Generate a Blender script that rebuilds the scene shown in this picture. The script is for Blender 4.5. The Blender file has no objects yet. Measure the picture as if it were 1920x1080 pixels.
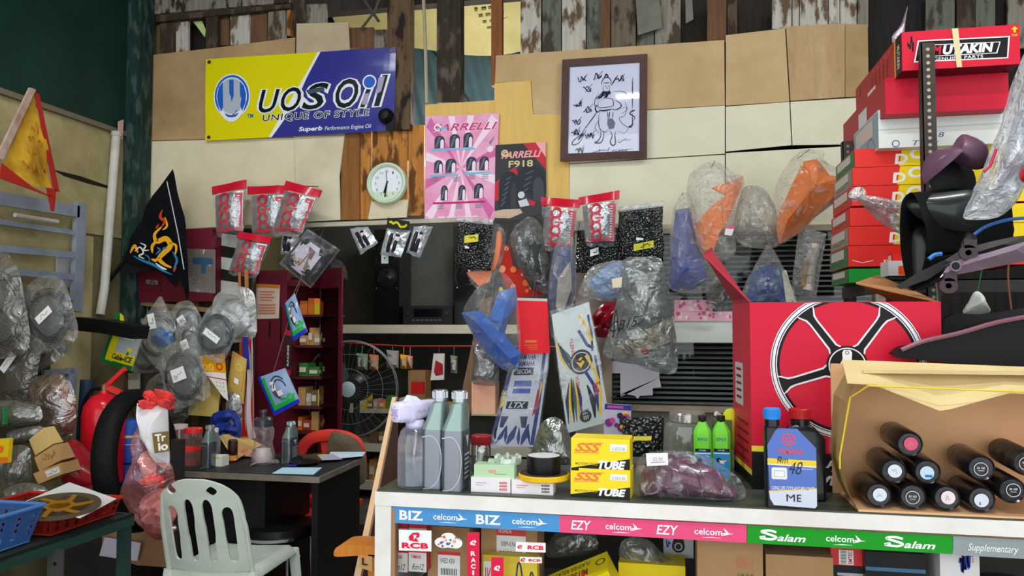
import bpy,bmesh,math,random
from mathutils import Vector,Matrix,noise
random.seed(7)
sc=bpy.context.scene
COL=sc.collection
PI=math.pi
# ------------------------------------------------------------------ camera
FPX=1450.0
YAW=math.radians(11.5)
PIT=math.atan(64/FPX)
CAM=Vector((0,0,1.45))
CR=Matrix.Rotation(YAW,3,'Z') @ Matrix.Rotation(PI/2+PIT,3,'X')
cd=bpy.data.cameras.new('camera')
cam=bpy.data.objects.new('camera',cd)
COL.objects.link(cam)
cam.location=CAM
cam.rotation_euler=CR.to_euler()
cd.sensor_width=36
cd.lens=36*FPX/1920
cd.clip_start=0.05
sc.camera=cam
# ------------------------------------------------------------------ view, world, lights
vs=sc.view_settings
vs.view_transform='Standard'
vs.look='None'
vs.gamma=1
vs.use_curve_mapping=False
vs.exposure=0.36
sc.cycles.transparent_max_bounces=24
sc.cycles.max_bounces=8
w=bpy.data.worlds.new('daylight')
sc.world=w
w.use_nodes=True
w.node_tree.nodes['Background'].inputs[0].default_value=(0.93,0.97,1,1)
w.node_tree.nodes['Background'].inputs[1].default_value=1.75
# ------------------------------------------------------------------ colour and materials
def lin(c):
    o=[]
    for x in c[:3]:
        x /= 255
        o.append(x/12.92 if x <= .04045 else ((x+.055)/1.055) ** 2.4)
    return (o[0],o[1],o[2],1)
MC={}
def C(r,g,b,rough=.55,metal=0,n2=None,ns=8,nstr=.5,bump=0,bs=60,spec=.2,stretch=None,coat=0):
    """opaque material; n2 = second colour mixed in by noise"""
    key=(r,g,b,rough,metal,n2,ns,nstr,bump,bs,spec,stretch,coat)
    if key in MC:return MC[key]
    m=bpy.data.materials.new('surface_%d_%d_%d' %(r,g,b))
    m.use_nodes=True
    nt=m.node_tree
    p=nt.nodes['Principled BSDF']
    p.inputs['Base Color'].default_value=lin((r,g,b))
    p.inputs['Roughness'].default_value=rough
    p.inputs['Metallic'].default_value=metal
    p.inputs['Specular IOR Level'].default_value=spec
    p.inputs['Coat Weight'].default_value=coat
    p.inputs['Coat Roughness'].default_value=.12
    if n2 or bump:
        tc=nt.nodes.new('ShaderNodeTexCoord')
        mp=nt.nodes.new('ShaderNodeMapping')
        nt.links.new(tc.outputs['Object'],mp.inputs[0])
        if stretch:mp.inputs['Scale'].default_value=stretch
    if n2:
        nz=nt.nodes.new('ShaderNodeTexNoise')
        nz.inputs['Scale'].default_value=ns
        nz.inputs['Detail'].default_value=6
        nz.inputs['Roughness'].default_value=.65
        nt.links.new(mp.outputs[0],nz.inputs[0])
        rp=nt.nodes.new('ShaderNodeValToRGB')
        rp.color_ramp.elements[0].position=.5-.2*nstr
        rp.color_ramp.elements[1].position=.5+.3
        rp.color_ramp.elements[0].color=lin((r,g,b))
        rp.color_ramp.elements[1].color=lin(n2)
        nt.links.new(nz.outputs[0],rp.inputs[0])
        nt.links.new(rp.outputs[0],p.inputs['Base Color'])
    if bump:
        nz=nt.nodes.new('ShaderNodeTexNoise')
        nz.inputs['Scale'].default_value=bs
        nz.inputs['Detail'].default_value=3
        nt.links.new(mp.outputs[0],nz.inputs[0])
        bp=nt.nodes.new('ShaderNodeBump')
        bp.inputs['Strength'].default_value=bump
        bp.inputs['Distance'].default_value=.02
        nt.links.new(nz.outputs[0],bp.inputs['Height'])
        nt.links.new(bp.outputs[0],p.inputs['Normal'])
    MC[key]=m
    return m
def wood(a,b,sc_=3,rough=.75,c=None):
    """grain runs along z: streaks of colours a and b, with blotches of c"""
    key=('wood',a,b,sc_,rough,c)
    if key in MC:return MC[key]
    m=C(*a,rough=rough,n2=b,ns=sc_,stretch=(14,14,.9),bump=.25,bs=6,spec=.2).copy()
    m.name='timber'
    if c:
        nt=m.node_tree
        p=nt.nodes['Principled BSDF']
        old=p.inputs['Base Color'].links[0].from_socket
        nz=nt.nodes.new('ShaderNodeTexNoise')
        nz.inputs['Scale'].default_value=9
        nz.inputs['Detail'].default_value=8
        mp=nt.nodes.new('ShaderNodeMapping')
        mp.inputs['Scale'].default_value=(2.2,2.2,.8)
        tc=nt.nodes.new('ShaderNodeTexCoord')
        nt.links.new(tc.outputs['Object'],mp.inputs[0])
        nt.links.new(mp.outputs[0],nz.inputs[0])
        rp=nt.nodes.new('ShaderNodeValToRGB')
        rp.color_ramp.elements[0].position=.5
        rp.color_ramp.elements[1].position=.6
        nt.links.new(nz.outputs[0],rp.inputs[0])
        mx=nt.nodes.new('ShaderNodeMix')
        mx.data_type='RGBA'
        nt.links.new(rp.outputs[0],mx.inputs[0])
        nt.links.new(old,mx.inputs[6])
        mx.inputs[7].default_value=lin(c)
        nt.links.new(mx.outputs[2],p.inputs['Base Color'])
    MC[key]=m
    return m
def film(col=(225,228,228),op=.25,rough=.18,cr=14,bump=.6,edge=.45,tint=(255,255,255),streak=.25):
    """thin clear or milky plastic film with creases"""
    key=('film',col,op,rough,cr,bump,edge,tint,streak)
    if key in MC:return MC[key]
    m=bpy.data.materials.new('plastic_film')
    m.use_nodes=True
    nt=m.node_tree
    nt.nodes.clear()
    N=nt.nodes.new
    out=N('ShaderNodeOutputMaterial')
    tr=N('ShaderNodeBsdfTransparent')
    tr.inputs[0].default_value=lin(tint)
    df=N('ShaderNodeBsdfDiffuse')
    df.inputs[0].default_value=lin(col)
    gl=N('ShaderNodeBsdfGlossy')
    gl.inputs[0].default_value=(1,1,1,1)
    gl.inputs[1].default_value=rough
    tc=N('ShaderNodeTexCoord')
    nz=N('ShaderNodeTexNoise')
    nz.inputs['Scale'].default_value=cr
    nz.inputs['Detail'].default_value=5
    nz.inputs['Distortion'].default_value=.8
    nt.links.new(tc.outputs['Object'],nz.inputs[0])
    bp=N('ShaderNodeBump')
    bp.inputs['Strength'].default_value=bump
    bp.inputs['Distance'].default_value=.05
    nt.links.new(nz.outputs[0],bp.inputs['Height'])
    for s in (df,gl):nt.links.new(bp.outputs[0],s.inputs['Normal'])
    lw=N('ShaderNodeLayerWeight')
    lw.inputs[0].default_value=.35
    nt.links.new(bp.outputs[0],lw.inputs['Normal'])
    m0=N('ShaderNodeMixShader')
    m0.inputs[0].default_value=.35
    nt.links.new(df.outputs[0],m0.inputs[1])
    nt.links.new(gl.outputs[0],m0.inputs[2])
    a=N('ShaderNodeMath');a.operation='MULTIPLY_ADD'
    a.inputs[1].default_value=edge;a.inputs[2].default_value=op
    nt.links.new(lw.outputs['Facing'],a.inputs[0])
    rp=N('ShaderNodeMapRange')
    rp.inputs['From Min'].default_value=.52;rp.inputs['From Max'].default_value=.75
    rp.inputs['To Max'].default_value=streak
    nt.links.new(nz.outputs[0],rp.inputs[0])
    b=N('ShaderNodeMath');b.operation='ADD';b.use_clamp=True
    nt.links.new(a.outputs[0],b.inputs[0]);nt.links.new(rp.outputs[0],b.inputs[1])
    m1=N('ShaderNodeMixShader')
    nt.links.new(b.outputs[0],m1.inputs[0])
    nt.links.new(tr.outputs[0],m1.inputs[1])
    nt.links.new(m0.outputs[0],m1.inputs[2])
    nt.links.new(m1.outputs[0],out.inputs[0])
    MC[key]=m
    return m
def pane(tint=(235,240,238),base=.04,refl=1.0,dif=0.0):
    key=('pane',tint,base,refl,dif)
    if key in MC:return MC[key]
    m=film(tint,base,.02,3,0,refl,tint,0).copy()
    m.name='clear_pane'
    for n in m.node_tree.nodes:
        if n.type == 'MIX_SHADER' and not n.inputs[0].is_linked:n.inputs[0].default_value=1-dif
        if n.type == 'LAYER_WEIGHT':
            n.inputs[0].default_value=.33
            for l in list(m.node_tree.links):
                if l.from_node == n:
                    t=l.to_socket
                    m.node_tree.links.remove(l)
                    m.node_tree.links.new(n.outputs['Fresnel'],t)
    MC[key]=m
    return m
def glow(col,s):
    m=bpy.data.materials.new('lamp_glow')
    m.use_nodes=True
    p=m.node_tree.nodes['Principled BSDF']
    p.inputs['Emission Color'].default_value=lin(col)
    p.inputs['Emission Strength'].default_value=s
    return m
# ------------------------------------------------------------------ pixel to place
def ray(x,y):return CR @ Vector(((x-960)/FPX,(540-y)/FPX,-1))
def PY(x,y,Y):
    r=ray(x,y);return CAM+r*((Y-CAM.y)/r.y)
def PX(x,y,X):
    r=ray(x,y);return CAM+r*((X-CAM.x)/r.x)
def PZ(x,y,Z):
    r=ray(x,y);return CAM+r*((Z-CAM.z)/r.z)
def mpp(x,Y):# metres per photo pixel at column x on the plane Y
    return (PY(x+1,604,Y)-PY(x,604,Y)).length
# ------------------------------------------------------------------ mesh builder
def catmull(pts,n,closed=True):
    out=[]
    L=len(pts)
    for i in range(L if closed else L-1):
        p=[pts[(i+k-1)%L] if closed else pts[min(max(i+k-1,0),L-1)] for k in range(4)]
        for j in range(n):
            t=j/n
            out.append(.5*((2*p[1])+(p[2]-p[0])*t+(2*p[0]-5*p[1]+4*p[2]-p[3])*t*t+(3*p[1]-p[0]-3*p[2]+p[3])*t ** 3))
    if not closed:out.append(pts[-1])
    return out
def subdiv(pts,n):
    out=[]
    for i,p in enumerate(pts):
        q=pts[(i+1)%len(pts)]
        for j in range(n):out.append(p.lerp(q,j/n))
    return out
class M:
    def __init__(s):
        s.bm=bmesh.new();s.mi=0;s.T=Matrix()
    def v(s,p):return s.bm.verts.new(s.T @ Vector(p))
    def f(s,vs):
        try:f=s.bm.faces.new(vs)
        except ValueError:return None
        f.material_index=s.mi
        return f
    def poly(s,pts):return s.f([s.v(p) for p in pts])
    def box(s,lo,hi,R=None):
        lo=Vector(lo);hi=Vector(hi);c=(lo+hi)/2
        vs=[]
        for z in (lo.z,hi.z):
            for x,y in ((lo.x,lo.y),(hi.x,lo.y),(hi.x,hi.y),(lo.x,hi.y)):
                p=Vector((x,y,z))
                if R:p=c+R @ (p-c)
                vs.append(s.v(p))
        for q in ((3,2,1,0),(4,5,6,7),(0,1,5,4),(1,2,6,5),(2,3,7,6),(3,0,4,7)):s.f([vs[i] for i in q])
        return s
    def ring(s,c,a,b,r,n,rb=None):
        rb=r if rb is None else rb
        return [s.v(c+a*(math.cos(2*PI*i/n)*r)+b*(math.sin(2*PI*i/n)*rb)) for i in range(n)]
    def skin(s,r0,r1):
        n=len(r0)
        for i in range(n):s.f([r0[i],r0[(i+1)%n],r1[(i+1)%n],r1[i]])
    def tube(s,pts,r,n=8,closed=False,caps=True,flat=1.0):
        pts=[Vector(p) for p in pts]
        L=len(pts);rings=[];up=None
        for i,p in enumerate(pts):
            if closed:d=pts[(i+1)%L]-pts[i-1]
            else:d=pts[min(i+1,L-1)]-pts[max(i-1,0)]
            d.normalize()
            if up is None:
                up=Vector((0,0,1)) if abs(d.z) < .9 else Vector((0,1,0))
            a=d.cross(up)
            if a.length < 1e-5:a=d.cross(Vector((1,0,.3)))
            a.normalize();b=a.cross(d).normalized();up=b
            rr=r(i/max(1,L-1)) if callable(r) else r
            rings.append(s.ring(p,a,b,rr,n,rr*flat))
        for i in range(L-1):s.skin(rings[i],rings[i+1])
        if closed:s.skin(rings[-1],rings[0])
        elif caps:
            s.f(rings[0][::-1]);s.f(rings[-1])
        return s
    def cyl(s,p0,p1,r0,r1=None,n=20):
        r1=r0 if r1 is None else r1
        p0=Vector(p0);p1=Vector(p1)
        return s.tube([p0,p1],lambda t:r0+(r1-r0)*t,n)
    def lathe(s,prof,c=(0,0,0),n=28,sx=1,sy=1,axis=None):
        """prof = [(radius, height)], revolved round z (or the given axis) at c"""
        c=Vector(c)
        if axis is None:a,b,d=Vector((1,0,0)),Vector((0,1,0)),Vector((0,0,1))
        else:
            d=Vector(axis).normalized()
            a=d.cross(Vector((0,0,1)) if abs(d.z) < .9 else Vector((1,0,0))).normalized()
            b=d.cross(a)
        rings=[s.ring(c+d*z,a,b,max(r,1e-4)*sx,n,max(r,1e-4)*sy) for r,z in prof]
        for i in range(len(rings)-1):s.skin(rings[i],rings[i+1])
        s.f(rings[0][::-1]);s.f(rings[-1])
        return s
    def loft(s,loops,caps=True):
        rs=[[s.v(p) for p in l] for l in loops]
        for i in range(len(rs)-1):s.skin(rs[i],rs[i+1])
        if caps:
            s.f(rs[0][::-1]);s.f(rs[-1])
        return s
    def plate(s,pts,back):
        """flat polygon pts (world or local) given thickness by the vector back"""
        back=Vector(back)
        a=[s.v(p) for p in pts];b=[s.v(Vector(p)+back) for p in pts]
        s.f(a);s.f(b[::-1])
        n=len(a)
        for i in range(n):s.f([a[i],b[i],b[(i+1)%n],a[(i+1)%n]])
        return s
    def pillow(s,pts,nrm,tf,tb,rings=7,p=2.2,amp=0,fr=8,seed=0,neck=None,folds=0,c=None):
        """closed puffed body over the outline pts"""
        c=c or sum(pts,Vector())/len(pts)
        n=len(pts);nrm=Vector(nrm).normalized()
        def off(q,t,th,sgn):
            d=th*max(0,1-t ** p)
            if amp:d += amp*noise.noise(q*fr+Vector((seed,sgn*3,0)))*(1-t ** 4)*1.6
            if neck is not None and folds:
                w=q-neck
                ang=math.atan2(w.x,w.z)
                d += folds*(noise.noise(Vector((ang*24,seed,sgn)))+.5*noise.noise(Vector((ang*55,seed,sgn))))*1.3*(1-t ** 6)
            return d
        edge=[s.v(q) for q in pts]
        for sgn,th in ((1,tf),(-1,tb)):
            prev=edge
            for k in range(rings-1,0,-1):
                t=k/rings
                cur=[]
                for q in pts:
                    w=c+(q-c)*t
                    cur.append(s.v(w+nrm*sgn*off(w,t,th,sgn)))
                for i in range(n):
                    q4=[prev[i],prev[(i+1)%n],cur[(i+1)%n],cur[i]]
                    s.f(q4 if sgn > 0 else q4[::-1])
                prev=cur
            cv=s.v(c+nrm*sgn*off(c,0,th,sgn))
            for i in range(n):
                t3=[prev[i],prev[(i+1)%n],cv]
                s.f(t3 if sgn > 0 else t3[::-1])
        return s
    def surf(s,fn,nu,nv,thick=0,nrm=None):
        g=[[s.v(fn(i/nu,j/nv)) for i in range(nu+1)] for j in range(nv+1)]
        for j in range(nv):
            for i in range(nu):s.f([g[j][i],g[j+1][i],g[j+1][i+1],g[j][i+1]])
        if thick:
            h=[[s.v(Vector(fn(i/nu,j/nv))+Vector(nrm)*thick) for i in range(nu+1)] for j in range(nv+1)]
            for j in range(nv):
                for i in range(nu):s.f([h[j][i],h[j][i+1],h[j+1][i+1],h[j+1][i]])
            ga=g[0]+[r[-1] for r in g[1:]]+g[-1][-2::-1]+[r[0] for r in g[-2:0:-1]]
            ha=h[0]+[r[-1] for r in h[1:]]+h[-1][-2::-1]+[r[0] for r in h[-2:0:-1]]
            for i in range(len(ga)):s.f([ga[i],ga[(i+1)%len(ga)],ha[(i+1)%len(ga)],ha[i]])
        return s
    def bevel(s,w,seg=2,ang=.5):
        es=[e for e in s.bm.edges if len(e.link_faces) == 2 and e.calc_face_angle(0) > ang]
        if es:bmesh.ops.bevel(s.bm,geom=es,offset=w,segments=seg,affect='EDGES',clamp_overlap=True,profile=.5)
        return s
    def solid(s,th):
        bmesh.ops.solidify(s.bm,geom=list(s.bm.faces),thickness=th)
        return s
ORG={}
def obj(name,b,mats,parent=None,world=True,origin=None,sharp=35,label=None,fix=True):
    """links builder b as ONE mesh object; world: vertices are in world space"""
    bm=b.bm
    if fix:bmesh.ops.recalc_face_normals(bm,faces=list(bm.faces))
    o0=Vector((0,0,0))
    if parent is not None:
        if world:o0=ORG[parent.name]
    else:
        xs=[v.co for v in bm.verts]
        lo=[min(c[i] for c in xs) for i in range(3)];hi=[max(c[i] for c in xs) for i in range(3)]
        o0=Vector(origin) if origin else Vector(((lo[0]+hi[0])/2,(lo[1]+hi[1])/2,lo[2]))
    if o0.length:bmesh.ops.translate(bm,verts=list(bm.verts),vec=-o0)
    me=bpy.data.meshes.new(name)
    bm.to_mesh(me);bm.free()
    for m in (mats if isinstance(mats,(list,tuple)) else [mats]):me.materials.append(m)
    me.shade_smooth()
    me.set_sharp_from_angle(angle=math.radians(sharp))
    o=bpy.data.objects.new(name,me)
    COL.objects.link(o)
    if parent is None:
        o.location=o0;ORG[o.name]=o0
    else:
        o.parent=parent
        ORG[o.name]=ORG[parent.name]
    if label:o['label']=label
    return o
def tag(o,label,cat,group=None,kind=None):
    o['label']=label;o['category']=cat
    if group:o['group']=group
    if kind:o['kind']=kind
    return o
def thing(name,label,cat,loc,rz=0,group=None,rot=None):
    o=bpy.data.objects.new(name,None)
    COL.objects.link(o)
    o.empty_display_size=.05
    o.location=loc
    o.rotation_euler=rot if rot else (0,0,rz)
    ORG[o.name]=Vector(loc)
    return tag(o,label,cat,group)
def solo(name,b,mats,label,cat,group=None,sharp=35,kind=None):
    return tag(obj(name,b,mats,sharp=sharp),label,cat,group,kind)
def struct(name,b,mats,parent=None,sharp=30):
    o=obj(name,b,mats,parent,sharp=sharp)
    if parent is None:o['kind']='structure'
    return o
# ------------------------------------------------------------------ flat faces that carry print
TXT={}
def glyphs(t,bold,shear,spacing):
    k=(t,bold,shear,spacing)
    if k in TXT:return TXT[k]
    cu=bpy.data.curves.new('lettering','FONT')
    cu.body=t;cu.offset=bold;cu.shear=shear;cu.space_character=spacing
    cu.resolution_u=3;cu.fill_mode='FRONT';cu.size=1
    o=bpy.data.objects.new('lettering',cu)
    me=bpy.data.meshes.new_from_object(o)
    vs_=[(v.co.x,v.co.y) for v in me.vertices]
    fs=[tuple(p.vertices) for p in me.polygons]
    bpy.data.objects.remove(o);bpy.data.curves.remove(cu);bpy.data.meshes.remove(me)
    xs=[a[0] for a in vs_] or [0,1];ys=[a[1] for a in vs_] or [0,1]
    x0,x1,y0,y1=min(xs),max(xs),min(ys),max(ys)
    TXT[k]=([((x-x0)/max(1e-6,x1-x0),(y1-y)/max(1e-6,y1-y0)) for x,y in vs_],fs)
    return TXT[k]
class Face:
    """a four-cornered surface (top left, top right, bottom right, bottom left); u runs right, v down, d outwards"""
    def __init__(s,tl,tr,br,bl,bul=0,p=2):
        s.c=[Vector(q) for q in (tl,tr,br,bl)]
        s.n=(s.c[3]-s.c[0]).cross(s.c[1]-s.c[0]).normalized()
        s.bul=bul;s.p=p
        s.w=((s.c[1]-s.c[0]).length+(s.c[2]-s.c[3]).length)/2
        s.h=((s.c[3]-s.c[0]).length+(s.c[2]-s.c[1]).length)/2
    def __call__(s,u,v,d=0):
        a,b,c,e=s.c
        q=a*(1-u)*(1-v)+b*u*(1-v)+c*u*v+e*(1-u)*v
        if s.bul:d += s.bul*max(0,1-abs(2*u-1) ** s.p)*max(0,1-abs(2*v-1) ** s.p)
        return q+s.n*d
    def poly(s,m,pts,d=.0008,mi=None):
        if mi is not None:m.mi=mi
        m.poly([s(u,v,d) for u,v in pts]);return s
    def rect(s,m,u0,v0,u1,v1,d=.0008,mi=None,n=1):
        if mi is not None:m.mi=mi
        m.surf(lambda a,b:s(u0+(u1-u0)*a,v0+(v1-v0)*b,d),n,n);return s
    def disc(s,m,cu,cv,r,d=.0012,mi=None,n=28,r0=0,a0=0,a1=2*PI,sq=1):
        """disc or annulus of radius r metres (r0 = hole)"""
        if mi is not None:m.mi=mi
        full=abs(a1-a0-2*PI) < 1e-4
        def P(a,q):return s(cu+math.cos(a)*q/s.w,cv+math.sin(a)*q*sq/s.h,d)
        an=[a0+(a1-a0)*i/n for i in range(n+(0 if full else 1))]
        if not r0:
            m.poly([P(a,r) for a in an]);return s
        o=[m.v(P(a,r)) for a in an];i_=[m.v(P(a,r0)) for a in an]
        for k in range(n if full else n):
            j=(k+1)%len(an)
            m.f([o[k],o[j],i_[j],i_[k]])
        return s
    def line(s,m,pts,wd,d=.001,mi=None,taper=False):
        """ribbon of wd metres along uv points"""
        if mi is not None:m.mi=mi
        q=[Vector((u*s.w,v*s.h)) for u,v in pts]
        L=[];R=[]
        for i,p in enumerate(q):
            t=q[min(i+1,len(q)-1)]-q[max(i-1,0)]
            if t.length < 1e-9:t=Vector((1,0))
            t.normalize();nn=Vector((-t.y,t.x))*wd/2
            if taper:nn *= max(.12,math.sin(PI*(.08+.84*i/max(1,len(q)-1))))
            L.append(m.v(s((p.x+nn.x)/s.w,(p.y+nn.y)/s.h,d)))
            R.append(m.v(s((p.x-nn.x)/s.w,(p.y-nn.y)/s.h,d)))
        for i in range(len(q)-1):m.f([L[i],L[i+1],R[i+1],R[i]])
        return s
    def text(s,m,t,u0,v0,u1,v1,d=.0016,mi=None,bold=0.0,shear=0.0,sp=1.0,turn=0):
        """lettering fitted to the box; turn=1 reads upwards, -1 reads downwards"""
        if mi is not None:m.mi=mi
        vs_,fs=glyphs(t,bold,shear,sp)
        out=[]
        for x,y in vs_:
            if turn == 1:x,y=y,1-x
            elif turn ==-1:x,y=1-y,x
            elif turn == 2:x,y=1-x,1-y
            out.append(m.v(s(u0+(u1-u0)*x,v0+(v1-v0)*y,d)))
        for f in fs:m.f([out[i] for i in f])
        return s
    def scribble(s,m,u0,v0,u1,v1,wd,mi=None,n=14,seed=1,d=.0016):
        rnd=random.Random(seed)
        pts=[Vector((u0+(u1-u0)*(i/n),v0+(v1-v0)*rnd.random())) for i in range(n+1)]
        q=catmull(pts,4,False)
        return s.line(m,[(p.x,p.y) for p in q],wd,d,mi)
class Sub(Face):
    """the part u0..u1, v0..v1 of another face, keeping its bulge"""
    def __init__(s,f,u0,v0,u1,v1):
        s.f=f;s.r=(u0,v0,u1,v1);s.n=f.n;s.w=f.w*(u1-u0);s.h=f.h*(v1-v0)
    def __call__(s,u,v,d=0):
        a=s.r;return s.f(a[0]+(a[2]-a[0])*u,a[1]+(a[3]-a[1])*v,d)
def px_face(tl,tr,br,bl,Y,bul=0,p=2):
    return Face(*[PY(a,b,Y) for a,b in (tl,tr,br,bl)],bul=bul,p=p)
def pxs(pts,Y):return [PY(a,b,Y) for a,b in pts]
FWD=Vector((0,-1,0))                     # towards the shop front
BLK=C(14,14,15,.45);WHT=C(236,236,232,.5);INK=C(22,22,28,.5);CHROME=C(200,202,205,.18,1)
RED=C(196,22,38,.4);YEL=C(236,214,8,.45)
# ================================================================== the room
YW=4.41                                    # the boarded partition
XL=-3.41                                   # left wall
YB=6.7                                     # rear wall of the store room behind the partition
conc=C(96,92,86,.85,n2=(70,66,62),ns=5,bump=.2,bs=30)
b=M();b.box((-3.6,-1.6,-.06),(3.2,YB+.1,0));struct('floor',b,conc)
b=M();b.box((XL-.1,-.2,0),(XL,YB,4.0))
wl=struct('wall_left',b,C(128,118,84,.9,n2=(92,84,58),ns=6))
ply_old=C(186,174,128,.85,n2=(140,126,84),ns=4,nstr=.9,bump=.1,bs=40)
ply_dk=C(160,146,100,.85,n2=(110,98,62),ns=5,nstr=.9)
b=M();b.box((XL,-.2,1.98),(XL+.012,4.40,2.63));struct('wall_panel',b,ply_old,wl)
b=M();b.box((XL,-.2,.9),(XL+.010,3.30,1.97));struct('wall_panel',b,ply_dk,wl)
b=M();b.box((XL,3.31,.9),(XL+.011,4.05,1.965));struct('wall_panel',b,ply_old,wl)
b=M();b.box((XL,-.2,2.66),(XL+.03,4.38,3.95));struct('green_panel',b,C(24,58,50,.55,n2=(16,42,36),ns=3),wl)
b=M();b.box((XL,-.2,2.63),(XL+.04,4.38,2.66));struct('batten',b,C(120,110,90,.8),wl)
b=M();b.box((XL+.02,4.28,1.2),(XL+.13,4.40,3.95));struct('trim_1',b,wood((30,60,54),(18,36,33),3,.6,(70,84,76)))
b=M();b.box((XL-.1,-1.55,3.95),(3.1,YB+.1,4.02));struct('ceiling',b,C(70,66,60,.9,n2=(50,46,42),ns=3))
b=M();b.box((2.75,.9,0),(2.85,YB,4.0));struct('wall_right',b,wood((74,70,62),(48,44,40),3,.9,(96,100,88)))
b=M();b.box((XL,YB,0),(2.8,YB+.08,4.0));wr=struct('wall_rear',b,C(84,84,82,.9,n2=(60,60,58),ns=2.2,nstr=1))
# corrugated metal seen through the gap, and the sagging foil under the rear roof
b=M()
def corr(u,v):
    x=-2.6+3.3*u
    return Vector((x+.25*v,5.95+.018*math.sin(x*40),2.75+.97*(1-v)))
b.surf(corr,220,1)
for k in range(5):b.tube([(-2.5+.62*k,5.90,3.65),(-1.9+.62*k,5.90,2.8)],.012,5)
struct('wall_panel',b,C(98,124,130,.6,n2=(74,98,104),ns=4),wr)
foil=C(214,204,140,.6,n2=(190,178,116),ns=4,bump=.5,bs=7)
b=M()
def sag(u,v):
    return Vector((-2.5+2.5*u,5.1+.6*v,3.93-v*(.30+.10*math.sin(PI*min(1,u*1.3))-.05*math.sin(9*u)) ))
b.surf(sag,30,10)
fm=Face(sag(.40,.0),sag(.86,.0),sag(.86,1),sag(.40,1))
rnd=random.Random(4)
b.mi=1
for r in range(9):
    for u0 in (.04,.52,.78):
        u=u0+.018*r
        for k in range(4):fm.rect(b,u+.045*k,.16+.075*r,u+.045*k+rnd.uniform(.02,.038),.185+.075*r,.03)
tag(obj('insulation_sheet',b,[foil,C(120,116,74,.7)]),'yellow foil insulation sheet with faded print sagging above the gap in the boards','insulation sheet')
# ------------------------------------------------------------------ partition: sheets of plywood, planks, posts
b=M();b.box((XL+.13,YW+.1,3.42),(2.7,YW+.18,3.95));wb=struct('wall_back',b,wood((60,54,46),(38,34,30)))
def panel(pts,mat,Y=YW,th=.012,nm='plywood_panel'):
    b=M();b.plate(pxs(pts,Y),(0,th,0));return struct(nm,b,mat,wb)
tan=C(206,178,132,.8,n2=(178,148,102),ns=3,nstr=1,bump=.08,bs=50)
tan2=C(198,170,126,.8,n2=(160,126,86),ns=3.5,nstr=1,stretch=(3,3,.8))
tan3=C(186,156,112,.8,n2=(146,118,80),ns=3,nstr=.8)
crm=C(226,216,184,.7,n2=(206,192,156),ns=3,nstr=.8)
crm2=C(226,222,194,.5,n2=(210,206,178),ns=3)
yply=C(228,190,110,.7,n2=(214,172,92),ns=3,stretch=(6,6,1))
pply=C(222,212,184,.7,n2=(196,182,148),ns=3)
for pts,m in [
    ([(258,106),(400,90),(553,70),(551,257),(250,264)],tan3),
    ([(556,44),(653,42),(656,96),(646,255),(554,256)],C(196,178,150,.8,n2=(172,152,122),ns=3)),
    ([(249,266),(551,258),(553,416),(244,436)],crm),
    ([(553,257),(646,252),(636,330),(638,412),(555,416)],pply),
    ([(930,104),(1358,75),(1359,197),(1050,215),(1000,213),(996,152),(928,155)],tan),
    ([(927,156),(995,151),(999,214),(1066,214),(1068,408),(927,410)],yply),
    ([(1068,216),(1359,198),(1359,288),(1068,306)],crm2),
    ([(1068,308),(1359,290),(1359,424),(1068,420)],crm2),
    ([(1361,66),(1472,53),(1480,190),(1361,198)],tan),
    ([(1361,200),(1480,191),(1484,272),(1361,284)],crm2),
    ([(1474,50),(1584,44),(1584,182),(1482,189)],tan2),
    ([(1585,45),(1627,46),(1629,180),(1585,182)],tan3),
    ([(1482,191),(1629,182),(1629,270),(1486,272)],crm2),
    ([(1361,287),(1629,272),(1629,428),(1361,424)],crm2),
    ([(696,378),(766,374),(762,407),(690,411)],pply),
]:panel(pts,m)
panel([(797,196),(927,188),(928,412),(797,412)],yply,YW-.004)
orw=wood((196,132,62),(150,92,40),3,.7,(98,62,30))
brw=wood((150,100,52),(104,66,34),3,.8)
gry=wood((150,144,130),(112,104,92),3,.9,(80,68,54))
wht=wood((200,196,184),(168,160,146),3,.85,(104,84,62))
drk=wood((66,54,44),(38,32,28),3,.85,(90,76,62))
grn=wood((112,116,102),(84,86,76),3,.9,(70,64,54))
brn=wood((118,86,62),(84,60,44),3,.85)
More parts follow.
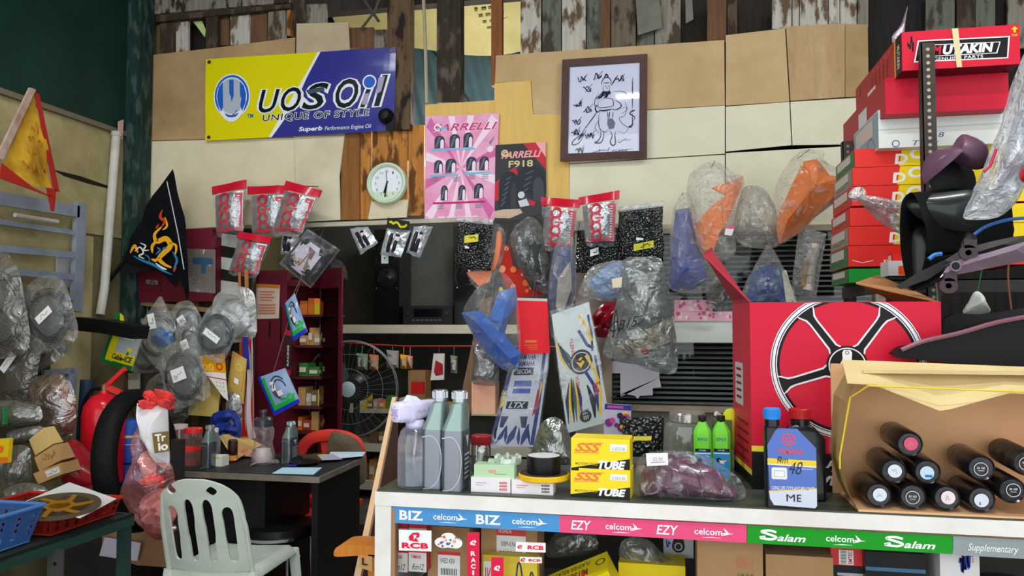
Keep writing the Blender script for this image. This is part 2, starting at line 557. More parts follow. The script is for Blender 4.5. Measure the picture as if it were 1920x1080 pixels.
for x0,x1,y0,y1,m,Y in [
    (640,674,90,412,brw,YW+.012),(676,696,96,411,orw,YW+.018),(698,748,96,408,orw,YW+.012),
    (738,764,42,380,orw,YW+.016),(766,795,235,404,orw,YW+.014),(752,770,220,300,brw,YW+.02),
    (300,328,30,120,drk,YW+.05),(330,353,20,110,wht,YW+.06),(386,408,0,90,drk,YW+.03),(412,430,10,85,brn,YW+.08),
    (432,468,10,84,wht,YW+.06),(470,500,8,80,brn,YW+.07),(503,535,6,76,gry,YW+.05),(538,546,0,66,orw,YW+.05),(550,571,0,110,drk,YW+.02),
    (574,612,8,50,gry,YW+.08),(655,700,52,100,brn,YW+.05),(700,724,56,100,gry,YW+.06),
    (976,1014,0,104,wht,YW+.05),(1017,1052,0,100,grn,YW+.06),(1054,1098,0,98,wht,YW+.05),(1100,1126,0,95,grn,YW+.07),(1126,1144,0,94,brn,YW+.04),
    (1146,1192,0,92,wood((120,108,92),(86,74,60),3,.9,(66,54,44)),YW+.05),(1194,1226,0,90,grn,YW+.08),(1228,1276,0,88,gry,YW+.07),(1326,1362,0,80,brn,YW+.06),(1364,1382,0,66,drk,YW+.07),
    (1448,1484,0,54,wht,YW+.05),(1486,1498,0,52,wht,YW+.06),(1500,1552,0,50,wht,YW+.05),(1554,1574,0,48,wht,YW+.06),(1576,1606,0,47,wht,YW+.05),(1608,1628,0,50,gry,YW+.06),
    (1736,1790,-10,90,grn,YW+.05),(1794,1828,-10,90,drk,YW+.06),(1830,1866,-10,90,grn,YW+.05),(1890,1935,-10,90,gry,YW+.05)]:
    b=M();p=pxs([(x0,y0),(x1,y0-1),(x1,y1),(x0,y1)],Y);b.plate(p,(0,.02,0));struct('plank',b,m,wb)
# torn grey sheets hanging among the planks
b=M();b.plate(pxs([(1192,0),(1236,0),(1242,52),(1196,66)],YW+.03),(0,.004,0));b.plate(pxs([(1285,0),(1298,0),(1300,36),(1286,44)],YW+.03),(0,.004,0));struct('torn_sheet',b,C(124,124,112,.8,n2=(96,94,84)),wb)
b=M();p=PY(600,100,YW+.2).x;q=PY(978,100,YW+.2).x
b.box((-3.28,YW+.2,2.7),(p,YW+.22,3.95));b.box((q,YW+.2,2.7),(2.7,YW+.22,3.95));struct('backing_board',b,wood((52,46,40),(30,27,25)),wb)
for x0,x1,y0,y1,m,dy,t in [(726,770,-20,243,wood((104,84,62),(58,46,36),3,.8,(40,33,28)),-.02,.07),(819,864,-20,192,wood((62,54,46),(40,35,31),3,.85,(96,84,72)),.0,.08),(921,941,-20,160,wood((150,92,54),(96,58,36),3,.8),.02,.05)]:
    b=M();b.plate(pxs([(x0,y0),(x1,y0),(x1,y1),(x0,y1)],YW+dy),(0,t,0));struct('post',b,m,wb)
b=M();b.plate(pxs([(268,-20),(545,-20),(545,4),(268,28)],YW+.0),(0,.07,0));struct('beam',b,wood((150,142,128),(90,82,72),3,.85,(54,46,40)),wb)
b=M();b.plate(pxs([(268,24),(545,2),(545,14),(268,44)],YW+.02),(0,.05,0));struct('beam',b,drk,wb)
b=M();b.tube(pxs([(676,56),(700,25),(712,-5)],YW+.02),.008,6);b.tube(pxs([(680,-5),(710,40)],YW+.03),.010,6);struct('brace',b,C(80,74,66,.7),wb)
b=M();b.tube(pxs([(793,-20),(797,60),(800,194)],YW-.02),.011,6);struct('rope',b,C(176,168,140,.9),wb)
# rail along the bottom of the boards
b=M();b.plate(pxs([(548,419),(860,408),(860,416),(548,427)],YW-.02),(0,.05,0));b.plate(pxs([(1066,421),(1690,420),(1690,432),(1066,433)],YW-.02),(0,.05,0))
struct('trim_2',b,C(196,190,172,.6,n2=(160,152,132)))
# lower wall: pale pier beside the louvred window and the wall under it
b=M()
b.box(PY(1078,440,YW)-Vector((0,0,1.7)),PY(1140,415,YW+.06));
struct('wall_pier',b,C(196,184,170,.8,n2=(168,152,136),ns=4)).name='wall_centre'
b=M();lo=PY(1140,768,YW);hi=PY(1700,768,YW+.05);b.box((lo.x,YW,.0),(hi.x+.9,YW+.06,lo.z));struct('wall_lower',b,C(120,116,110,.8)).name='wall_right_lower'
# louvred window: frame, slats, pane
x0=PY(1132,600,YW).x;x1=PY(1640,600,YW).x;z1=PY(1300,428,YW).z;z0=lo.z
b=M();b.box((x0,YW-.03,z0),(x0+.045,YW+.06,z1));b.box((x0,YW-.03,z0),(x1,YW+.06,z0+.03));b.box((x1,YW-.03,z0),(x1+.05,YW+.06,z1));b.box((x0,YW-.03,z1-.03),(x1,YW+.06,z1))
wn=struct('window_1',b,C(176,160,140,.7,n2=(130,112,94),ns=6))
slat=C(150,158,153,.4,n2=(122,130,126),ns=4)
n=34
b=M()
for i in range(n):
    z=z0+.03+(z1-z0-.06)*(i+.5)/n
    b.plate([(x0+.05,YW+.025,z-.005),(x1,YW+.025,z-.005),(x1,YW+.05,z+.0045),(x0+.05,YW+.05,z+.0045)],(0,.002,-.003))
struct('louver',b,slat,wn)
b=M();b.box((x0,YW+.12,z0),(x1,YW+.13,z1));struct('backing',b,C(16,20,20,.8),wn)
b=M();b.box((x0+.04,YW+.005,z0+.02),(x1,YW+.009,z1-.02));struct('pane',b,pane((250,252,252),.0,.5),wn)
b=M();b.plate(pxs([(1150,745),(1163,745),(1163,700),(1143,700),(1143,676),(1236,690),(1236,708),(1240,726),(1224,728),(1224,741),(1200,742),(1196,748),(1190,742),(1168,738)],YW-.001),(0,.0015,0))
solo('reflection_patch',b,C(226,220,232,.6),'ragged white patch standing in for a reflection, lower left of the louvred window','paper')  # white cut-out shaped after a bright reflection in the pane
# door-side strip of dark glass louvres left of the cupboard
b=M();b.box((XL+.05,YW+.02,0),(PY(470,600,YW).x,YW+.06,2.04));struct('wall_back_lower',b,C(84,74,62,.9,n2=(54,46,38),ns=5)).name='wall_left_lower'
b=M()
for k in range(5):
    y=436+44*k
    b.plate(pxs([(404,y),(446,y+6),(446,y+30),(404,y+22)],YW-.0),(0,.008,.0))
wn2=struct('window_2',b,C(196,200,190,.4,n2=(160,164,150)))
b=M();b.plate(pxs([(402,432),(470,428),(470,700),(402,700)],YW+.012),(0,.006,0));struct('backing',b,C(30,32,28,.5),wn2)
# store-room side walls
b=M();x=PY(1140,500,YW).x;b.box((x-.05,YW+.1,0),(x,YB,3.0));struct('wall_store',b,C(92,88,84,.9)).name='wall_inner'
# fluorescent tubes under the ceiling
tw=glow((244,250,255),30)
for i,(x,y,yy) in enumerate([(0.05,.6,'over the counter'),(-1.9,1.9,'over the desk side'),(1.5,2.2,'over the rack')]):
    t=thing('fluorescent_lamp','white fluorescent batten lamp under the ceiling ' +yy,'lamp',(x,y,3.86),group='ceiling batten lamps')
    b=M();b.box((-.62,-.04,0),(.62,.04,.08));b.bevel(.006);obj('housing',b,WHT,t,False)
    b=M();b.cyl((-.58,0,-.025),(.58,0,-.025),.014,n=12);obj('tube',b,tw,t,False)
    for s in (-1,1):
        b=M();b.box((s*.60-.012,-.015,-.045),(s*.60+.012,.015,0));obj('holder',b,WHT,t,False)
    la=bpy.data.lights.new('tube_light','AREA');la.shape='RECTANGLE';la.size=1.15;la.size_y=.05;la.energy=27;la.color=(.95,.98,1)
    lo_=bpy.data.objects.new('tube_light',la);COL.objects.link(lo_);lo_.parent=t;lo_.location=(0,0,-.045)
# unseen lamp added to brighten the store room and its foil sheet
t=thing('fluorescent_lamp','unseen batten lamp added to light the store room behind the boards','lamp',(-1.3,5.0,2.55),group='ceiling batten lamps')
b=M();b.box((-.62,-.04,0),(.62,.04,.04));obj('housing',b,WHT,t,False)
b=M();b.cyl((-.58,0,-.025),(.58,0,-.025),.014,n=12);obj('tube',b,tw,t,False)
for sx in (-.5,.5):
    b=M();b.tube([(sx,0,.03),(sx,0,1.4)],.004,5);obj('hanger_rod',b,C(120,120,118,.5),t,False)
for z,e in ((-.05,18),(.06,26)):
    la=bpy.data.lights.new('tube_light','POINT');la.shadow_soft_size=.12;la.energy=e
    lo_=bpy.data.objects.new('tube_light',la);COL.objects.link(lo_);lo_.parent=t;lo_.location=(0,0,z)
b=M();b.plate(pxs([(352,20),(372,24),(386,56),(384,70),(362,40)],YW+.09),(0,.003,0));struct('leaf_scrap',b,C(206,226,150,.5),wb)
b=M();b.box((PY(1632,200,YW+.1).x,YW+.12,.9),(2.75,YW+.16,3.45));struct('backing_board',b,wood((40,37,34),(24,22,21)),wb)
# ================================================================== things on the boarded wall
def E(cu,cv,ru,rv,a0=0,a1=360,n=20):
    return [(cu+ru*math.cos(math.radians(a0+(a1-a0)*i/n)),cv+rv*math.sin(math.radians(a0+(a1-a0)*i/n))) for i in range(n+1)]
# ---- banner
f=px_face((386,111),(742,88),(739,245),(385,264),YW-.03)
def rip(u,v):return f(u,v,.004*math.sin(7*u+3*v)+.003*math.sin(19*u*v+4*u))
class Rip(Face):
    def __call__(s,u,v,d=0):
        return Face.__call__(s,u,v,d+.005*math.sin(9*u+4*v)*math.sin(3*v+.4)+.004*noise.noise(Vector((u*7,v*4,1))))
f=Rip(*f.c)
blu=C(52,54,140,.3,coat=.4);yel=C(226,216,6,.35,coat=.3);navy=C(10,26,34,.35);wht=C(238,240,240,.4);sky=C(30,96,196,.35);sil=C(178,186,198,.35);lil=C(168,160,190,.4);gd=C(66,82,104,.4)
b=M()
def bx(v):return .595-.245*v if v < .42 else (.492-.17*(v-.42)/1)-.02*(v > .9)
def edge(v):# where yellow meets blue
    return .605-.07*v/.3 if v < .3 else .535-.185*(v-.3)/.7
nv=14;nu=30
for j in range(nv):
    for lo_e,mi in ((0,0),(1,1)):
        for i in range(nu // 2):
            q=[]
            for jj,ii in ((j,i),(j+1,i),(j+1,i+1),(j,i+1)):
                v=jj/nv;e=edge(v)
                u=e*ii/(nu // 2) if not lo_e else e+(1-e)*ii/(nu // 2)
                q.append(b.v(f(u,v)))
            b.mi=mi;b.f(q)
wedge=[]
for k in range(13):
    v=k/12;wedge.append((edge(v)-.004,v))
for k in range(12,-1,-1):
    v=k/12;wedge.append((edge(v)+(.012 if v < .3 else .012+.02*math.sin(PI*(v-.3)/.7)),v))
for k in range(12):f.poly(b,[wedge[k],wedge[k+1],wedge[24-k],wedge[25-k]],.0015,2)
# round badge
q=1.14
f.disc(b,.146,.475,.125,.002,2,sq=q);f.disc(b,.146,.475,.117,.003,4,sq=q);f.disc(b,.146,.475,.104,.0042,2,sq=q);f.disc(b,.146,.475,.098,.005,5,sq=q)
for sx in (-1,1):
    f.poly(b,[(.146+sx*a,c_) for a,c_ in ((.046,.30),(.068,.36),(.078,.46),(.074,.56),(.056,.66),(.046,.60))],.0062,4)
f.poly(b,[(.134,.28),(.158,.28),(.158,.60)]+E(.146,.60,.012,.04,0,180,8),.0062,4)
f.line(b,E(.146,.47,.068,.30,15,165,14),.022,.0058,2)
# lettering
for off,mi,bo in ((.0025,2,.075),(.0045,3,.012)):
    e=.013 if mi == 2 else 0
    f.text(b,'U',.292-e,.42-e,.405+e,.70+e,off,mi,bo,.28)
    f.text(b,'O',.412-e,.41-e,.52+e,.70+e,off,mi,bo,.28)
    f.text(b,'S',.525-e,.38-e,.665+e,.695+e,off,mi,bo,.28)
    f.text(b,'O',.70-e,.35-e,.815+e,.70+e,off,mi,bo,.28)
    f.text(b,'I',.825-e,.46-e,.885+e,.70+e,off,mi,bo,.28)
    f.text(b,'I',.895-e,.33-e,.965+e,.695+e,off,mi,bo,.28)
f.poly(b,[(.845,.55),(.87,.53),(.862,.67),(.835,.67)],.006,6);f.poly(b,[(.918,.36),(.95,.345),(.932,.52),(.905,.56)],.006,6);f.poly(b,[(.545,.46),(.64,.43),(.645,.48),(.56,.51)],.006,7)
f.disc(b,.872,.405,.045,.005,2);f.disc(b,.872,.405,.036,.006,4)
f.text(b,'UNIQUE OF STYLE',.312,.715,.875,.825,.002,2,.05,.1,1.12);f.text(b,'UNIQUE OF STYLE',.315,.722,.872,.818,.003,3,.005,.1,1.12)
f.text(b,'Superb',.508,.895,.632,.965,.002,2,.03,.2);f.text(b,'Performance Engine Oil',.645,.905,.885,.968,.002,2,0,.2)
f.text(b,'TM',.228,.70,.262,.75,.002,4,.02)
for u,v in ((.02,.04),(.98,.04),(.02,.96)):f.disc(b,u,v,.012,.003,8,14)
solo('advertising_banner',b,[yel,blu,wht,navy,sky,sil,lil,gd,C(90,80,60,.3,.8)],'yellow and blue vinyl oil banner nailed high on the boards above the clock','banner')
# ---- small round horn at the banner's corner
c=PY(722,216,YW-.075)
t=thing('horn','small black round horn hanging at the lower right corner of the banner','horn',c-Vector((0,0,.06)))
b=M();b.lathe([(.012,.03),(.03,.025),(.045,.0),(.047,-.02),(.04,-.034),(.03,-.03),(.015,-.036)],c,24,axis=(0,-1,.1));hb=obj('body',b,BLK,t)
b=M();b.lathe([(.016,-.0375),(.010,-.041),(.002,-.041)],c,16,axis=(0,-1,.1));b.bm.transform(Matrix.Translation((0,-.006,0)))
obj('centre_cap',b,C(120,120,116,.4,.3),hb)
b=M();b.box(c+Vector((.0,.012,-.09)),c+Vector((.05,.016,-.01)));b.bevel(.004);obj('bracket',b,BLK,t)
# ---- clock
c=PY(728,345,YW-.005)
r=37.5*mpp(728,YW)
t=thing('wall_clock','pale green rimmed round wall clock on the brown planks','clock',c-Vector((0,0,r)))
ax=(0,-1,.02)
b=M();b.lathe([(r*.9,0),(r,.01),(r*1.0,.03),(r*.96,.042),(r*.88,.046),(r*.8,.036),(r*.79,.02)],c,40,axis=ax);obj('rim',b,C(206,226,196,.35,coat=.3),t)
f=Face(c+Vector((-r,-.021,r)),c+Vector((r,-.021,r)),c+Vector((r,-.021,-r)),c+Vector((-r,-.021,-r)))
b=M();f.disc(b,.5,.5,r*.80,.0,0,36)
for k in range(12):
    a=2*PI*k/12;u=.5+.29*math.sin(a);v=.5-.29*math.cos(a)
    f.text(b,str(k or 12),u-(.035 if k in (0,10,11) else .02),v-.032,u+(.035 if k in (0,10,11) else .02),v+.032,.001,1)
dl_=obj('dial',b,[C(236,238,244,.4),C(90,90,96,.5)],t)
for nm,a,ln,wd in (('hour_hand',197,.24,.010),('minute_hand',188,.33,.008),('second_hand',-4,.30,.003)):
    b=M();ar=math.radians(a);f.line(b,[(.5-.06*math.sin(ar),.5+.06*math.cos(ar)),(.5+ln*math.sin(ar),.5-ln*math.cos(ar))],wd,.004);obj(nm,b,BLK,dl_)
b=M();f.disc(b,.5,.5,r*.79,.018,0,36);obj('glass',b,pane((252,253,253),.0,.3),t)
# ---- tyre posters
def tyre(f,b,u0,v0,u1,v1,dk,md,lt,d=.002):
    w_=u1-u0;h=v1-v0;ou=u0+w_*.5
    o=[(u0,v1)]+[(ou-w_*.5*math.cos(math.radians(a)),v0+h*.35-h*.35*math.sin(math.radians(a))) for a in range(0,181,15)]+[(u1,v1)]
    f.poly(b,o,d,dk)
    i=[(u0+w_*.58,v1)]+[(u0+w_*.76-w_*.18*math.cos(math.radians(a)),v0+h*.52-h*.22*math.sin(math.radians(a))) for a in range(0,181,20)]+[(u1-w_*.06,v1)]
    f.poly(b,i,d+.0006,lt)
    for k in range(6):
        a=20+26*k*.8
        f.line(b,[(u0+w_*(.10+.05*k),v0+h*(.92-.14*k)),(u0+w_*(.30+.06*k),v0+h*(.80-.13*k))],.006,d+.0005,md)
f=px_face((798,218),(936,212),(927,413),(796,417),YW-.018)
pk=C(232,120,176,.35,n2=(244,206,226),ns=3.2,nstr=1,coat=.3);mag=C(214,104,166,.4);lpk=C(250,222,238,.4);dk=C(52,58,76,.5);md=C(120,130,150,.5);cy=C(110,196,226,.4);pr=C(196,30,110,.4)
b=M();f.rect(b,0,0,1,1,0,0,4);b.plate([f(0,0,-.0006),f(1,0,-.0006),f(1,1,-.0006),f(0,1,-.0006)],(0,.001,0))
for k in range(12):
    a=2*PI*(k+.3)/12;a2=a+.17;q=[]
    for aa in (a,a2):
        R_=min(.49/max(.01,abs(math.cos(aa))),.49/max(.01,abs(math.sin(aa))));q.append((.5+R_*math.cos(aa),.5+R_*math.sin(aa)))
    f.poly(b,[(.5,.5)]+q,.0008,[2,1][k%2] if k%3 else 2)
f.text(b,'FARRELLI',.10,.075,.985,.155,.002,6,.03,.35);f.text(b,'FARRELLI',.105,.08,.98,.15,.0026,4,.008,.35)
f.disc(b,.17,.115,.022,.003,5,r0=.013);f.line(b,[(.2,.13),(.3,.115)],.012,.003,7)
for (u0,u1,v0,v1) in ((.13,.27,.19,.31),(.34,.48,.18,.31),(.53,.66,.17,.31),(.13,.25,.42,.54),(.29,.44,.41,.54),(.58,.72,.40,.53),(.76,.89,.40,.53),(.23,.33,.66,.80),(.48,.58,.66,.80),(.70,.83,.65,.79)):tyre(f,b,u0,v0,u1,v1,3,8,2)
for (u0,u1,v) in ((.08,.69,.315),(.07,.46,.555),(.56,.92,.545),(.12,.86,.815)):f.rect(b,u0,v,u1,v+.018,.0024,7 if v < .7 else 4)
for u,v in ((.1,.58),(.4,.585),(.62,.57),(.8,.57),(.18,.84),(.45,.84),(.72,.84)):
    for k in range(3):f.rect(b,u,v+.016*k,u+.09,v+.016*k+.006,.0022,8)
f.poly(b,[(.84,.22),(.88,.27),(.96,.21),(.9,.3)],.002,8);f.disc(b,.9,.335,.018,.002,2)
for k in range(5):f.rect(b,.2+.12*k,.95,.29+.12*k,.965,.002,2)
solo('tyre_poster',b,[pk,mag,lpk,dk,pr,wht,lpk,cy,md],'pink tyre range poster with rows of tyres pinned on yellow plywood','poster')
f=px_face((929,272),(1023,266),(1025,410),(927,413),YW-.020)
b=M();f.rect(b,0,0,1,1,0,0);b.plate([f(0,0,-.0006),f(1,0,-.0006),f(1,1,-.0006),f(0,1,-.0006)],(0,.001,0))
f.poly(b,[(.55,0),(1,0),(1,.36),(.7,.12)],.001,1);f.poly(b,[(.8,0),(1,0),(1,.2)],.0014,2);f.poly(b,[(0,.5),(.4,.3),(.55,.55),(.3,.7),(0,.75)],.001,1)
f.poly(b,[(0,.88),(.35,.84),(.98,.64),(1,.7),(.6,.9),(.3,.98),(0,.97)],.0012,3)
tyre(f,b,.08,.36,.48,.86,4,5,0,.002);tyre(f,b,.42,.28,.99,.86,4,5,6,.003)
f.poly(b,[(.44,.74),(.58,.66),(.72,.74),(.92,.78),(.96,.94),(.6,.97),(.5,.86)],.0045,0);f.disc(b,.52,.68,.02,.005,7);f.poly(b,[(.46,.76),(.62,.73),(.68,.82),(.5,.84)],.005,7);f.poly(b,[(.66,.74),(.8,.78),(.76,.84),(.66,.8)],.0055,1)
f.text(b,'FARRELLI',.12,.10,.92,.19,.002,2,.03,.35);f.disc(b,.19,.12,.022,.003,8,r0=.012)
f.text(b,'F918',.27,.225,.75,.315,.004,8,.02);f.text(b,'LC135',.06,.90,.44,.945,.003,8,.03)
solo('tyre_poster',b,[C(26,20,26,.35,coat=.3),C(196,40,56,.4),C(246,170,170,.4),C(206,180,160,.5),C(40,46,54,.5),C(90,100,112,.5),C(70,70,80,.5),C(210,214,222,.5),C(216,200,150,.4)],'dark tyre poster showing two big tyres and a racer beside the pink poster','poster')
# ---- framed ink drawing
fr=px_face((1055,114),(1214,103),(1213,297),(1051,303),YW-.03)
cc=sum(fr.c,Vector())/4
t=thing('framed_picture','brown framed ink drawing of a bearded warrior hanging on the tan and cream boards','picture',(cc.x,cc.y,min(q.z for q in fr.c)))
b=M()
mu=.088;mv=.072
O=[(0,0),(1,0),(1,1),(0,1)];I=[(mu,mv),(1-mu,mv),(1-mu,1-mv),(mu,1-mv)]
for k in range(4):
    j=(k+1)%4
    b.loft([[fr(*O[k],0),fr(*O[j],0),fr(*O[j],.02),fr(*O[k],.02)],[fr(*I[k],0),fr(*I[j],0),fr(*I[j],.013),fr(*I[k],.013)]])
obj('frame',b,C(84,58,56,.4,n2=(66,44,42),ns=8),t)
b=M();fr.rect(b,mu-.01,mv-.01,1-mu+.01,1-mv+.01,.004,0)
ik=1
def ln(pts,wd=.004,mi=1):fr.line(b,[(p.x,p.y) for p in catmull([Vector(q) for q in pts],5,False)],wd,.0055,mi,True)
# warrior: helmet, face, beard, robe, halberd
ln([(.475,.27),(.47,.24),(.50,.20),(.55,.20),(.58,.235),(.575,.27)],.006);ln([(.50,.2),(.525,.165),(.55,.2)],.01);ln([(.485,.25),(.57,.25)],.005);ln([(.49,.27),(.49,.32),(.52,.345),(.56,.33),(.565,.27)],.004);ln([(.505,.285),(.525,.28)],.004);ln([(.54,.28),(.56,.283)],.004);ln([(.528,.285),(.535,.305),(.525,.308)],.003)
for k in range(13):ln([(.485+.007*k,.33),(.45+.01*k,.37+.02*math.sin(k)),(.40+.013*k,.40-.003*k+.012*math.sin(k*2))],.007)
ln([(.44,.34),(.40,.40),(.39,.46),(.42,.47),(.43,.5)]);ln([(.60,.34),(.70,.34),(.76,.37),(.72,.41),(.65,.40)]);ln([(.44,.42),(.43,.46),(.46,.49),(.60,.48),(.61,.44),(.59,.41),(.52,.40),(.45,.42)],.004)
ln([(.42,.46),(.40,.49),(.42,.53),(.46,.52)],.008);ln([(.62,.42),(.68,.45),(.70,.49),(.63,.52),(.60,.5)],.006);ln([(.44,.51),(.5,.52),(.6,.51)],.01)
ln([(.45,.53),(.44,.62),(.46,.70),(.52,.73),(.56,.70)]);ln([(.57,.53),(.56,.6)],.006)
fr.poly(b,[(.545,.60),(.60,.60),(.635,.645),(.62,.70),(.565,.705),(.54,.65)],.0052,2);ln([(.545,.53),(.55,.60)]);ln([(.61,.53),(.60,.60)])
ln([(.46,.72),(.47,.76),(.44,.81),(.40,.83),(.47,.83),(.50,.78),(.50,.73)],.008);ln([(.58,.72),(.60,.77),(.58,.83),(.61,.865),(.64,.84),(.63,.77),(.64,.73)],.008)
ln([(.66,.52),(.76,.5),(.74,.58),(.68,.60),(.72,.66),(.78,.70),(.74,.75),(.66,.72)],.003);ln([(.74,.44),(.77,.52),(.70,.56)],.003);ln([(.45,.6),(.40,.68),(.45,.74)],.003)
ln([(.66,.18),(.58,.28)],.008);ln([(.43,.52),(.29,.68)],.006);ln([(.30,.66),(.24,.74),(.15,.80),(.14,.84),(.22,.82),(.30,.70)],.007);ln([(.27,.73),(.2,.8)],.012)
ln([(.83,.21),(.83,.52)],.006);ln([(.80,.54),(.86,.53),(.80,.56),(.86,.60),(.83,.64)],.006);ln([(.83,.56),(.83,.68),(.79,.69),(.85,.66)],.007)
for u,v,s in ((.24,.20,1),(.42,.18,2),(.68,.22,3),(.30,.30,4),(.19,.44,5),(.31,.50,6),(.18,.62,7),(.34,.76,8),(.22,.90,9),(.17,.72,10)):
    fr.scribble(b,u-.05,v-.03,u+.05,v+.03,.005,1,7,s,.0055);fr.line(b,[(u-.02,v+.03),(u+.06,v-.05)],.003,.0056,1)
    fr.scribble(b,u-.02,v-.03,u+.045,v+.03,.006,1,5,s+30,.0057)
ln([(.68,.80),(.68,.84),(.74,.81),(.78,.80)],.004);ln([(.74,.82),(.82,.815)],.003);fr.text(b,'ecsoe',.60,.905,.78,.925,.0055,1,0,.3);ln([(.34,.935),(.45,.91),(.56,.905)],.004);ln([(.46,.89),(.45,.92)],.005);ln([(.57,.88),(.55,.92)],.005);ln([(.60,.93),(.85,.90)],.003)
obj('drawing',b,[C(222,222,240,.6),C(44,48,58,.7),C(120,122,134,.7)],t)
b=M();fr.rect(b,mu-.01,mv-.01,1-mu+.01,1-mv+.01,.010,0);obj('glass',b,pane((250,252,254),.0,1.2),t)
# ================================================================== packets and bags hanging from the rail
clear=film((226,228,230),.03,.10,16,.8,.20,streak=.30)
milky=film((190,188,178),.30,.22,13,1.0,.35,streak=.40)
milky2=film((206,204,196),.12,.18,14,1.0,.38,streak=.40)
greyb=film((126,130,128),.50,.25,13,1.0,.3,streak=.35)
silv=C(176,178,182,.24,.75,bump=.5,bs=22)
redp=C(204,22,52,.3,coat=.4)
def bogo(label,tl,tr,br,bl,Y,seed=0):
    f=px_face(tl,tr,br,bl,Y,.035,2.2)
    low=(f.c[2]+f.c[3])/2
    t=thing('gasket_packet',label,'packet',(low.x,Y,low.z),group='red and silver header packets hung on the rail')
    b=M()
    def cd_(u,v):return f(.02+.96*u,.18+.78*v,.004)
    b.surf(cd_,10,10,-.009,f.n)
    d=.010
    g=Sub(f,0,.17,1,.97)
    for k,v in enumerate((.15,.385,.62,.855)):
        r=.15*g.h;u=.40
        if k == 1:
            g.disc(b,u,v,r,d,1,20,r*.62,.5,2*PI-.25);g.rect(b,u,v-.01,u+.24,v+.04,d,1)
        else:g.disc(b,u,v,r,d,1,24,r*.62)
        if k == 3:g.rect(b,u-.3,v+.07,u+.36,v+.115,d,1)
    g.rect(b,.76,.06,.97,.98,d-.001,1);[g.rect(b,.83,.12+.062*q,.90,.155+.062*q-.012*(q%3 == 1),d+.001,2) for q in range(13)]
    obj('printed_card',b,[silv,redp,C(226,200,206,.4)],t)
    b=M();f2=Face(f(-.04,.13),f(1.04,.13),f(1.0,1.05),f(.0,1.05))
    pts=[f2(u,v) for u,v in [(0,0),(.25,0),(.5,0),(.75,0),(1,0),(1.02,.3),(.98,.6),(1.02,.85),(.97,1),(.7,1.03),(.45,.98),(.2,1.03),(.02,.98),(-.02,.7),(.02,.4),(-.02,.2)]]
    b.pillow(subdiv(pts,2),f.n,.05,.02,5,3.0,.006,18,seed);obj('plastic_pouch',b,clear,t)
    b=M()
    def hd(u,v):return f(-.06+1.12*u,-.02+.17*v,.012+.003*math.sin(9*u+seed))
    b.surf(hd,10,2,-.012,f.n);obj('header_strip',b,redp,t)
    string(t,(tl[0]+tr[0])/2,(tl[1]+tr[1])/2-1,Y)
    return t
YH=4.27
RAIL=YW-.015
def string(t,x,y,Y,n=1):
    """thin string from the top of a hanging thing to the rail or nail behind it"""
    a=PY(x,y,Y);bb=Vector((a.x,RAIL if a.x < PY(1690,0,YW).x else Y,max(a.z+.02,2.02 if a.z < 2.02 else a.z+.03)))
    b=M();b.tube([a,bb],.0022,5);obj('hanging_string',b,C(90,86,80,.7),t)
bogo('red headed gasket packet at the far left of the upper row, hung on its own',(403,352),(459,340),(456,436),(406,440),YH,1)
bogo('red headed gasket packet hanging straight, left of the tilted one',(470,352),(536,350),(536,440),(473,440),YH,2)
bogo('tilted red headed gasket packet overlapping the straight one beside it',(541,342),(600,358),(566,438),(508,436),YH-.06,3)
bogo('lower gasket packet hanging below the three others above the maroon cupboard',(452,436),(508,446),(482,518),(428,510),YH-.04,4)
bogo('red headed gasket packet below the dark tyre poster',(1019,372),(1085,377),(1073,466),(1020,464),YH-.16,5)
bogo('red headed gasket packet hanging over the middle black bubble pack',(1089,372),(1158,360),(1152,456),(1098,457),YH-.18,6)
# ---- black bubble-wrapped packs
def bubmat():
    m=C(16,22,22,.25,coat=.6).copy();m.name='black_bubble_wrap'
    nt=m.node_tree;p=nt.nodes['Principled BSDF']
    tc=nt.nodes.new('ShaderNodeTexCoord');vo=nt.nodes.new('ShaderNodeTexVoronoi');vo.inputs['Scale'].default_value=75
    nz=nt.nodes.new('ShaderNodeTexNoise');nz.inputs['Scale'].default_value=26
    ad=nt.nodes.new('ShaderNodeMath');ad.operation='ADD'
    bp=nt.nodes.new('ShaderNodeBump');bp.inputs['Strength'].default_value=1;bp.inputs['Distance'].default_value=.012
    nt.links.new(tc.outputs['Object'],vo.inputs[0]);nt.links.new(tc.outputs['Object'],nz.inputs[0])
    nt.links.new(vo.outputs[0],ad.inputs[0]);nt.links.new(nz.outputs[0],ad.inputs[1])
    nt.links.new(ad.outputs[0],bp.inputs['Height']);nt.links.new(bp.outputs[0],p.inputs['Normal']);nt.links.new(bp.outputs[0],p.inputs['Coat Normal'])
    p.inputs['Specular IOR Level'].default_value=.9
    return m
BUB=bubmat()
ylab=C(214,208,60,.5)
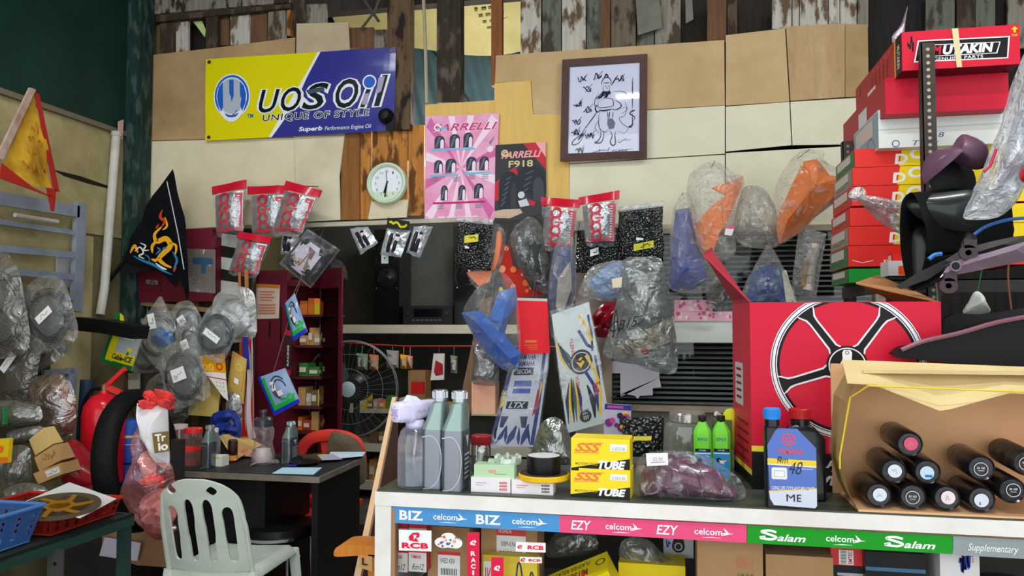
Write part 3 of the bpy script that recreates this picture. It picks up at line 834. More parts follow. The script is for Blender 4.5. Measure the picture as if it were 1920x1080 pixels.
def bubble(label,tl,tr,br,bl,Y,labs,seed=0,group='black bubble-wrapped packs',head=True):
    f=px_face(tl,tr,br,bl,Y,.045,3)
    low=(f.c[2]+f.c[3])/2
    t=thing('bubble_wrapped_pack',label,'pack',(low.x,Y,min(q.z for q in f.c)),group=group)
    pts=subdiv([f.c[0],f.c[1],f.c[2],f.c[3]],9)
    ctr=sum(f.c,Vector())/4
    pts=[q+(q-ctr)*.03*noise.noise(q*22+Vector((seed,0,0))) for q in pts]
    b=M();b.pillow(pts,f.n,.045,.04,7,3.2,.012,20,seed);obj('wrapping',b,BUB,t)
    for k,(u0,v0,u1,v1,m) in enumerate(labs):
        b=M()
        g=Face(f(u0,v0,.004),f(u1,v0+(.03 if k else -.05),.004),f(u1,v1,.004),f(u0,v1+.05*(k == 0),.004))
        b.surf(lambda a,c_:g(a,c_,.012),6,2)
        if k == 0:g.scribble(b,.35,.25,.85,.7,.004,1,6,seed+3,.014)
        obj('price_label',b,[m,INK],t)
    if head:
        b=M();b.surf(lambda a,c_:f(-.02+1.04*a,-.07+.11*c_,.008+.004*math.sin(20*a)),10,2,-.01,f.n);obj('clear_edge',b,film((220,222,222),.35,.2,20,.8),t)
        if Y > 3:string(t,(tl[0]+tr[0])/2,(tl[1]+tr[1])/2,Y)
    return t
bubble('black bubble-wrapped pack on the left, hanging below the pink poster',(857,412),(924,418),(921,508),(853,505),4.2,[(.30,.33,.68,.43,ylab),(.33,.52,.45,.58,WHT)],1)
bubble('middle black bubble-wrapped pack partly behind a red headed packet',(1082,430),(1160,425),(1160,512),(1079,512),4.2,[(.36,.50,.55,.60,WHT)],2)
bubble('right black bubble-wrapped pack at the top of the big grey bag',(1160,395),(1243,384),(1242,482),(1158,487),4.16,[(.36,.72,.80,.80,ylab),(.42,.60,.58,.66,WHT)],3)
# ---- silver antistatic packets
def silver(label,tl,tr,br,bl,Y,seed,head=None):
    f=px_face(tl,tr,br,bl,Y,.03,2)
    low=(f.c[2]+f.c[3])/2
    t=thing('foil_packet',label,'packet',(low.x,Y,min(q.z for q in f.c)),group='silver packets hung under the rail')
    pts=subdiv(f.c,7);pts=[q+Vector((0,0,.008*noise.noise(q*30))) for q in pts]
    b=M();b.pillow(pts,f.n,.03,.02,6,2.5,.02,26,seed);obj('foil_pouch',b,C(216,224,230,.24,.55,bump=.6,bs=30),t)
    for k in range(2):
        b=M();u=.34+.26*k
        b.tube([f(u,.22,.004),f(u+.03,.55,.008),f(u,.86,.002)],.011,7);obj('spark_plug_cap',b,C(44,38,44,.3),t)
    b=M();b.surf(lambda a,c_:f(.55+.2*a,.3+.16*c_,.014),3,2);obj('price_label',b,C(220,206,214,.5),t)
    string(t,(tl[0]+tr[0])/2,(tl[1]+tr[1])/2,Y)
    if head:
        b=M();hf=px_face(*head,Y-.01);hf.rect(b,0,0,1,1,.02,0);b.plate([hf(0,0,.018),hf(1,0,.018),hf(1,1,.018),hf(0,1,.018)],(0,.003,0))
        hf.scribble(b,.1,.3,.9,.8,.012,1,9,4,.022);obj('header_card',b,[C(30,30,20,.4),C(214,206,20,.4)],t)
silver('silver foil packet on the left of the three under the clock rail',(656,430),(690,424),(709,456),(676,478),4.25,1)
silver('silver foil packet with black and yellow header, middle of the three',(726,425),(770,432),(752,482),(713,478),4.25,2,((729,409),(770,416),(768,432),(727,428)))
silver('silver foil packet on the right of the three under the clock rail',(776,424),(812,424),(787,484),(762,474),4.27,3)
silver('silver foil packet tucked behind the tilted photo pack',(530,432),(562,440),(552,478),(526,476),4.3,4)
b=M();b.cyl(PY(718,490,4.3),PY(726,482,4.3),.004);f=px_face((715,478),(728,478),(728,494),(715,494),4.3);b.plate([f(0,0),f(1,0),f(1,1),f(0,1)],(0,.003,0));f.disc(b,.5,.4,.006,.002,1)
string(solo('price_tag',b,[C(196,206,212,.5),BLK],'small pale tag with a hole hanging below the middle foil packet','tag'),722,484,4.3)
# ---- tilted photo pack
f=px_face((575,432),(632,470),(582,536),(528,492),4.22,.03,3)
t=thing('photo_pack','tilted black pack with a pale photo card inside shiny film under the rail','pack',(f(.5,.5).x,4.22,min(q.z for q in f.c)))
b=M();b.pillow(subdiv(f.c,6),f.n,.03,.03,6,4);obj('box',b,C(18,18,20,.3),t);string(t,576,434,4.22)
b=M();f.rect(b,.1,.16,.80,.92,.004,0,6);f.poly(b,[(.14,.5),(.4,.3),(.55,.45),(.3,.75)],.006,1);f.poly(b,[(.4,.25),(.62,.28),(.66,.5),(.5,.48)],.006,2);f.poly(b,[(.16,.72),(.4,.6),(.74,.62),(.75,.88),(.2,.88)],.006,3);f.scribble(b,.2,.3,.7,.8,.008,4,9,5,.008)
obj('photo_card',b,[C(196,190,204,.3),C(222,220,232,.3),C(120,84,96,.3),C(168,158,166,.3),C(150,110,80,.3)],t)
b=M();b.pillow(subdiv([f(-.03,-.05),f(1.06,-.06),f(1.04,1.04),f(-.03,1.06)],6),f.n,.05,.04,6,3,.02,14,3);obj('film_wrap',b,film((226,230,236),.03,.2,12,.9,.3,streak=.4),t)
# ---- motorcycle body panels in carrier bags
GRP='bagged body panels hung on the boards'
def panel3(name,label,cat,pts,Y,th,mat,ridge=None,tilt=0,group=None,bev=.008):
    """moulded body panel: outline pts (px) with an optional raised ridge line (px)"""
    cx=sum(p[0] for p in pts)/len(pts)
    P=[PY(x,y,Y+tilt*(x-cx)) for x,y in pts]
    b=M()
    if ridge:
        R=[PY(x,y,Y-d) for x,y,d in ridge]
        ev=[b.v(p) for p in P];rv=[b.v(p) for p in R];n=len(ev);m=len(rv)
        # nearest ridge vertex for each outline vertex
        near=[min(range(m),key=lambda k:(R[k]-P[i]).length) for i in range(n)]
        for i in range(n):
            j=(i+1)%n
            if near[i] == near[j]:b.f([ev[i],ev[j],rv[near[i]]])
            else:
                seq=[rv[k] for k in (range(near[i],near[j]+1) if near[j] > near[i] else range(near[i],near[j]-1,-1))]
                for k in range(len(seq)-1):b.f([ev[i],seq[k+1],seq[k]])
                b.f([ev[i],ev[j],seq[-1]])
        bmesh.ops.recalc_face_normals(b.bm,faces=list(b.bm.faces))
        b.solid(th)
    else:
        b.plate(P,(0,th,0));b.bevel(bev)
    return solo(name,b,mat,label,cat,group,sharp=28)
def bag(label,pts,Y,tf,tb,mat,neck=None,folds=.02,seed=0,amp=.011,name='plastic_bag',sub=3,fr=7,group=None,extra=None,rings=9):
    P=catmull(pxs(pts,Y),sub)
    b=M();b.pillow(P,FWD,tf*.72,tb,rings,2.2,amp*1.3,fr*1.9,seed,PY(*neck,Y) if neck else None,folds if neck else 0)
    o=solo(name,b,mat,label,'bag',group,sharp=60)
    if neck and Y > 3:string(o,neck[0],max(neck[1],min(q[1] for q in pts)),Y)
    return o
blue=C(56,104,190,.35,coat=.3);blue2=C(34,62,120,.35,coat=.3);lblue=C(112,158,214,.35);org=C(238,120,34,.35,coat=.3);pur=C(98,110,178,.35,coat=.3)
# grey bag beside the dark poster
panel3('motorcycle_fairing','dark grey cowl inside the grey bag below the dark poster','body panel',[(968,428),(998,420),(1026,470),(1028,530),(1000,540),(978,500)],4.22,.02,C(70,76,76,.4),[(1000,450,.08),(1006,500,.09)],group=GRP)
bag('grey bag bulging with a dark cowl, hung below the dark poster',[(985,408),(1006,412),(1020,440),(1032,500),(1030,548),(1010,546),(985,520),(962,480),(957,440)],4.2,.14,.06,greyb,(993,402),.025,1)
# orange blade
panel3('motorcycle_fairing','curved orange blade between the left bubble pack and the grey bag','body panel',[(932,434),(939,432),(940,450),(936,480),(928,505),(921,508),(928,470)],4.24,.03,org)
panel3('motorcycle_fairing','orange fin poking out under the left bubble pack','body panel',[(874,511),(922,506),(918,528),(898,537)],4.25,.02,org)
bag('clear bag holding the orange blade and fin',[(930,418),(948,440),(944,480),(930,515),(905,545),(880,525),(895,490),(915,450)],4.22,.05,.04,clear,(930,412),.01,2)
# festive red paper
b=M();P=pxs([(934,458),(955,460),(962,500),(1000,520),(1022,552),(960,560),(938,510)],4.28);b.plate(P,(0,.01,0))
fr_=px_face((934,455),(1024,455),(1024,560),(934,560),4.28)
rnd=random.Random(5)
for k in range(26):
    u,v=rnd.uniform(.06,.9),rnd.uniform(.05,.95)
    if (v < .45 and u > .24) or (v < .6 and u > .55*v+.35):continue
    fr_.disc(b,u,v,rnd.uniform(.010,.022),.002+.0004*k,1+k%3,9)
solo('festive_paper',b,[C(196,30,20,.5),C(240,120,50,.5),C(236,190,60,.5),C(250,160,120,.5)],'red and gold flowered festive paper showing between the grey and blue bags','paper')
string(COL.objects['festive_paper'],944,460,4.285)
f=px_face((966,558),(1026,560),(1031,662),(973,664),4.0)
b=M();b.plate([f(0,0),f(1,0),f(1,1),f(0,1)],(0,.012,0));f.rect(b,0,0,1,.05,.001,1)
f.rect(b,.22,.76,.60,.80,.001,2);f.rect(b,.18,.84,.62,.855,.001,2);f.rect(b,.3,.88,.62,.895,.001,2);f.rect(b,.34,.92,.62,.93,.001,2)
t=solo('red_envelope',b,[C(234,34,46,.5),C(206,200,190,.4),C(214,130,60,.5)],'large plain red envelope with faint gold print above the sticker sheet','envelope')
string(t,998,560,4.0)
# blue panels behind
panel3('motorcycle_fairing','blue and grey panel in the slim bag right of the red envelope','body panel',[(1040,470),(1068,452),(1076,520),(1064,590),(1034,618),(1030,560)],4.12,.015,blue2,[(1056,500,.05),(1050,560,.06)],group=GRP)
panel3('motorcycle_fairing','grey inner panel in the slim bag right of the red envelope','body panel',[(1046,520),(1070,490),(1072,540),(1054,590),(1042,575)],4.03,.01,C(150,146,136,.5))
bag('slim smoky bag holding blue and grey panels, right of the red envelope',[(1050,440),(1074,445),(1080,500),(1078,560),(1060,600),(1038,635),(1028,600),(1028,540),(1036,480)],4.06,.10,.06,milky2,(1055,430),.02,4)
# pale blue bag
panel3('motorcycle_fairing','pale blue panel in the wide bag under the middle bubble pack','body panel',[(1104,530),(1150,492),(1196,500),(1180,552),(1130,560)],4.14,.02,lblue,[(1150,520,.05),(1165,530,.05)])
t0=bag('wide pale bag with a blue panel under the middle bubble pack',[(1110,500),(1160,488),(1205,495),(1200,545),(1165,568),(1110,560),(1084,553),(1094,525)],4.1,.09,.06,milky,(1160,470),.02,5)
b=M();f=px_face((1148,524),(1168,520),(1166,540),(1150,540),3.97);f.rect(b,0,0,1,1,.045);obj('price_sticker',b,C(226,212,186,.6),t0)
# red wrapped lamp
b=M();b.pillow(catmull(pxs([(1112,590),(1135,568),(1170,566),(1168,600),(1150,630),(1120,632),(1104,620)],4.1),3),FWD,.06,.05,9,2.2,.045,30,6)
solo('tail_lamp',b,C(140,16,34,.18,bump=.4,bs=30,coat=.6),'dark red lamp wrapped in glossy film behind the big grey bag','lamp')
# big grey bag with a card-backed panel
f=px_face((1128,655),(1262,592),(1270,640),(1172,690),3.98)
b=M();b.plate(pxs([(1132,660),(1262,592),(1270,635),(1180,672)],3.98),(0,.02,0))
for k in range(9):f.scribble(b,.16+.09*k,.2,.22+.09*k,.7,.006,1,3,k,.003)
f.rect(b,.3,.62,.43,.95,.004,2);f.rect(b,.40,.62,.5,.9,.005,3)
solo('cardboard_strip',b,[C(202,186,156,.7),C(110,96,80,.6),C(224,222,220,.5),C(206,40,46,.5)],'written-on cardboard strip lying slanted in the big grey bag','cardboard')
panel3('motorcycle_fairing','dark panel standing in the big grey bag above the cardboard strip','body panel',[(1200,600),(1256,560),(1262,600),(1215,628)],4.0,.02,C(58,70,72,.4))
t0=bag('big grey carrier bag with cardboard at its bottom, left of the pink reflection boxes',[(1168,488),(1205,482),(1240,486),(1250,540),(1262,600),(1270,655),(1266,700),(1225,696),(1180,680),(1130,664),(1145,610),(1160,545)],3.95,.12,.08,film((126,136,130),.46,.25,12,.8,.3,streak=.3),(1205,470),.03,7)
f=px_face((1140,580),(1215,560),(1215,620),(1140,640),3.83);b=M();f.text(b,'CB15',.05,.45,.75,.75,.0,0,0,.3);f.scribble(b,.1,.1,.3,.9,.006,0,5,2,0)
obj('marker_writing',b,C(40,40,40,.6),t0)
# blue panel pair in the left bag
panel3('motorcycle_fairing','long blue side panel crossing the left bag towards the lower right','body panel',[(868,588),(902,586),(976,664),(970,690),(944,690),(905,650)],3.95,.012,blue,[(890,600,.05),(925,640,.07),(955,672,.05)],group=GRP)
panel3('motorcycle_fairing','short blue panel standing above the long one in the left bag','body panel',[(938,548),(966,540),(966,570),(948,600),(944,630),(918,600),(930,570)],4.0,.012,C(70,122,206,.35,coat=.3),[(950,570,.05),(940,600,.05)],group=GRP)
bag('clear bag holding two blue panels at the left end of the row',[(930,505),(955,520),(968,545),(974,600),(976,660),(966,698),(940,690),(900,650),(876,610),(868,585),(882,555),(905,530)],3.93,.13,.08,film((206,208,200),.04,.12,14,1.0,.34,streak=.40),(935,495),.025,8)
# small grey bag and peach box beneath
b=M();b.pillow(catmull(pxs([(886,640),(905,655),(930,670),(936,700),(930,722),(900,722),(884,715),(888,680)],4.0),3),FWD,.07,.05,7,2.4,.03,14,9)
solo('grey_pouch',b,greyb,'crumpled grey pouch under the blue panel bag','pouch')
b=M();lo=PY(884,776,4.0);hi=PY(936,714,4.1);b.box(lo,hi);b.bevel(.006);t=solo('peach_box',b,C(222,160,134,.6,n2=(226,190,140),ns=8),'peach coloured carton hanging under the grey pouch','box');string(t,908,716,4.05)
# purple blue panel
panel3('motorcycle_fairing','tall violet blue panel in the bag left of the orange ones','body panel',[(1270,396),(1292,392),(1304,450),(1322,520),(1300,535),(1258,540),(1262,460)],4.16,.015,pur,[(1284,440,.07),(1286,500,.09)],group=GRP)
bag('tall bag with a violet blue panel and clear bottom, left of the orange panels',[(1275,368),(1292,362),(1306,400),(1318,460),(1340,510),(1345,535),(1320,550),(1262,545),(1252,520),(1256,450),(1262,395)],4.14,.14,.06,milky2,(1280,355),.02,10)
# orange panels
panel3('motorcycle_fairing','orange hooked panel in the left orange bag','body panel',[(1335,352),(1394,330),(1390,352),(1366,410),(1350,435),(1338,470),(1318,468),(1300,425),(1330,390),(1362,366)],4.1,.03,org,group=GRP)
t0=bag('bag with the hooked orange panel over the wheel carton flap',[(1310,312),(1340,302),(1372,320),(1395,335),(1390,370),(1378,420),(1380,470),(1360,488),(1335,482),(1312,470),(1300,425),(1288,370),(1292,330)],4.04,.12,.10,milky2,(1340,292),.02,11)
b=M();f=px_face((1362,424),(1378,424),(1372,442),(1358,440),3.90);f.rect(b,0,.25,1,1,.0,0);f.rect(b,0,0,1,.3,.0,1);obj('price_sticker',b,[C(232,220,222,.5),C(232,90,130,.5)],t0)
bag('empty looking pale bag between the two orange panels',[(1396,350),(1430,352),(1450,380),(1462,430),(1458,462),(1420,466),(1384,455),(1376,420),(1384,380)],4.16,.12,.06,milky,(1410,335),.03,12)
panel3('motorcycle_fairing','big orange panel in the right orange bag','body panel',[(1508,306),(1530,302),(1552,332),(1577,336),(1574,352),(1500,430),(1464,454),(1460,430),(1466,398)],4.1,.015,org,[(1528,350,.10),(1480,410,.10)],group=GRP)
panel3('motorcycle_fairing','dark brown guard behind the big orange panel','body panel',[(1545,370),(1577,340),(1577,372),(1540,398),(1500,430)],4.14,.02,C(92,70,66,.5))
bag('bag with the big orange panel, hung nearest the red cartons',[(1490,292),(1515,280),(1545,284),(1545,300),(1572,320),(1580,350),(1575,372),(1540,400),(1505,432),(1462,458),(1456,420),(1450,370),(1462,330)],4.03,.10,.10,film((190,188,176),.06,.16,14,1.0,.32,streak=.4),(1518,270),.02,13)
# white-blue bag in front of the louvres, and the bubble tube
panel3('motorcycle_fairing','blue and pale panel inside the tied bag over the wheel carton','body panel',[(1412,515),(1440,500),(1462,508),(1468,566),(1402,566)],4.02,.02,blue2,[(1436,530,.05),(1440,550,.05)])
panel3('cream_rod','cream rod inside the tied bag over the wheel carton','rod',[(1466,508),(1474,506),(1492,566),(1474,566)],4.0,.02,C(206,200,176,.5))
bag('tied clear bag of blue parts hanging over the wheel carton',[(1436,462),(1446,462),(1464,492),(1486,540),(1494,570),(1460,584),(1420,584),(1388,570),(1398,530),(1418,492)],3.98,.12,.08,film((204,210,212),.10,.15,14,1.0,.36,streak=.4),(1441,455),.03,14)
f=px_face((1498,424),(1550,438),(1530,560),(1482,550),4.1,.03,3)
t=thing('bubble_wrapped_tube','slanting bubble-wrapped tube before the louvres, right of the tied bag','pack',(f(.5,1).x,4.1,f(.5,1).z))
b=M();b.pillow(subdiv(f.c,6),f.n,.05,.04,6,2.4,.01,20,4);obj('bubble_wrap',b,film((196,198,196),.28,.12,40,1,.4,streak=.5),t)
b=M();b.tube([f(.62,.2,-.01),f(.6,.9,-.01)],.028,10);obj('cream_tube',b,C(196,180,168,.4),t)
b=M();b.tube([f(.40,.45,.0),f(.42,.85,.0)],.016,8);obj('brown_rod',b,C(160,120,60,.5),t)
b=M();b.pillow(catmull(pxs([(1330,482),(1352,490),(1366,520),(1362,570),(1345,582),(1328,570),(1322,530)],4.2),3),FWD,.06,.04,6,2.2,.03,16,15)
solo('crumpled_film',b,film((120,118,114),.5,.12,14,1,.4,streak=.4),'crumpled dark film hanging beneath the left orange bag','film')
string(COL.objects['crumpled_film'],1340,486,4.2)
# solid white and pink shapes stand in for a reflection in the window glass
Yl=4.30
b=M();b.box(PY(1262,642,Yl),PY(1400,602,YW-.035));b.bevel(.006);solo('reflection_slab',b,C(222,226,216,.4),'white slab standing in for a reflection across the louvred window','reflection')
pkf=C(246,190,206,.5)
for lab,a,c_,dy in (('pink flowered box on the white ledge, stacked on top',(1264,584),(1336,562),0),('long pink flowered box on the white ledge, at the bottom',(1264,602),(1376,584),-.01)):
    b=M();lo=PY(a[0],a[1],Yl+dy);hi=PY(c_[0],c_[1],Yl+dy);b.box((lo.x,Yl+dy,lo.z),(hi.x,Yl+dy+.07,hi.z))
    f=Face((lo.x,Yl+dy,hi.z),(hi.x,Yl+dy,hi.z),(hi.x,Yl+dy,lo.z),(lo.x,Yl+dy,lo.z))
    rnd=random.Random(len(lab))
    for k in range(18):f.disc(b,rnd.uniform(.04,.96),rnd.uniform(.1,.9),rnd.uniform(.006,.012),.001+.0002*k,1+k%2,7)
    solo('reflection_box',b,[pkf,C(224,96,130,.5),C(252,232,232,.5)],lab,'box')
# red leaning strip behind the sticker sheet and a plank in the doorway
b=M();b.plate(pxs([(903,560),(925,556),(825,1066),(795,1066)],4.40),(0,.03,0));solo('leaning_plank',b,wood((140,108,84),(112,84,64),3,.7),'brown plank leaning in the opening behind the blue panel bag','plank')
# ---- sticker sheets
def sheet_face(tl,tr,br,bl,Y):return px_face(tl,tr,br,bl,Y)
f=sheet_face((962,662),(1030,660),(1006,838),(920,836),4.03)
nav=C(40,56,120,.3);gsh=C(188,194,206,.3,coat=.5);yl2=C(232,196,40,.3);
b=M();b.plate([f(0,0,-.001),f(1,0,-.001),f(1,1,-.001),f(0,1,-.001)],(0,.002,0));f.rect(b,0,0,1,1,.0005,0)
for v in (.02,.09):
    f.text(b,'YAMAHA',.16,v,.66,v+.055,.001,1,.02)
f.rect(b,.15,.16,.66,.24,.001,2);f.text(b,'SECOA',.22,.175,.6,.225,.0015,0,.02)
f.rect(b,.22,.30,.66,.36,.001,5);f.rect(b,.22,.385,.66,.435,.001,5);f.rect(b,.14,.52,.66,.60,.001,2);f.text(b,'LTX',.2,.53,.6,.59,.0015,0,.03,.3)
for s in (.02,.9):
    f.line(b,[(.06+.8*(s > .5),.0),(s,.5),(s-.02,.98)],.014,.001,1);f.line(b,[(.10+.8*(s > .5),.0),(s+.04,.5),(s+.02,.98)],.006,.001,1)
f.poly(b,[(-.0,.44),(.06,.40),(.08,.56),(.0,.60)],.0014,3);f.poly(b,[(.84,.38),(.92,.5),(.9,.62),(.8,.68)],.0014,4);f.poly(b,[(.88,.3),(.94,.34),(.9,.52)],.0016,3)
f.poly(b,[(.08,.68),(.26,.68),(.18,.80),(.1,.80)],.001,6);f.poly(b,[(.52,.68),(.7,.68),(.7,.80),(.6,.80)],.001,6)
for (u0,v0,u1,v1,wd) in ((.26,.78,.08,.98,.022),(.26,.78,.3,.96,.016),(.48,.78,.34,.98,.034),(.55,.8,.6,.98,.018),(.75,.76,.66,.98,.03),(.75,.78,.84,.97,.014),(.03,.8,.06,.96,.014)):f.line(b,[(u0,v0),((u0+u1)/2,(v0+v1)/2+.02),(u1,v1)],wd,.001,1,True)
t=tag(obj('sticker_sheet',b,[gsh,nav,C(30,30,34,.3),yl2,C(150,36,60,.3),C(70,92,176,.3),C(36,44,80,.3)]),'long silver and blue decal sheet under the red envelope','decal sheet')
string(t,996,662,4.03)
b=M();b.pillow(subdiv([f(-.03,-.02,.004),f(1.03,-.02,.004),f(1.05,1.02,.004),f(-.05,1.02,.004)],7),f.n,.02,.004,6,3,.012,12,21);obj('clear_sleeve',b,film((214,218,224),.03,.06,7,.9,.2,streak=.45),t)
f=sheet_face((1034,590),(1104,566),(1144,790),(1064,812),3.96)
b=M();b.plate([f(0,0,-.001),f(1,0,-.001),f(1,1,-.001),f(0,1,-.001)],(0,.002,0));f.rect(b,0,0,1,1,.0005,0)
f.text(b,'YLENON',.36,.24,.45,.44,.001,1,.02,0,1,-1);f.text(b,'VLENON',.36,.56,.45,.74,.001,1,.02,0,1,-1);f.text(b,'RINDA',.34,.76,.40,.90,.001,2,0,0,1,-1)
f.disc(b,.56,.46,.062,.001,3,24);f.disc(b,.56,.46,.05,.0016,4,24,.046);f.poly(b,[(.44,.45),(.58,.42),(.66,.46),(.54,.51)],.002,5);f.scribble(b,.46,.44,.66,.49,.008,3,5,4,.0025)
for k in range(6):
    u=.06+.065*k;f.line(b,[(u+.14-.03*k,.56+.02*abs(k-2)),(u+.03,.74),(u,.93)],.018,.001,[2,5,3,6,5,2][k],True)
for k in range(4):f.line(b,[(.02+.05*k,.22+.03*k),(.1+.06*k,.38),(.24+.05*k,.5)],.016,.0012,[5,2,3,6][k],True)
for s in (0,.34):f.line(b,[(.62,.20+s),(.78,.34+s),(.92,.38+s)],.016,.0012,2);f.line(b,[(.92,.10+s),(.93,.26+s),(.88,.40+s)],.012,.0012,2);f.line(b,[(.7,.08+s),(.84,.2+s),(.9,.32+s)],.014,.0014,5)
f.line(b,[(.62,.66),(.70,.8),(.68,.94)],.03,.001,3,True);f.line(b,[(.74,.62),(.8,.74),(.78,.9)],.024,.001,2,True);f.line(b,[(.84,.64),(.92,.74),(.8,.92)],.014,.0014,5);f.text(b,'SS',.76,.66,.88,.76,.002,1,.02,.3)
f.disc(b,.47,.905,.03,.001,3,16,.02)
for k in range(4):f.rect(b,.40+.045*k,.85,.42+.045*k,.95,.0012,3)
f.rect(b,.36,.89,.60,.90,.0012,3)
t=tag(obj('sticker_sheet',b,[C(204,214,214,.3,coat=.5),C(196,60,70,.3),nav,C(34,36,44,.3),C(220,220,220,.3),yl2,C(70,96,100,.3)]),'slanting white and yellow decal sheet right of the silver and blue one','decal sheet')
string(t,1069,578,3.96)
b=M();b.pillow(subdiv([f(-.03,-.03,.004),f(1.03,-.03,.004),f(1.04,.99,.004),f(-.02,.99,.004)],7),f.n,.02,.004,6,3,.012,12,22);obj('clear_sleeve',b,film((214,222,218),.03,.06,7,.9,.2,streak=.45),t)
# ================================================================== the glass display counter
YC=1.98;ZC=1.0
cl=PY(703,916,YC).x                      # left end of the counter
cr_=2.05
ct=thing('display_counter','white framed glass display counter with advertising strips across the front','counter',(cl,YC,0))
fw=C(232,228,222,.45,n2=(206,198,188),ns=5,nstr=.6)
b=M();b.box((cl,YC,ZC-.040),(cr_,YC+.54,ZC-.004));b.bevel(.003);obj('top_frame',b,fw,ct)
b=M();b.box((cl+.004,YC+.004,ZC-.006),(cr_,YC+.54,ZC));obj('worktop',b,C(70,78,66,.35,n2=(48,52,44),ns=6),ct)
for x in (cl,cr_-.05):
    b=M();b.box((x,YC+.002,0),(x+.045,YC+.045,ZC-.040));b.bevel(.003);obj('post',b,fw,ct)
b=M();b.box((cl,YC+.495,0),(cl+.045,YC+.54,ZC-.040));obj('post',b,fw,ct)
b=M();b.box((cl+.045,YC+.010,ZC-.050),(cr_,YC+.04,ZC-.040));obj('inner_frame',b,C(150,120,92,.7,n2=(110,86,66),ns=20),ct)
b=M();b.box((cl+.045,YC+.006,.1),(cl+.055,YC+.03,ZC-.05));obj('inner_frame',b,C(160,124,90,.7),ct)
b=M();b.box((cl+.05,YC+.012,.1),(cr_-.05,YC+.016,ZC-.055));obj('glass_front',b,pane((252,253,253),.0,.3),ct)
b=M();b.box((cl+.02,YC+.03,.655),(cr_-.05,YC+.5,.665));obj('shelf',b,C(150,160,158,.3),ct)
b=M();b.box((cl,YC+.50,0),(cr_,YC+.52,ZC-.05));obj('back_panel',b,C(60,56,52,.7),ct)
b=M();b.box((cl,YC+.045,0),(cl+.01,YC+.495,ZC-.05));obj('side_panel',b,fw,ct)
b=M();b.box((cl,YC+.01,0),(cr_,YC+.52,.12));obj('plinth',b,fw,ct)
# ---- advertising strips stuck on the glass
YS=YC+.007
def bird(f,b,u,v,s,mi):
    a=f.h/f.w
    f.poly(b,[(u-.5*s*a,v+.02),(u+.1*s*a,v-.04*s),(u+.62*s*a,v+.02*s),(u+.05*s*a,v+.10*s)],.0012,mi)
    f.poly(b,[(u-.18*s*a,v-.42*s),(u+.16*s*a,v-.12*s),(u+.22*s*a,v-.01*s),(u-.02*s*a,v-.04*s)],.0013,mi)
    f.poly(b,[(u-.35*s*a,v+.24*s),(u+.1*s*a,v+.12*s),(u+.3*s*a,v+.03*s),(u-.1*s*a,v+.05*s)],.0013,mi)
def strip(label,x0,y0,x1,y1,col,items,h0,h1):
    f=px_face((x0,y0),(x1,y1),(x1,y1+h1),(x0,y0+h0),YS)
    b=M();f.rect(b,0,0,1,1,.0004,0);b.plate([f(0,0),f(1,0),f(1,1),f(0,1)],(0,.0008,0))
    for kind,u0,u1 in items:
        if kind == 'celcom':
            f.text(b,'celcom',u0,.30,u0+(u1-u0)*.76,.66,.001,1,.012);bird(f,b,u0+(u1-u0)*.86,.52,.72,1)
            f.line(b,[(u0+.2*(u1-u0),.83),(u0+.45*(u1-u0),.80),(u0+.72*(u1-u0),.81)],.0022,.001,1,True)
        elif kind == 'BIZ':
            f.text(b,'BIZ',u0,.22,u1,.78,.001,1,.03,0,1.05);q=u1-u0
            for c_,e in ((.08,.10),(.50,.11)):
                for v in (.22,.74):f.rect(b,u0+(c_-e)*q,v,u0+(c_+e)*q,v+.04,.0011,1)
            f.rect(b,u0+.66*q,.22,u0+.69*q,.36,.0011,1);f.rect(b,u0+.985*q,.62,u0+1.01*q,.78,.0011,1)
        elif kind == 'EZY':f.text(b,'EZY',u0,.24,u1,.78,.001,1,.015,.18,1.0)
        elif kind == 'Salam':
            f.line(b,[(p.x,p.y) for p in catmull([Vector(q) for q in ((u0+.36*(u1-u0),.30),(u0+.2*(u1-u0),.22),(u0+.03*(u1-u0),.30),(u0+.2*(u1-u0),.44),(u0+.36*(u1-u0),.58),(u0+.25*(u1-u0),.72),(u0,.66),(u0+.12*(u1-u0),.58))],5,False)],.0055,.001,1)
            f.text(b,'alam',u0+.38*(u1-u0),.40,u1,.80,.001,1,.02,.3)
        else:f.text(b,kind,u0,.34,u1,.84,.001,1,0,.3)
    tag(obj('advertising_strip',b,[col,C(240,240,238,.4)]),label,'sticker')
strip('blue strip with white business lettering at the left end of the counter glass',731,948,1049,966,C(74,144,200,.4),[('BIZ',.06,.20),('celcom',.265,.455),('BIZ',.52,.66),('celcom',.73,.92)],32,32)
strip('pink strip with white lettering on the counter glass',1049,966,1400,985,C(226,76,122,.4),[('EZY',.065,.175),('celcom',.255,.44),('EZY',.53,.645),('celcom',.73,.92)],32,33)
strip('green strip with white lettering on the counter glass',1401,985,1786,1005,C(22,146,30,.4),[('Salam',.065,.295),('celcom',.395,.575),('Salam',.68,.92)],33,34)
strip('grey strip lettered Supplementary at the right end of the counter glass',1787,1005,1990,1016,C(140,150,150,.45),[('Supplementary',.14,.61)],35,36)
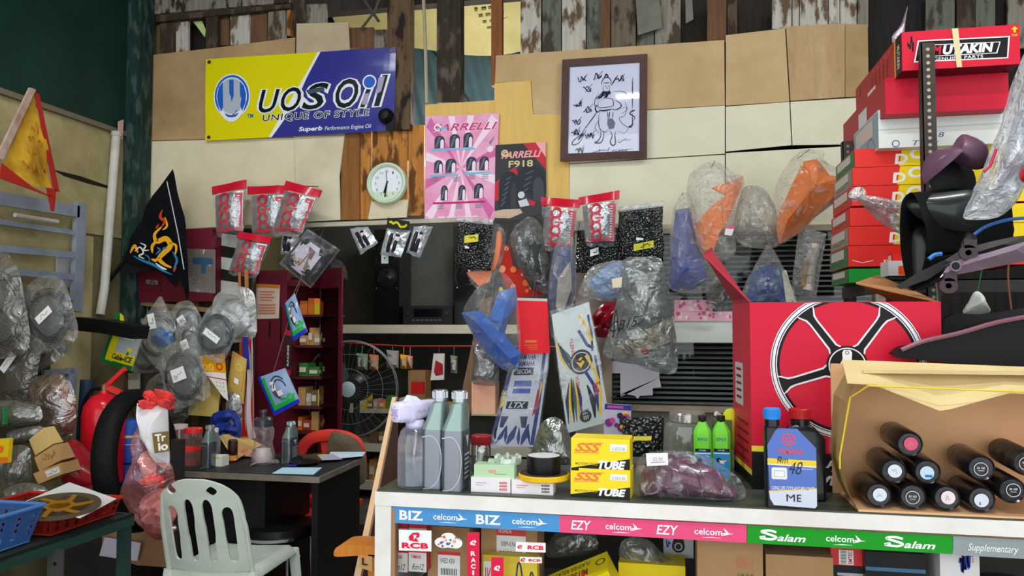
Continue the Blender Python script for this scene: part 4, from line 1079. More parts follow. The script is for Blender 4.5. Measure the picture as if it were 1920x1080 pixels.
# ---- stickers on the glass
rr=C(222,24,66,.4)
def logo(f,b,u,v,s,mi,bg):
    """rounded R-like swoosh emblem: s = radius in metres"""
    U=s/f.w;V=s/f.h
    f.poly(b,[(u-.35*U,v-.85*V),(u+.75*U,v-.95*V)]+E(u+.62*U,v-.45*V,.45*U,.5*V,-60,90,8)+[(u+.3*U,v+.12*V),(u+.95*U,v+.8*V),(u+.2*U,v+.8*V),(u-1.1*U,v+.55*V)]+E(u-.3*U,v+.05*V,.8*U,.6*V,150,240,8),.0018,mi)
    f.poly(b,[(u-.2*U,v-.45*V),(u+.5*U,v-.5*V),(u+.35*U,v-.05*V),(u-.1*U,v+.5*V),(u-.05*U,v)],.0024,bg)
def sticker(name,label,x0,y0,x1,y1,fn,mats,sk=0,cat='sticker',group=None):
    f=px_face((x0,y0),(x1,y0+sk),(x1,y1+sk),(x0,y1),YS+.002)
    b=M();b.plate([f(0,0),f(1,0),f(1,1),f(0,1)],(0,.0008,0));f.rect(b,0,0,1,1,.0004,0);fn(f,b)
    return solo(name,b,mats,label,cat,group)
def s1(f,b):logo(f,b,.48,.34,.014,1,0);f.text(b,'RCB',.09,.60,.91,.88,.0012,1,.05,0,1.05)
sticker('parts_sticker','square white sticker with a red emblem at the left of the counter glass',748,993,809,1032,s1,[WHT,rr],2)
def s2(f,b):logo(f,b,.14,.5,.0055,1,0);f.text(b,'RCB',.40,.30,.94,.74,.0012,1,.04)
sticker('parts_sticker','small white sticker with red emblem, upper of two beside the yellow relay carton',967,1016,1023,1034,s2,[WHT,rr],2)
sticker('parts_sticker','smallest white and red sticker, lower of two beside the yellow relay carton',975,1044,1016,1055,s2,[WHT,rr],1)
def s3(f,b):
    logo(f,b,.5,.14,.0075,1,0)
    for k,ch in enumerate('RACING'):f.text(b,ch,.30+.12*(ch == 'I'),.25+.085*k,.70-.12*(ch == 'I'),.31+.085*k,.0012,1,.04)
sticker('racing_sticker','taller vertical red racing sticker hanging on the counter glass',876,998,899,1140,s3,[rr,WHT])
def s4(f,b):
    logo(f,b,.5,.14,.0075,1,0)
    for k,ch in enumerate('RACING'):f.text(b,ch,.30+.12*(ch == 'I'),.25+.085*k,.70-.12*(ch == 'I'),.31+.085*k,.0012,1,.04)
sticker('racing_sticker','lower vertical red racing sticker beside the first one',921,1045,944,1190,s4,[rr,WHT])
f=px_face((816,998),(866,1000),(866,1030),(816,1028),YS+.002)
b=M();f.poly(b,E(.3,.62,.32,.34,60,300,10)+E(.5,.35,.3,.36,200,350,10)+E(.78,.62,.24,.34,270,450,10),.0004,0)
rnd=random.Random(3)
for k in range(16):f.disc(b,rnd.uniform(.12,.86),rnd.uniform(.25,.85),rnd.uniform(.002,.0042),.0008+.0001*k,1+k%4,8)
solo('flower_sticker',b,[WHT,C(206,110,60,.5),C(60,100,170,.5),C(150,100,60,.5),C(226,160,170,.5)],'cloud shaped white sticker with little coloured spots on the counter glass','sticker')
# ================================================================== stock inside the counter
def carton(name,label,x0,y0,x1,y1,Y,dep,mat,prints=None,mats=(),z0=None,rz=0,cat='box',group=None,bev=.0025,sk=0):
    """box whose front is the pixel rectangle on plane Y; prints draws on the front face"""
    a=PY(x0,y1,Y);c_=PY(x1,y0,Y)
    if z0 is None:z0=a.z
    w_=c_.x-a.x;h=c_.z-z0
    t=M();t.box((0,0,0),(w_,dep,h));t.bevel(bev,1)
    f=Face((0,0,h),(w_,0,h),(w_,0,0),(0,0,0))
    if prints:prints(f,t)
    R=Matrix.Translation((a.x,Y,z0)) @ Matrix.Rotation(rz,4,'Z')
    t.bm.transform(R)
    o=solo(name,t,[mat]+list(mats),label,cat,group)
    return o
ZS=.665
kb=C(178,138,96,.75,n2=(160,120,80),ns=5)
def price(f,b,u0,v0,u1,v1,txt='Rm12',mi=1,ink=2,d=.0008):
    f.rect(b,u0,v0,u1,v1,d,mi);f.text(b,txt,u0+.1*(u1-u0),v0+.25*(v1-v0),u1-.15*(u1-u0),v1-.2*(v1-v0),d*2,ink,0,.2)
def yam(f,b):
    f.rect(b,0,0,1,.14,.0006,1);f.rect(b,0,.14,1,.50,.0006,2);f.rect(b,0,.50,1,.62,.0006,1);f.rect(b,0,.62,1,1,.0006,2)
    f.text(b,'YAMAHA',.12,.66,.7,.74,.001,1,.02);f.text(b,'Rm12',.2,.36,.85,.48,.001,3,0,.3);f.text(b,'Rm12',.2,.84,.85,.96,.001,3,0,.3)
for k,(x0,lab) in enumerate(((731,'red and white spare parts carton at the far left inside the counter'),(766,'red and white priced carton beside the far left one inside the counter'))):
    carton('parts_carton',lab,x0,978,x0+34,1071,YC+.05,.1,C(190,44,52,.5),yam,[C(204,40,52,.5),C(214,210,206,.5),INK],group='red and white parts cartons')
def brown1(f,b):
    f.rect(b,.25,.30,.78,.62,.0008,1);f.rect(b,.25,.30,.78,.34,.001,2)
    for k in range(10):f.rect(b,.32+.04*k,.50,.34+.04*k,.58,.001,3)
    f.text(b,'WED KEV',.3,.38,.66,.44,.001,3);f.scribble(b,.1,.75,.6,.92,.003,3,7,3)
carton('brown_carton','brown carton with a white barcode label behind the cloud sticker',802,990,880,1090,YC+.09,.12,kb,brown1,[WHT,C(214,50,60,.5),INK],z0=ZS)
def brown2(f,b):
    f.rect(b,.28,.05,.80,.48,.0008,1);f.rect(b,.28,.05,.80,.15,.001,2);f.text(b,'HONDA',.32,.07,.55,.12,.0014,1)
    for k in range(12):f.rect(b,.33+.035*k,.34,.35+.035*k,.44,.001,3)
    f.text(b,'0089-KN6-911',.36,.22,.74,.28,.001,3);f.text(b,'Rm 65',.35,.60,.8,.72,.001,4,0,.3)
carton('brown_carton','brown carton with a red topped label behind the two small stickers',902,984,1007,1060,YC+.10,.12,kb,brown2,[WHT,C(224,70,60,.5),INK,C(60,70,100,.5)],z0=ZS+.02)
def yelb(f,b):f.rect(b,.02,.1,.2,.9,.0008,1);f.text(b,'IK',.05,.2,.17,.5,.001,2);f.scribble(b,.55,.1,.95,.5,.004,3,8,2);f.disc(b,.75,.75,.012,.001,3)
carton('yellow_carton','yellow carton with scrawled price standing before the brown one',905,1046,1007,1100,YC+.055,.035,C(226,198,60,.5),yelb,[WHT,C(200,40,70,.5),C(50,60,90,.5)],z0=ZS)
# yellow relay carton, tilted
w_,h,d_=.205,.115,.10
b=M();b.box((0,0,0),(w_,d_,h));b.bevel(.002,1)
f=Face((0,0,h),(w_,0,h),(w_,0,0),(0,0,0));g=Face((0,d_,h),(w_,d_,h),(w_,0,h),(0,0,h))
red2=C(196,40,60,.4)
f.text(b,'JKK',.36,.22,.60,.40,.001,1,.03);f.text(b,'MITSUBA',.22,.40,.78,.62,.001,1,.035,.05);f.text(b,'FLASHER RELAY',.10,.74,.86,.88,.001,2);f.text(b,'10 PCS',.82,.9,.95,.95,.001,2)
g.text(b,'MITSUBA',.35,.45,.72,.8,.001,1,.03,0,1,2);g.text(b,'FLASHER RELAY',.25,.14,.75,.34,.001,2,0,0,1,2);g.disc(b,.1,.6,.014,.001,2,20,.011);g.disc(b,.9,.4,.014,.001,2,20,.011)
c=PY(1100,1075,YC+.10)
b.bm.transform(Matrix.Translation((c.x,YC+.06,ZS+.036)) @ Matrix.Rotation(math.radians(-25),4,'Y') @ Matrix.Rotation(math.radians(14),4,'X') @ Matrix.Translation((-w_/2,0,-h/2+.02)))
solo('relay_carton',b,[C(238,216,12,.45),red2,INK],'bright yellow relay carton tilted inside the counter','box')
def tub(f,b):
    f.poly(b,[(.0,.5),(1,.25),(1,1),(0,1)],.0006,1);f.text(b,'TUBE',.5,.5,.92,.85,.001,2,.05,.3)
carton('tube_carton','yellow and black tube carton lying under the tilted relay carton',1160,1062,1285,1120,YC+.15,.1,C(232,206,16,.45),tub,[C(26,26,24,.5),WHT],z0=ZS)
b=M();b.pillow(catmull(pxs([(1172,1010),(1215,1012),(1245,1040),(1275,1060),(1240,1075),(1180,1068),(1160,1040)],YC+.2),3),FWD,.03,.03,6,2.4,.01,22,4)
solo('parts_bag',b,greyb,'smoky bag of small parts lying on the tube carton in the counter','bag')
b=M();b.pillow(catmull(pxs([(1040,1000),(1075,985),(1110,995),(1120,1030),(1060,1045),(1020,1040)],YC+.26),3),FWD,.04,.03,6,2.4,.01,26,5)
solo('parts_bag',b,film((120,120,120),.5,.1,14,1,.4,streak=.5),'crinkled dark bag behind the tilted relay carton','bag')
def lensb(f,b):f.disc(b,.5,.5,.018,.001,1,20);f.disc(b,.5,.52,.011,.0014,2,16,.008);f.poly(b,[(.4,.05),(.6,.05),(.72,.35),(.3,.35)],.0008,1);f.scribble(b,.1,.2,.25,.6,.004,3,5,1)
carton('lens_carton','pale carton with a round black picture at the back of the counter',1244,1004,1300,1044,YC+.26,.1,C(196,200,206,.5),lensb,[INK,C(200,200,200,.5),C(40,80,190,.5)],z0=None)
b=M();a=PY(1240,1044,YC+.26);b.box((a.x-.01,YC+.25,ZS),(a.x+.13,YC+.40,a.z-.0005));solo('dark_carton',b,C(26,26,28,.5),'black carton carrying the pale round-picture carton','box')
def br3(f,b):f.text(b,'BIRG-1',.60,.14,.86,.28,.001,1,.02);f.rect(b,.60,.32,.88,.40,.0008,2);f.text(b,'I 0 7 9',.63,.335,.85,.385,.001,3);f.rect(b,.0,.75,.03,1,.0008,4)
carton('brown_carton','tall plain brown carton with a stamped number under the pink strip',1308,1019,1430,1120,YC+.06,.16,kb,br3,[C(196,120,90,.6),C(160,130,96,.6),INK,WHT],z0=ZS)
def br4(f,b):f.scribble(b,.05,.25,.3,.55,.004,1,9,6);f.text(b,'Bm60',.05,.3,.32,.6,.0012,1,0,.4);f.rect(b,.34,.42,.68,.9,.0008,2);f.text(b,'FCC',.37,.47,.5,.62,.0012,3,.03);f.rect(b,.42,.66,.6,.7,.0012,1)
carton('brown_carton','brown carton with marker price and white label under the green strip',1437,1046,1562,1120,YC+.06,.14,kb,br4,[INK,WHT,C(206,40,70,.5)],z0=ZS)
def rd5(f,b):
    f.rect(b,.25,.15,.70,.95,.0008,1);f.text(b,'EMTEC',.54,.2,.66,.9,.0012,2,.02,0,1,1)
    for k in range(9):f.rect(b,.30,.2+.08*k,.48,.24+.08*k,.0012,3)
a=PY(1556,1060,YC+.10);
b=M();b.box((a.x,YC+.10,ZS),(a.x+.17,YC+.25,a.z+.001));b.bevel(.002);f=Face((a.x,YC+.10,a.z),(a.x+.17,YC+.10,a.z),(a.x+.17,YC+.10,ZS),(a.x,YC+.10,ZS));f.rect(b,.1,.09,.5,.13,.001,1);f.scribble(b,.6,.2,.9,.5,.004,1,8,3)
solo('black_carton',b,[C(24,24,28,.35),C(180,180,186,.5)],'glossy black carton under the small red one inside the counter','box')
carton('red_carton','small red carton with a barcode label on the black carton',1558,1028,1618,1058,YC+.10,.1,C(224,60,60,.5),rd5,[WHT,C(206,40,60,.5),C(90,90,92,.5)],z0=a.z+.002)
def bk6(f,b):f.poly(b,E(.3,.42,.06,.1,0,360,10),.001,1);f.rect(b,.72,.3,.95,.5,.001,2);f.rect(b,.0,.16,1,.2,.0008,3)
carton('black_carton','wide black carton with a white spot left of the white priced box',1624,1040,1735,1120,YC+.07,.16,C(22,23,27,.3),bk6,[C(190,210,230,.5),WHT,C(70,110,140,.4)],z0=ZS)
def wh7(f,b):
    f.rect(b,.34,.42,.90,1,.0008,1);f.rect(b,.55,.36,.86,.46,.001,2);f.text(b,'D',.06,.40,.24,.55,.001,2,.03);f.text(b,'ID',.06,.66,.26,.8,.001,2,.03);f.text(b,'85',.45,.55,.85,.8,.0014,3,.04,.2);f.scribble(b,.5,.02,.75,.3,.006,4,8,7);f.scribble(b,.2,.78,.6,.98,.006,4,8,8);f.text(b,'PARTS',.55,.03,.85,.1,.0012,2)
carton('white_carton','white carton with yellow square and blue scrawl under the grey strip',1764,1036,1836,1120,YC+.06,.12,C(232,226,224,.5),wh7,[C(236,190,20,.5),C(216,50,40,.5),C(40,60,40,.5),C(40,80,190,.5)],z0=ZS)
b=M();b.lathe([(.07,0),(.075,.02),(.075,.12),(.06,.15),(.02,.155)],(PY(1890,1050,YC+.14).x,YC+.16,ZS),28);solo('dark_drum',b,C(20,20,22,.5),'dark rounded drum at the right end of the counter','drum')
# ================================================================== things standing on the counter
def base(x,y,z=ZC+.001):return PZ(x,y,z)
# ---- sprayer: clear bottle with a lilac gun head
p=base(778,911);R_=.048
t=thing('sprayer_bottle','clear bottle sprayer with lilac gun head at the left end of the counter','sprayer',p,math.radians(55))
b=M();b.lathe([(.0,0),(.044,0),(.048,.006),(.048,.09),(.047,.125),(.040,.150),(.028,.163),(.022,.17),(.020,.17),(.026,.16),(.038,.147),(.045,.123),(.046,.09),(.046,.008),(.0,.004)],p,40);obj('bottle',b,film((206,204,216),.06,.05,3,0,.5,tint=(244,244,248),streak=0),t)
b=M();b.lathe([(.0,.007),(.0425,.007),(.0425,.086),(0,.086)],p,40);obj('liquid',b,film((150,165,160),.25,.05,3,0,.3,(214,226,222),0),t)
b=M();b.tube(catmull([p+Vector(q) for q in ((.004,0,.17),(.002,0,.12),(-.004,0,.07),(.012,0,.03),(.034,0,.014))],5,False),.0035,8);b.cyl(p+Vector((.026,0,.012)),p+Vector((.042,0,.012)),.006,n=10);obj('suction_hose',b,C(214,214,222,.4),t)
lil2=C(206,200,228,.3,coat=.3)
hz=.205
def rrect(cx,y,z,w_,h,r,n=5):
    o=[]
    for sx,sz,a0 in ((1,1,0),(-1,1,90),(-1,-1,180),(1,-1,270)):
        for i in range(n+1):
            a=math.radians(a0+90*i/n);o.append((cx,y+sx*(w_/2-r)+r*math.cos(a),z+sz*(h/2-r)+r*math.sin(a)))
    return o
b=M();b.loft([[p+Vector(q) for q in rrect(x,0,hz+dz,w_,h,r)] for x,w_,h,r,dz in ((-.060,.044,.050,.014,0),(-.056,.050,.056,.016,0),(-.030,.052,.058,.016,0),(-.029,.056,.062,.018,0),(-.02,.056,.062,.018,0),(-.019,.050,.056,.016,.001),(.04,.044,.046,.014,.005),(.075,.040,.038,.012,.008))])
obj('gun_body',b,lil2,t)
b=M();b.loft([[p+Vector(q) for q in rrect(x,0,hz,w_,h,r)] for x,w_,h,r in ((-.068,.036,.046,.012),(-.066,.042,.052,.014),(-.059,.042,.052,.014))]);npl=obj('nozzle_plate',b,C(222,214,244,.3),t)
f=Face(p+Vector((-.0685,.02,hz+.023)),p+Vector((-.0685,-.02,hz+.023)),p+Vector((-.0685,-.02,hz-.023)),p+Vector((-.0685,.02,hz-.023)))
b=M();f.disc(b,.5,.5,.010,.0008,0,16,.007);f.disc(b,.5,.5,.004,.001,0,12)
for k in range(6):a=PI/6+k*PI/3;f.disc(b,.5+.36*math.cos(a),.5+.34*math.sin(a),.0016,.0008,1,8)
obj('nozzle',b,[C(186,170,226,.3),INK],npl)
b=M();b.plate([p+Vector(q) for q in ((-.034,-.01,hz+.028),(-.022,-.01,hz+.044),(-.004,-.01,hz+.040),(.012,-.01,hz+.028))],(0,.02,0));obj('sight_fin',b,C(214,222,230,.3),t)
b=M();b.tube([p+Vector(q) for q in ((-.014,-.0285,hz-.002),(-.008,-.0285,hz+.006),(.0,-.028,hz-.004),(.008,-.0275,hz+.008),(.016,-.027,hz-.003),(.024,-.0265,hz+.009),(.034,-.0255,hz+.009),(.06,-.0225,hz+.011))],.0013,6);obj('moulded_line',b,C(168,164,196,.4),t)
b=M();b.lathe([(.024,.158),(.026,.164),(.026,.176),(.022,.182),(.018,.182)],p,28);obj('collar',b,lil2,t)
# ---- two silver oil bottles
sv=C(118,123,131,.3,.8,coat=.3);svt=C(138,160,154,.3,.5,coat=.3)
def oil(label,x,y,w_,hgt,Z=ZC+.001,group='silver oil bottles on the counter',d_=.086,rz=0,lab=True):
    p=base(x,y,Z)
    t=thing('oil_bottle',label,'bottle',p,rz,group)
    # shoulder slopes down to the left; neck stands at the right rear
    def sec(z,x0,x1,y0,y1,r):
        o=[]
        for cx,cy,a0 in ((x1-r,y1-r,0),(x0+r,y1-r,90),(x0+r,y0+r,180),(x1-r,y0+r,270)):
            for i in range(5):
                a=math.radians(a0+22.5*i);o.append((cx+r*math.cos(a),cy+r*math.sin(a),z))
        return o
    k=hgt/.26
    L=[sec(z*k,x0*w_,x1*w_,0,d_*yd,r) for z,x0,x1,yd,r in ((0,.03,.97,.96,.012),(.006,0,1,1,.014),(.13,0,1,1,.014),(.150,.0,1,1,.014),(.158,.0,1,1,.016),(.168,.05,1.0,1,.018),(.205,.30,1.02,.96,.018),(.222,.38,1.03,.82,.018),(.229,.42,1.0,.74,.017))]
    b=M();b.loft(L[:5]);obd=obj('body',b,sv,t,False)
    b=M();b.loft(L[4:]);obj('shoulder',b,svt,t,False)
    c=Vector((.71*w_,d_*.40,0));r=.0195
    b=M();b.lathe([(r*.9,.226*k),(r*.9,.234*k)],c,24);obj('neck',b,svt,t,False)
    b=M()
    pr_=[(r,.234*k),(r,.238*k),(r*1.06,.239*k),(r*1.06,.26*k),(r*.98,.262*k),(.001,.262*k)]
    b.lathe(pr_,c,30)
    for i in range(18):
        a=2*PI*i/18;q=c+Vector((math.cos(a)*r*1.07,math.sin(a)*r*1.07,0));b.cyl(q+Vector((0,0,.241*k)),q+Vector((0,0,.258*k)),.0016,n=5)
    obj('cap',b,C(176,180,184,.22,.7),t,False)
    b=M();o=[]
    g=Face((0,-.0006,.15*k),(w_,-.0006,.15*k),(w_,-.0006,0),(0,-.0006,0))
    q=catmull([Vector(v) for v in ((.06,.08),(.55,.06),(.88,.25),(.94,.55),(.80,.82),(.45,.97),(.1,.99))],5,False)
    g.line(b,[(v.x,v.y) for v in q],.003,.0004,0);obj('moulded_rim',b,C(160,166,174,.25,.5),obd,False)
    if lab:
        b=M();g=Face((w_+.0008,.006,.15*k),(w_+.0008,d_-.006,.15*k),(w_+.0008,d_-.006,.015),(w_+.0008,.006,.015));g.rect(b,.05,.05,.95,.98,.0002,0);g.poly(b,[(.3,.05),(.7,.05),(.6,.3)],.0006,1)
        for j in range(6):g.rect(b,.15,.4+.09*j,.85-.1*(j%2),.43+.09*j,.0006,1)
        obj('side_label',b,[C(60,62,70,.4),C(170,176,186,.4)],obd,False)
oil('silver oil bottle standing behind, nearest the sprayer',789,917,.060,.262)
oil('silver oil bottle standing in front, nearest the rolls of tape',826,921,.060,.262)
# ---- red lidded jar, clear tube, small boxes, tapes
p=base(902,882);b_=thing('lidded_jar','dark clear jar with a red lid behind the silver oil bottles','jar',p)
b=M();b.lathe([(.026,0),(.03,.004),(.03,.07),(.026,.082)],p,26);obj('jar',b,film((60,62,60),.5,.06,4,.1,.4,streak=.05),b_)
b=M();b.lathe([(.030,.08),(.031,.082),(.031,.104),(.028,.107),(.001,.107)],p,26);obj('lid',b,C(150,34,40,.35),b_)
wb2=C(226,220,222,.55);gb=C(176,204,164,.55)
def tinyb(f,b):
    for k in range(3):f.text(b,'6SE0',.72,.25+.22*k,.92,.40+.22*k,.0005,1,.04)
    f.rect(b,.12,.34,.4,.4,.0005,2);f.rect(b,.12,.5,.32,.55,.0005,2)
carton('bulb_carton','small white carton with red numbers on the counter, under the green ones',883,897,957,922,PZ(883,922,ZC).y,.055,wb2,tinyb,[C(206,60,70,.5),C(170,170,176,.5)],z0=ZC+.0005)
carton('bulb_carton','small white carton with black numbers on the counter, under the yellow tape',959,903,1037,926,PZ(960,926,ZC).y,.055,wb2,tinyb,[C(50,50,54,.5),C(226,130,140,.5)],z0=ZC+.0005)
Yb=PZ(883,922,ZC).y+.004
zt=PY(900,897,Yb).z
def grn_(f,b):f.text(b,'NKK',.36,.35,.56,.6,.0005,1,.02);f.rect(b,.5,.62,.8,.68,.0005,2)
carton('green_carton','pale green paper carton lying on the white carton beside the oil bottles',889,873,964,897,Yb,.045,C(178,206,166,.6),grn_,[C(214,130,130,.5),C(140,170,130,.5)],z0=zt)
p=base(893,882,ZC+.001)
t=thing('clear_tube','short clear plastic tube leaning beside the silver oil bottle','tube',(p.x,Yb+.06,ZC+.001))
b=M();a=PY(890,872,Yb+.055);c=PY(903,843,Yb+.05)
b.cyl(Vector((a.x,Yb+.06,ZC+.003)),c,.0085,n=16);obj('tube',b,film((200,206,204),.35,.1,5,.1,.4),t)
b=M();d=(c-a).normalized();b.lathe([(.0095,-.006),(.0095,.002),(.006,.002),(.006,-.004)],c,16,axis=d);obj('rim',b,C(206,210,206,.3),t)
# tape dispenser of clear tape with torn green wrap
zt2=PY(900,873,Yb).z
t=thing('clear_tape_roll','roll of clear tape in its greenish holder lying on the green carton','tape',PY(958,872,Yb+.02))
c=Vector((PY(950,860,Yb+.03).x,Yb+.045,zt2+.001))
b=M();b.lathe([(.030,0),(.036,0),(.036,.016),(.030,.016),(.030,0)],c,30);obj('roll',b,film((190,210,190),.45,.1,6,.1,.4),t)
for k in range(7):
    a=2*PI*k/7;q=c+Vector((.033*math.cos(a),.033*math.sin(a),.012));b=M();b.box(q-Vector((.004,.004,.006)),q+Vector((.004,.004,.010)),Matrix.Rotation(a,3,'Z'));obj('rib',b,C(196,204,194,.4),t)
b=M();b.box(c+Vector((-.05,-.02,0)),c+Vector((-.032,0,.012)));obj('cutter',b,C(170,190,164,.5),t)
# black and yellow tape rolls
pw=Vector((PY(1014,900,2.0).x,2.028,0));zw=PY(1000,903,PZ(960,926,ZC).y).z
t=thing('tape_roll','wide flat roll of yellow tape under the black roll on the counter','tape',(pw.x,pw.y+.02,zw+.001))
b=M();c=Vector((pw.x,pw.y+.022,zw+.001));b.lathe([(.03,0),(.066,0),(.068,.002),(.068,.013),(.066,.015),(.03,.015),(.03,0)],c,44);obj('tape',b,C(226,178,20,.45),t)
b=M();b.lathe([(.028,.0152),(.064,.0152),(.064,.0158),(.028,.0158)],c,40);obj('side_face',b,C(60,58,48,.5),t)
t=thing('tape_roll','black tape roll standing on the yellow roll','tape',c+Vector((0,0,.0165)))
b=M();c2=c+Vector((0,-.002,.0168));b.lathe([(.034,0),(.044,0),(.0445,.002),(.0445,.042),(.044,.044),(.034,.044),(.034,0)],c2,44);obj('tape',b,C(16,16,18,.3),t)
b=M();b.lathe([(.0345,.001),(.030,.001),(.030,.0445),(.0425,.0448),(.0345,.0446)],c2,40);obj('core',b,C(206,206,206,.4),t)
# ---- two yellow tube boxes
def sss(f,b):
    f.poly(b,[(0,.92),(1,.58),(1,1),(0,1)],.0005,1)
    f.text(b,'TUBE',.46,.66,.93,.92,.001,2,.05,.25);f.text(b,'SSS',.06,.14,.52,.42,.0008,3,.03,.35);f.line(b,[(.05,.46),(.48,.43)],.0018,.0008,3);f.line(b,[(.2,.16),(.56,.13)],.0015,.0008,3)
    f.rect(b,.67,.15,.95,.36,.0008,2);f.text(b,'2.25/2.50',.70,.24,.92,.33,.0012,4);f.text(b,'MOTORCYCLE',.07,.74,.46,.82,.0008,5,.01,.1)
smat=[C(28,27,24,.5),WHT,C(226,120,60,.4),C(110,110,112,.5),C(150,130,40,.5)]
Yt=PZ(1072,931,ZC).y
zm=PY(1072,881,Yt).z
carton('tube_box','yellow and black tube box, lower of the stacked pair on the counter',1070,881,1182,937,Yt,.085,C(236,210,14,.4,coat=.2),sss,smat,z0=ZC+.0005,rz=-.06)
carton('tube_box','yellow and black tube box, upper of the stacked pair on the counter',1071,824,1181,881,Yt,.085,C(236,210,14,.4,coat=.2),sss,smat,z0=zm-.001,rz=-.04)
# ---- indicator lamp lens in a clear bag
Yh=PZ(1290,942,ZC).y+.045
f=None
P=pxs([(1200,930),(1204,885),(1222,856),(1262,852),(1310,866),(1345,882),(1366,908),(1384,940),(1300,938),(1230,936)],Yh)
P=[Vector((q.x,q.y,max(q.z,ZC+.004))) for q in P]
t=thing('lamp_lens','plum coloured lamp lens sealed in a crinkled clear bag on the counter','lamp lens',(P[0].x,Yh,ZC+.002))
b=M();b.pillow(catmull(P,3),FWD,.05,.03,8,2.2,.004,30,3);obj('lens',b,C(72,28,48,.18,coat=.5,bump=.25,bs=18,n2=(104,58,80),ns=9),t)
for k in range(4):
    b=M();x=1236+26*k;b.tube(pxs([(x,868+4*k),(x-4,900),(x+4,934)],Yh-.045),.002,5);obj('moulded_line',b,C(90,40,60,.3),t)
P2=pxs([(1190,938),(1190,890),(1205,852),(1262,845),(1320,852),(1360,876),(1392,905),(1390,944),(1300,944),(1220,940)],Yh)
P2=[Vector((q.x,q.y,max(q.z,ZC+.002))) for q in P2]
b=M();b.pillow(catmull(P2,4),FWD,.066,.04,10,2.8,.012,34,8);obj('clear_bag',b,film((226,230,236),.02,.06,30,1.2,.22,streak=.7),t)
b=M();g=px_face((1211,850),(1252,849),(1253,872),(1213,874),Yh-.052);g.rect(b,0,0,1,1,0,0);g.text(b,'22.50',.3,.35,.75,.6,.0006,1);g.rect(b,.2,.7,.85,.76,.0006,1);obj('price_label',b,[C(230,226,228,.5),C(170,120,120,.5)],t)
# ---- green and blue bottles
grn2=C(112,210,50,.4,coat=.2)
for k,(x,lab) in enumerate(((1318,'green bottle with a blue label, left of the pair beside the wheel carton'),(1353,'green bottle with a blue label, right of the pair touching the wheel carton'))):
    p=PZ(x,899,ZC+.001)
    t=thing('green_bottle',lab,'bottle',p,group='pair of green bottles')
    def oc(w_,d_,z,ch=.008):return [p+Vector(q) for q in ((-w_+ch,-d_,z),(w_-ch,-d_,z),(w_,-d_+ch,z),(w_,d_-ch,z),(w_-ch,d_,z),(-w_+ch,d_,z),(-w_,d_-ch,z),(-w_,-d_+ch,z))]
    w_=.0245
    b=M();b.loft([oc(w_-.001,.018,0),oc(w_,.019,.004),oc(w_,.019,.130),oc(w_-.001,.018,.140),oc(.014,.012,.157,.005),oc(.011,.010,.162,.005),oc(.011,.010,.166,.005)]);obj('body',b,grn2,t)
    b=M();b.lathe([(.0105,.164),(.0115,.166),(.0115,.18),(.010,.182),(.001,.182)],p,18);obj('cap',b,C(38,34,30,.4),t)
    f=Face(p+Vector((-w_+.003,-.0195,.090)),p+Vector((w_-.003,-.0195,.090)),p+Vector((w_-.003,-.0195,.006)),p+Vector((-w_+.003,-.0195,.006)))
    b=M();f.rect(b,0,0,1,1,.0004,0);f.rect(b,0,0,1,.10,.0007,1);f.text(b,'ninja',.25,.02,.7,.09,.001,2);f.rect(b,.0,.14,1,.17,.0007,2);f.disc(b,.30,.38,.0065,.0007,1);f.text(b,'mb',.5,.34,.9,.44,.001,3,.02)
    if k:f.poly(b,[(.3,.36),(.5,.40),(.85,.38),(.6,.46),(.7,.52),(.4,.48)],.0012,2)
    obj('label',b,[C(40,140,200,.4),C(20,26,30,.5),WHT,C(206,60,90,.5)],t)
    f=Face(p+Vector((-w_+.003,-.0195,.128)),p+Vector((w_-.003,-.0195,.128)),p+Vector((w_-.003,-.0195,.1)),p+Vector((-w_+.003,-.0195,.1)))
    b=M();f.text(b,'RM15',.15,.25,.8,.6,.0006,0,0,.2);obj('marker_price',b,C(30,50,150,.5),t)
# ---- big clear jar, black pack, colourful pack, yellow pouch behind
p=PZ(1290,884,ZC+.001)
t=thing('clear_jar','big empty clear plastic jar behind the green bottles','jar',p)
b=M();b.lathe([(.001,0),(.066,0),(.07,.006),(.07,.12),(.064,.14),(.05,.15),(.05,.154)],p,36);obj('jar',b,film((176,180,170),.22,.08,5,.3,.5,(226,230,220),.1),t)
b=M();b.lathe([(.050,.150),(.054,.151),(.054,.174),(.051,.178),(.001,.178)],p,36);obj('lid',b,film((150,146,136),.62,.12,5,.2,.3),t)
b=M();b.pillow(catmull([p+Vector(q) for q in ((-.04,-.02,.01),(.04,-.02,.01),(.045,-.02,.05),(.0,-.02,.075),(-.045,-.02,.055))],3),FWD,.03,.03,5,2,.01,40,3);obj('contents',b,C(96,100,86,.6),t)
b=M();b.pillow(subdiv(pxs([(1168,784),(1245,780),(1243,858),(1165,856)],2.42),8),FWD,.03,.03,7,3,.012,24,11)
t=tag(obj('bubble_wrapped_pack',b,BUB),'black bubble-wrapped pack standing behind the tube boxes on the counter','pack','black bubble-wrapped packs')
b=M();f=px_face((1188,818),(1222,818),(1221,826),(1187,826),2.375);f.rect(b,0,0,1,1,0);obj('price_label',b,ylab,t)
lo=PY(1165,857,2.42).z
f=px_face((1134,757),(1184,760),(1178,880),(1130,880),2.47)
b=M();b.plate([f(0,0),f(1,0),f(1,1),f(0,1)],(0,.012,0));f.rect(b,0,0,1,.08,.002,1)
f.rect(b,.1,.02,.7,.06,.003,4)
rnd=random.Random(9)
for k in range(12):f.disc(b,rnd.uniform(.1,.9),rnd.uniform(.15,.6),rnd.uniform(.006,.016),.002+.0003*k,2+k%4,9)
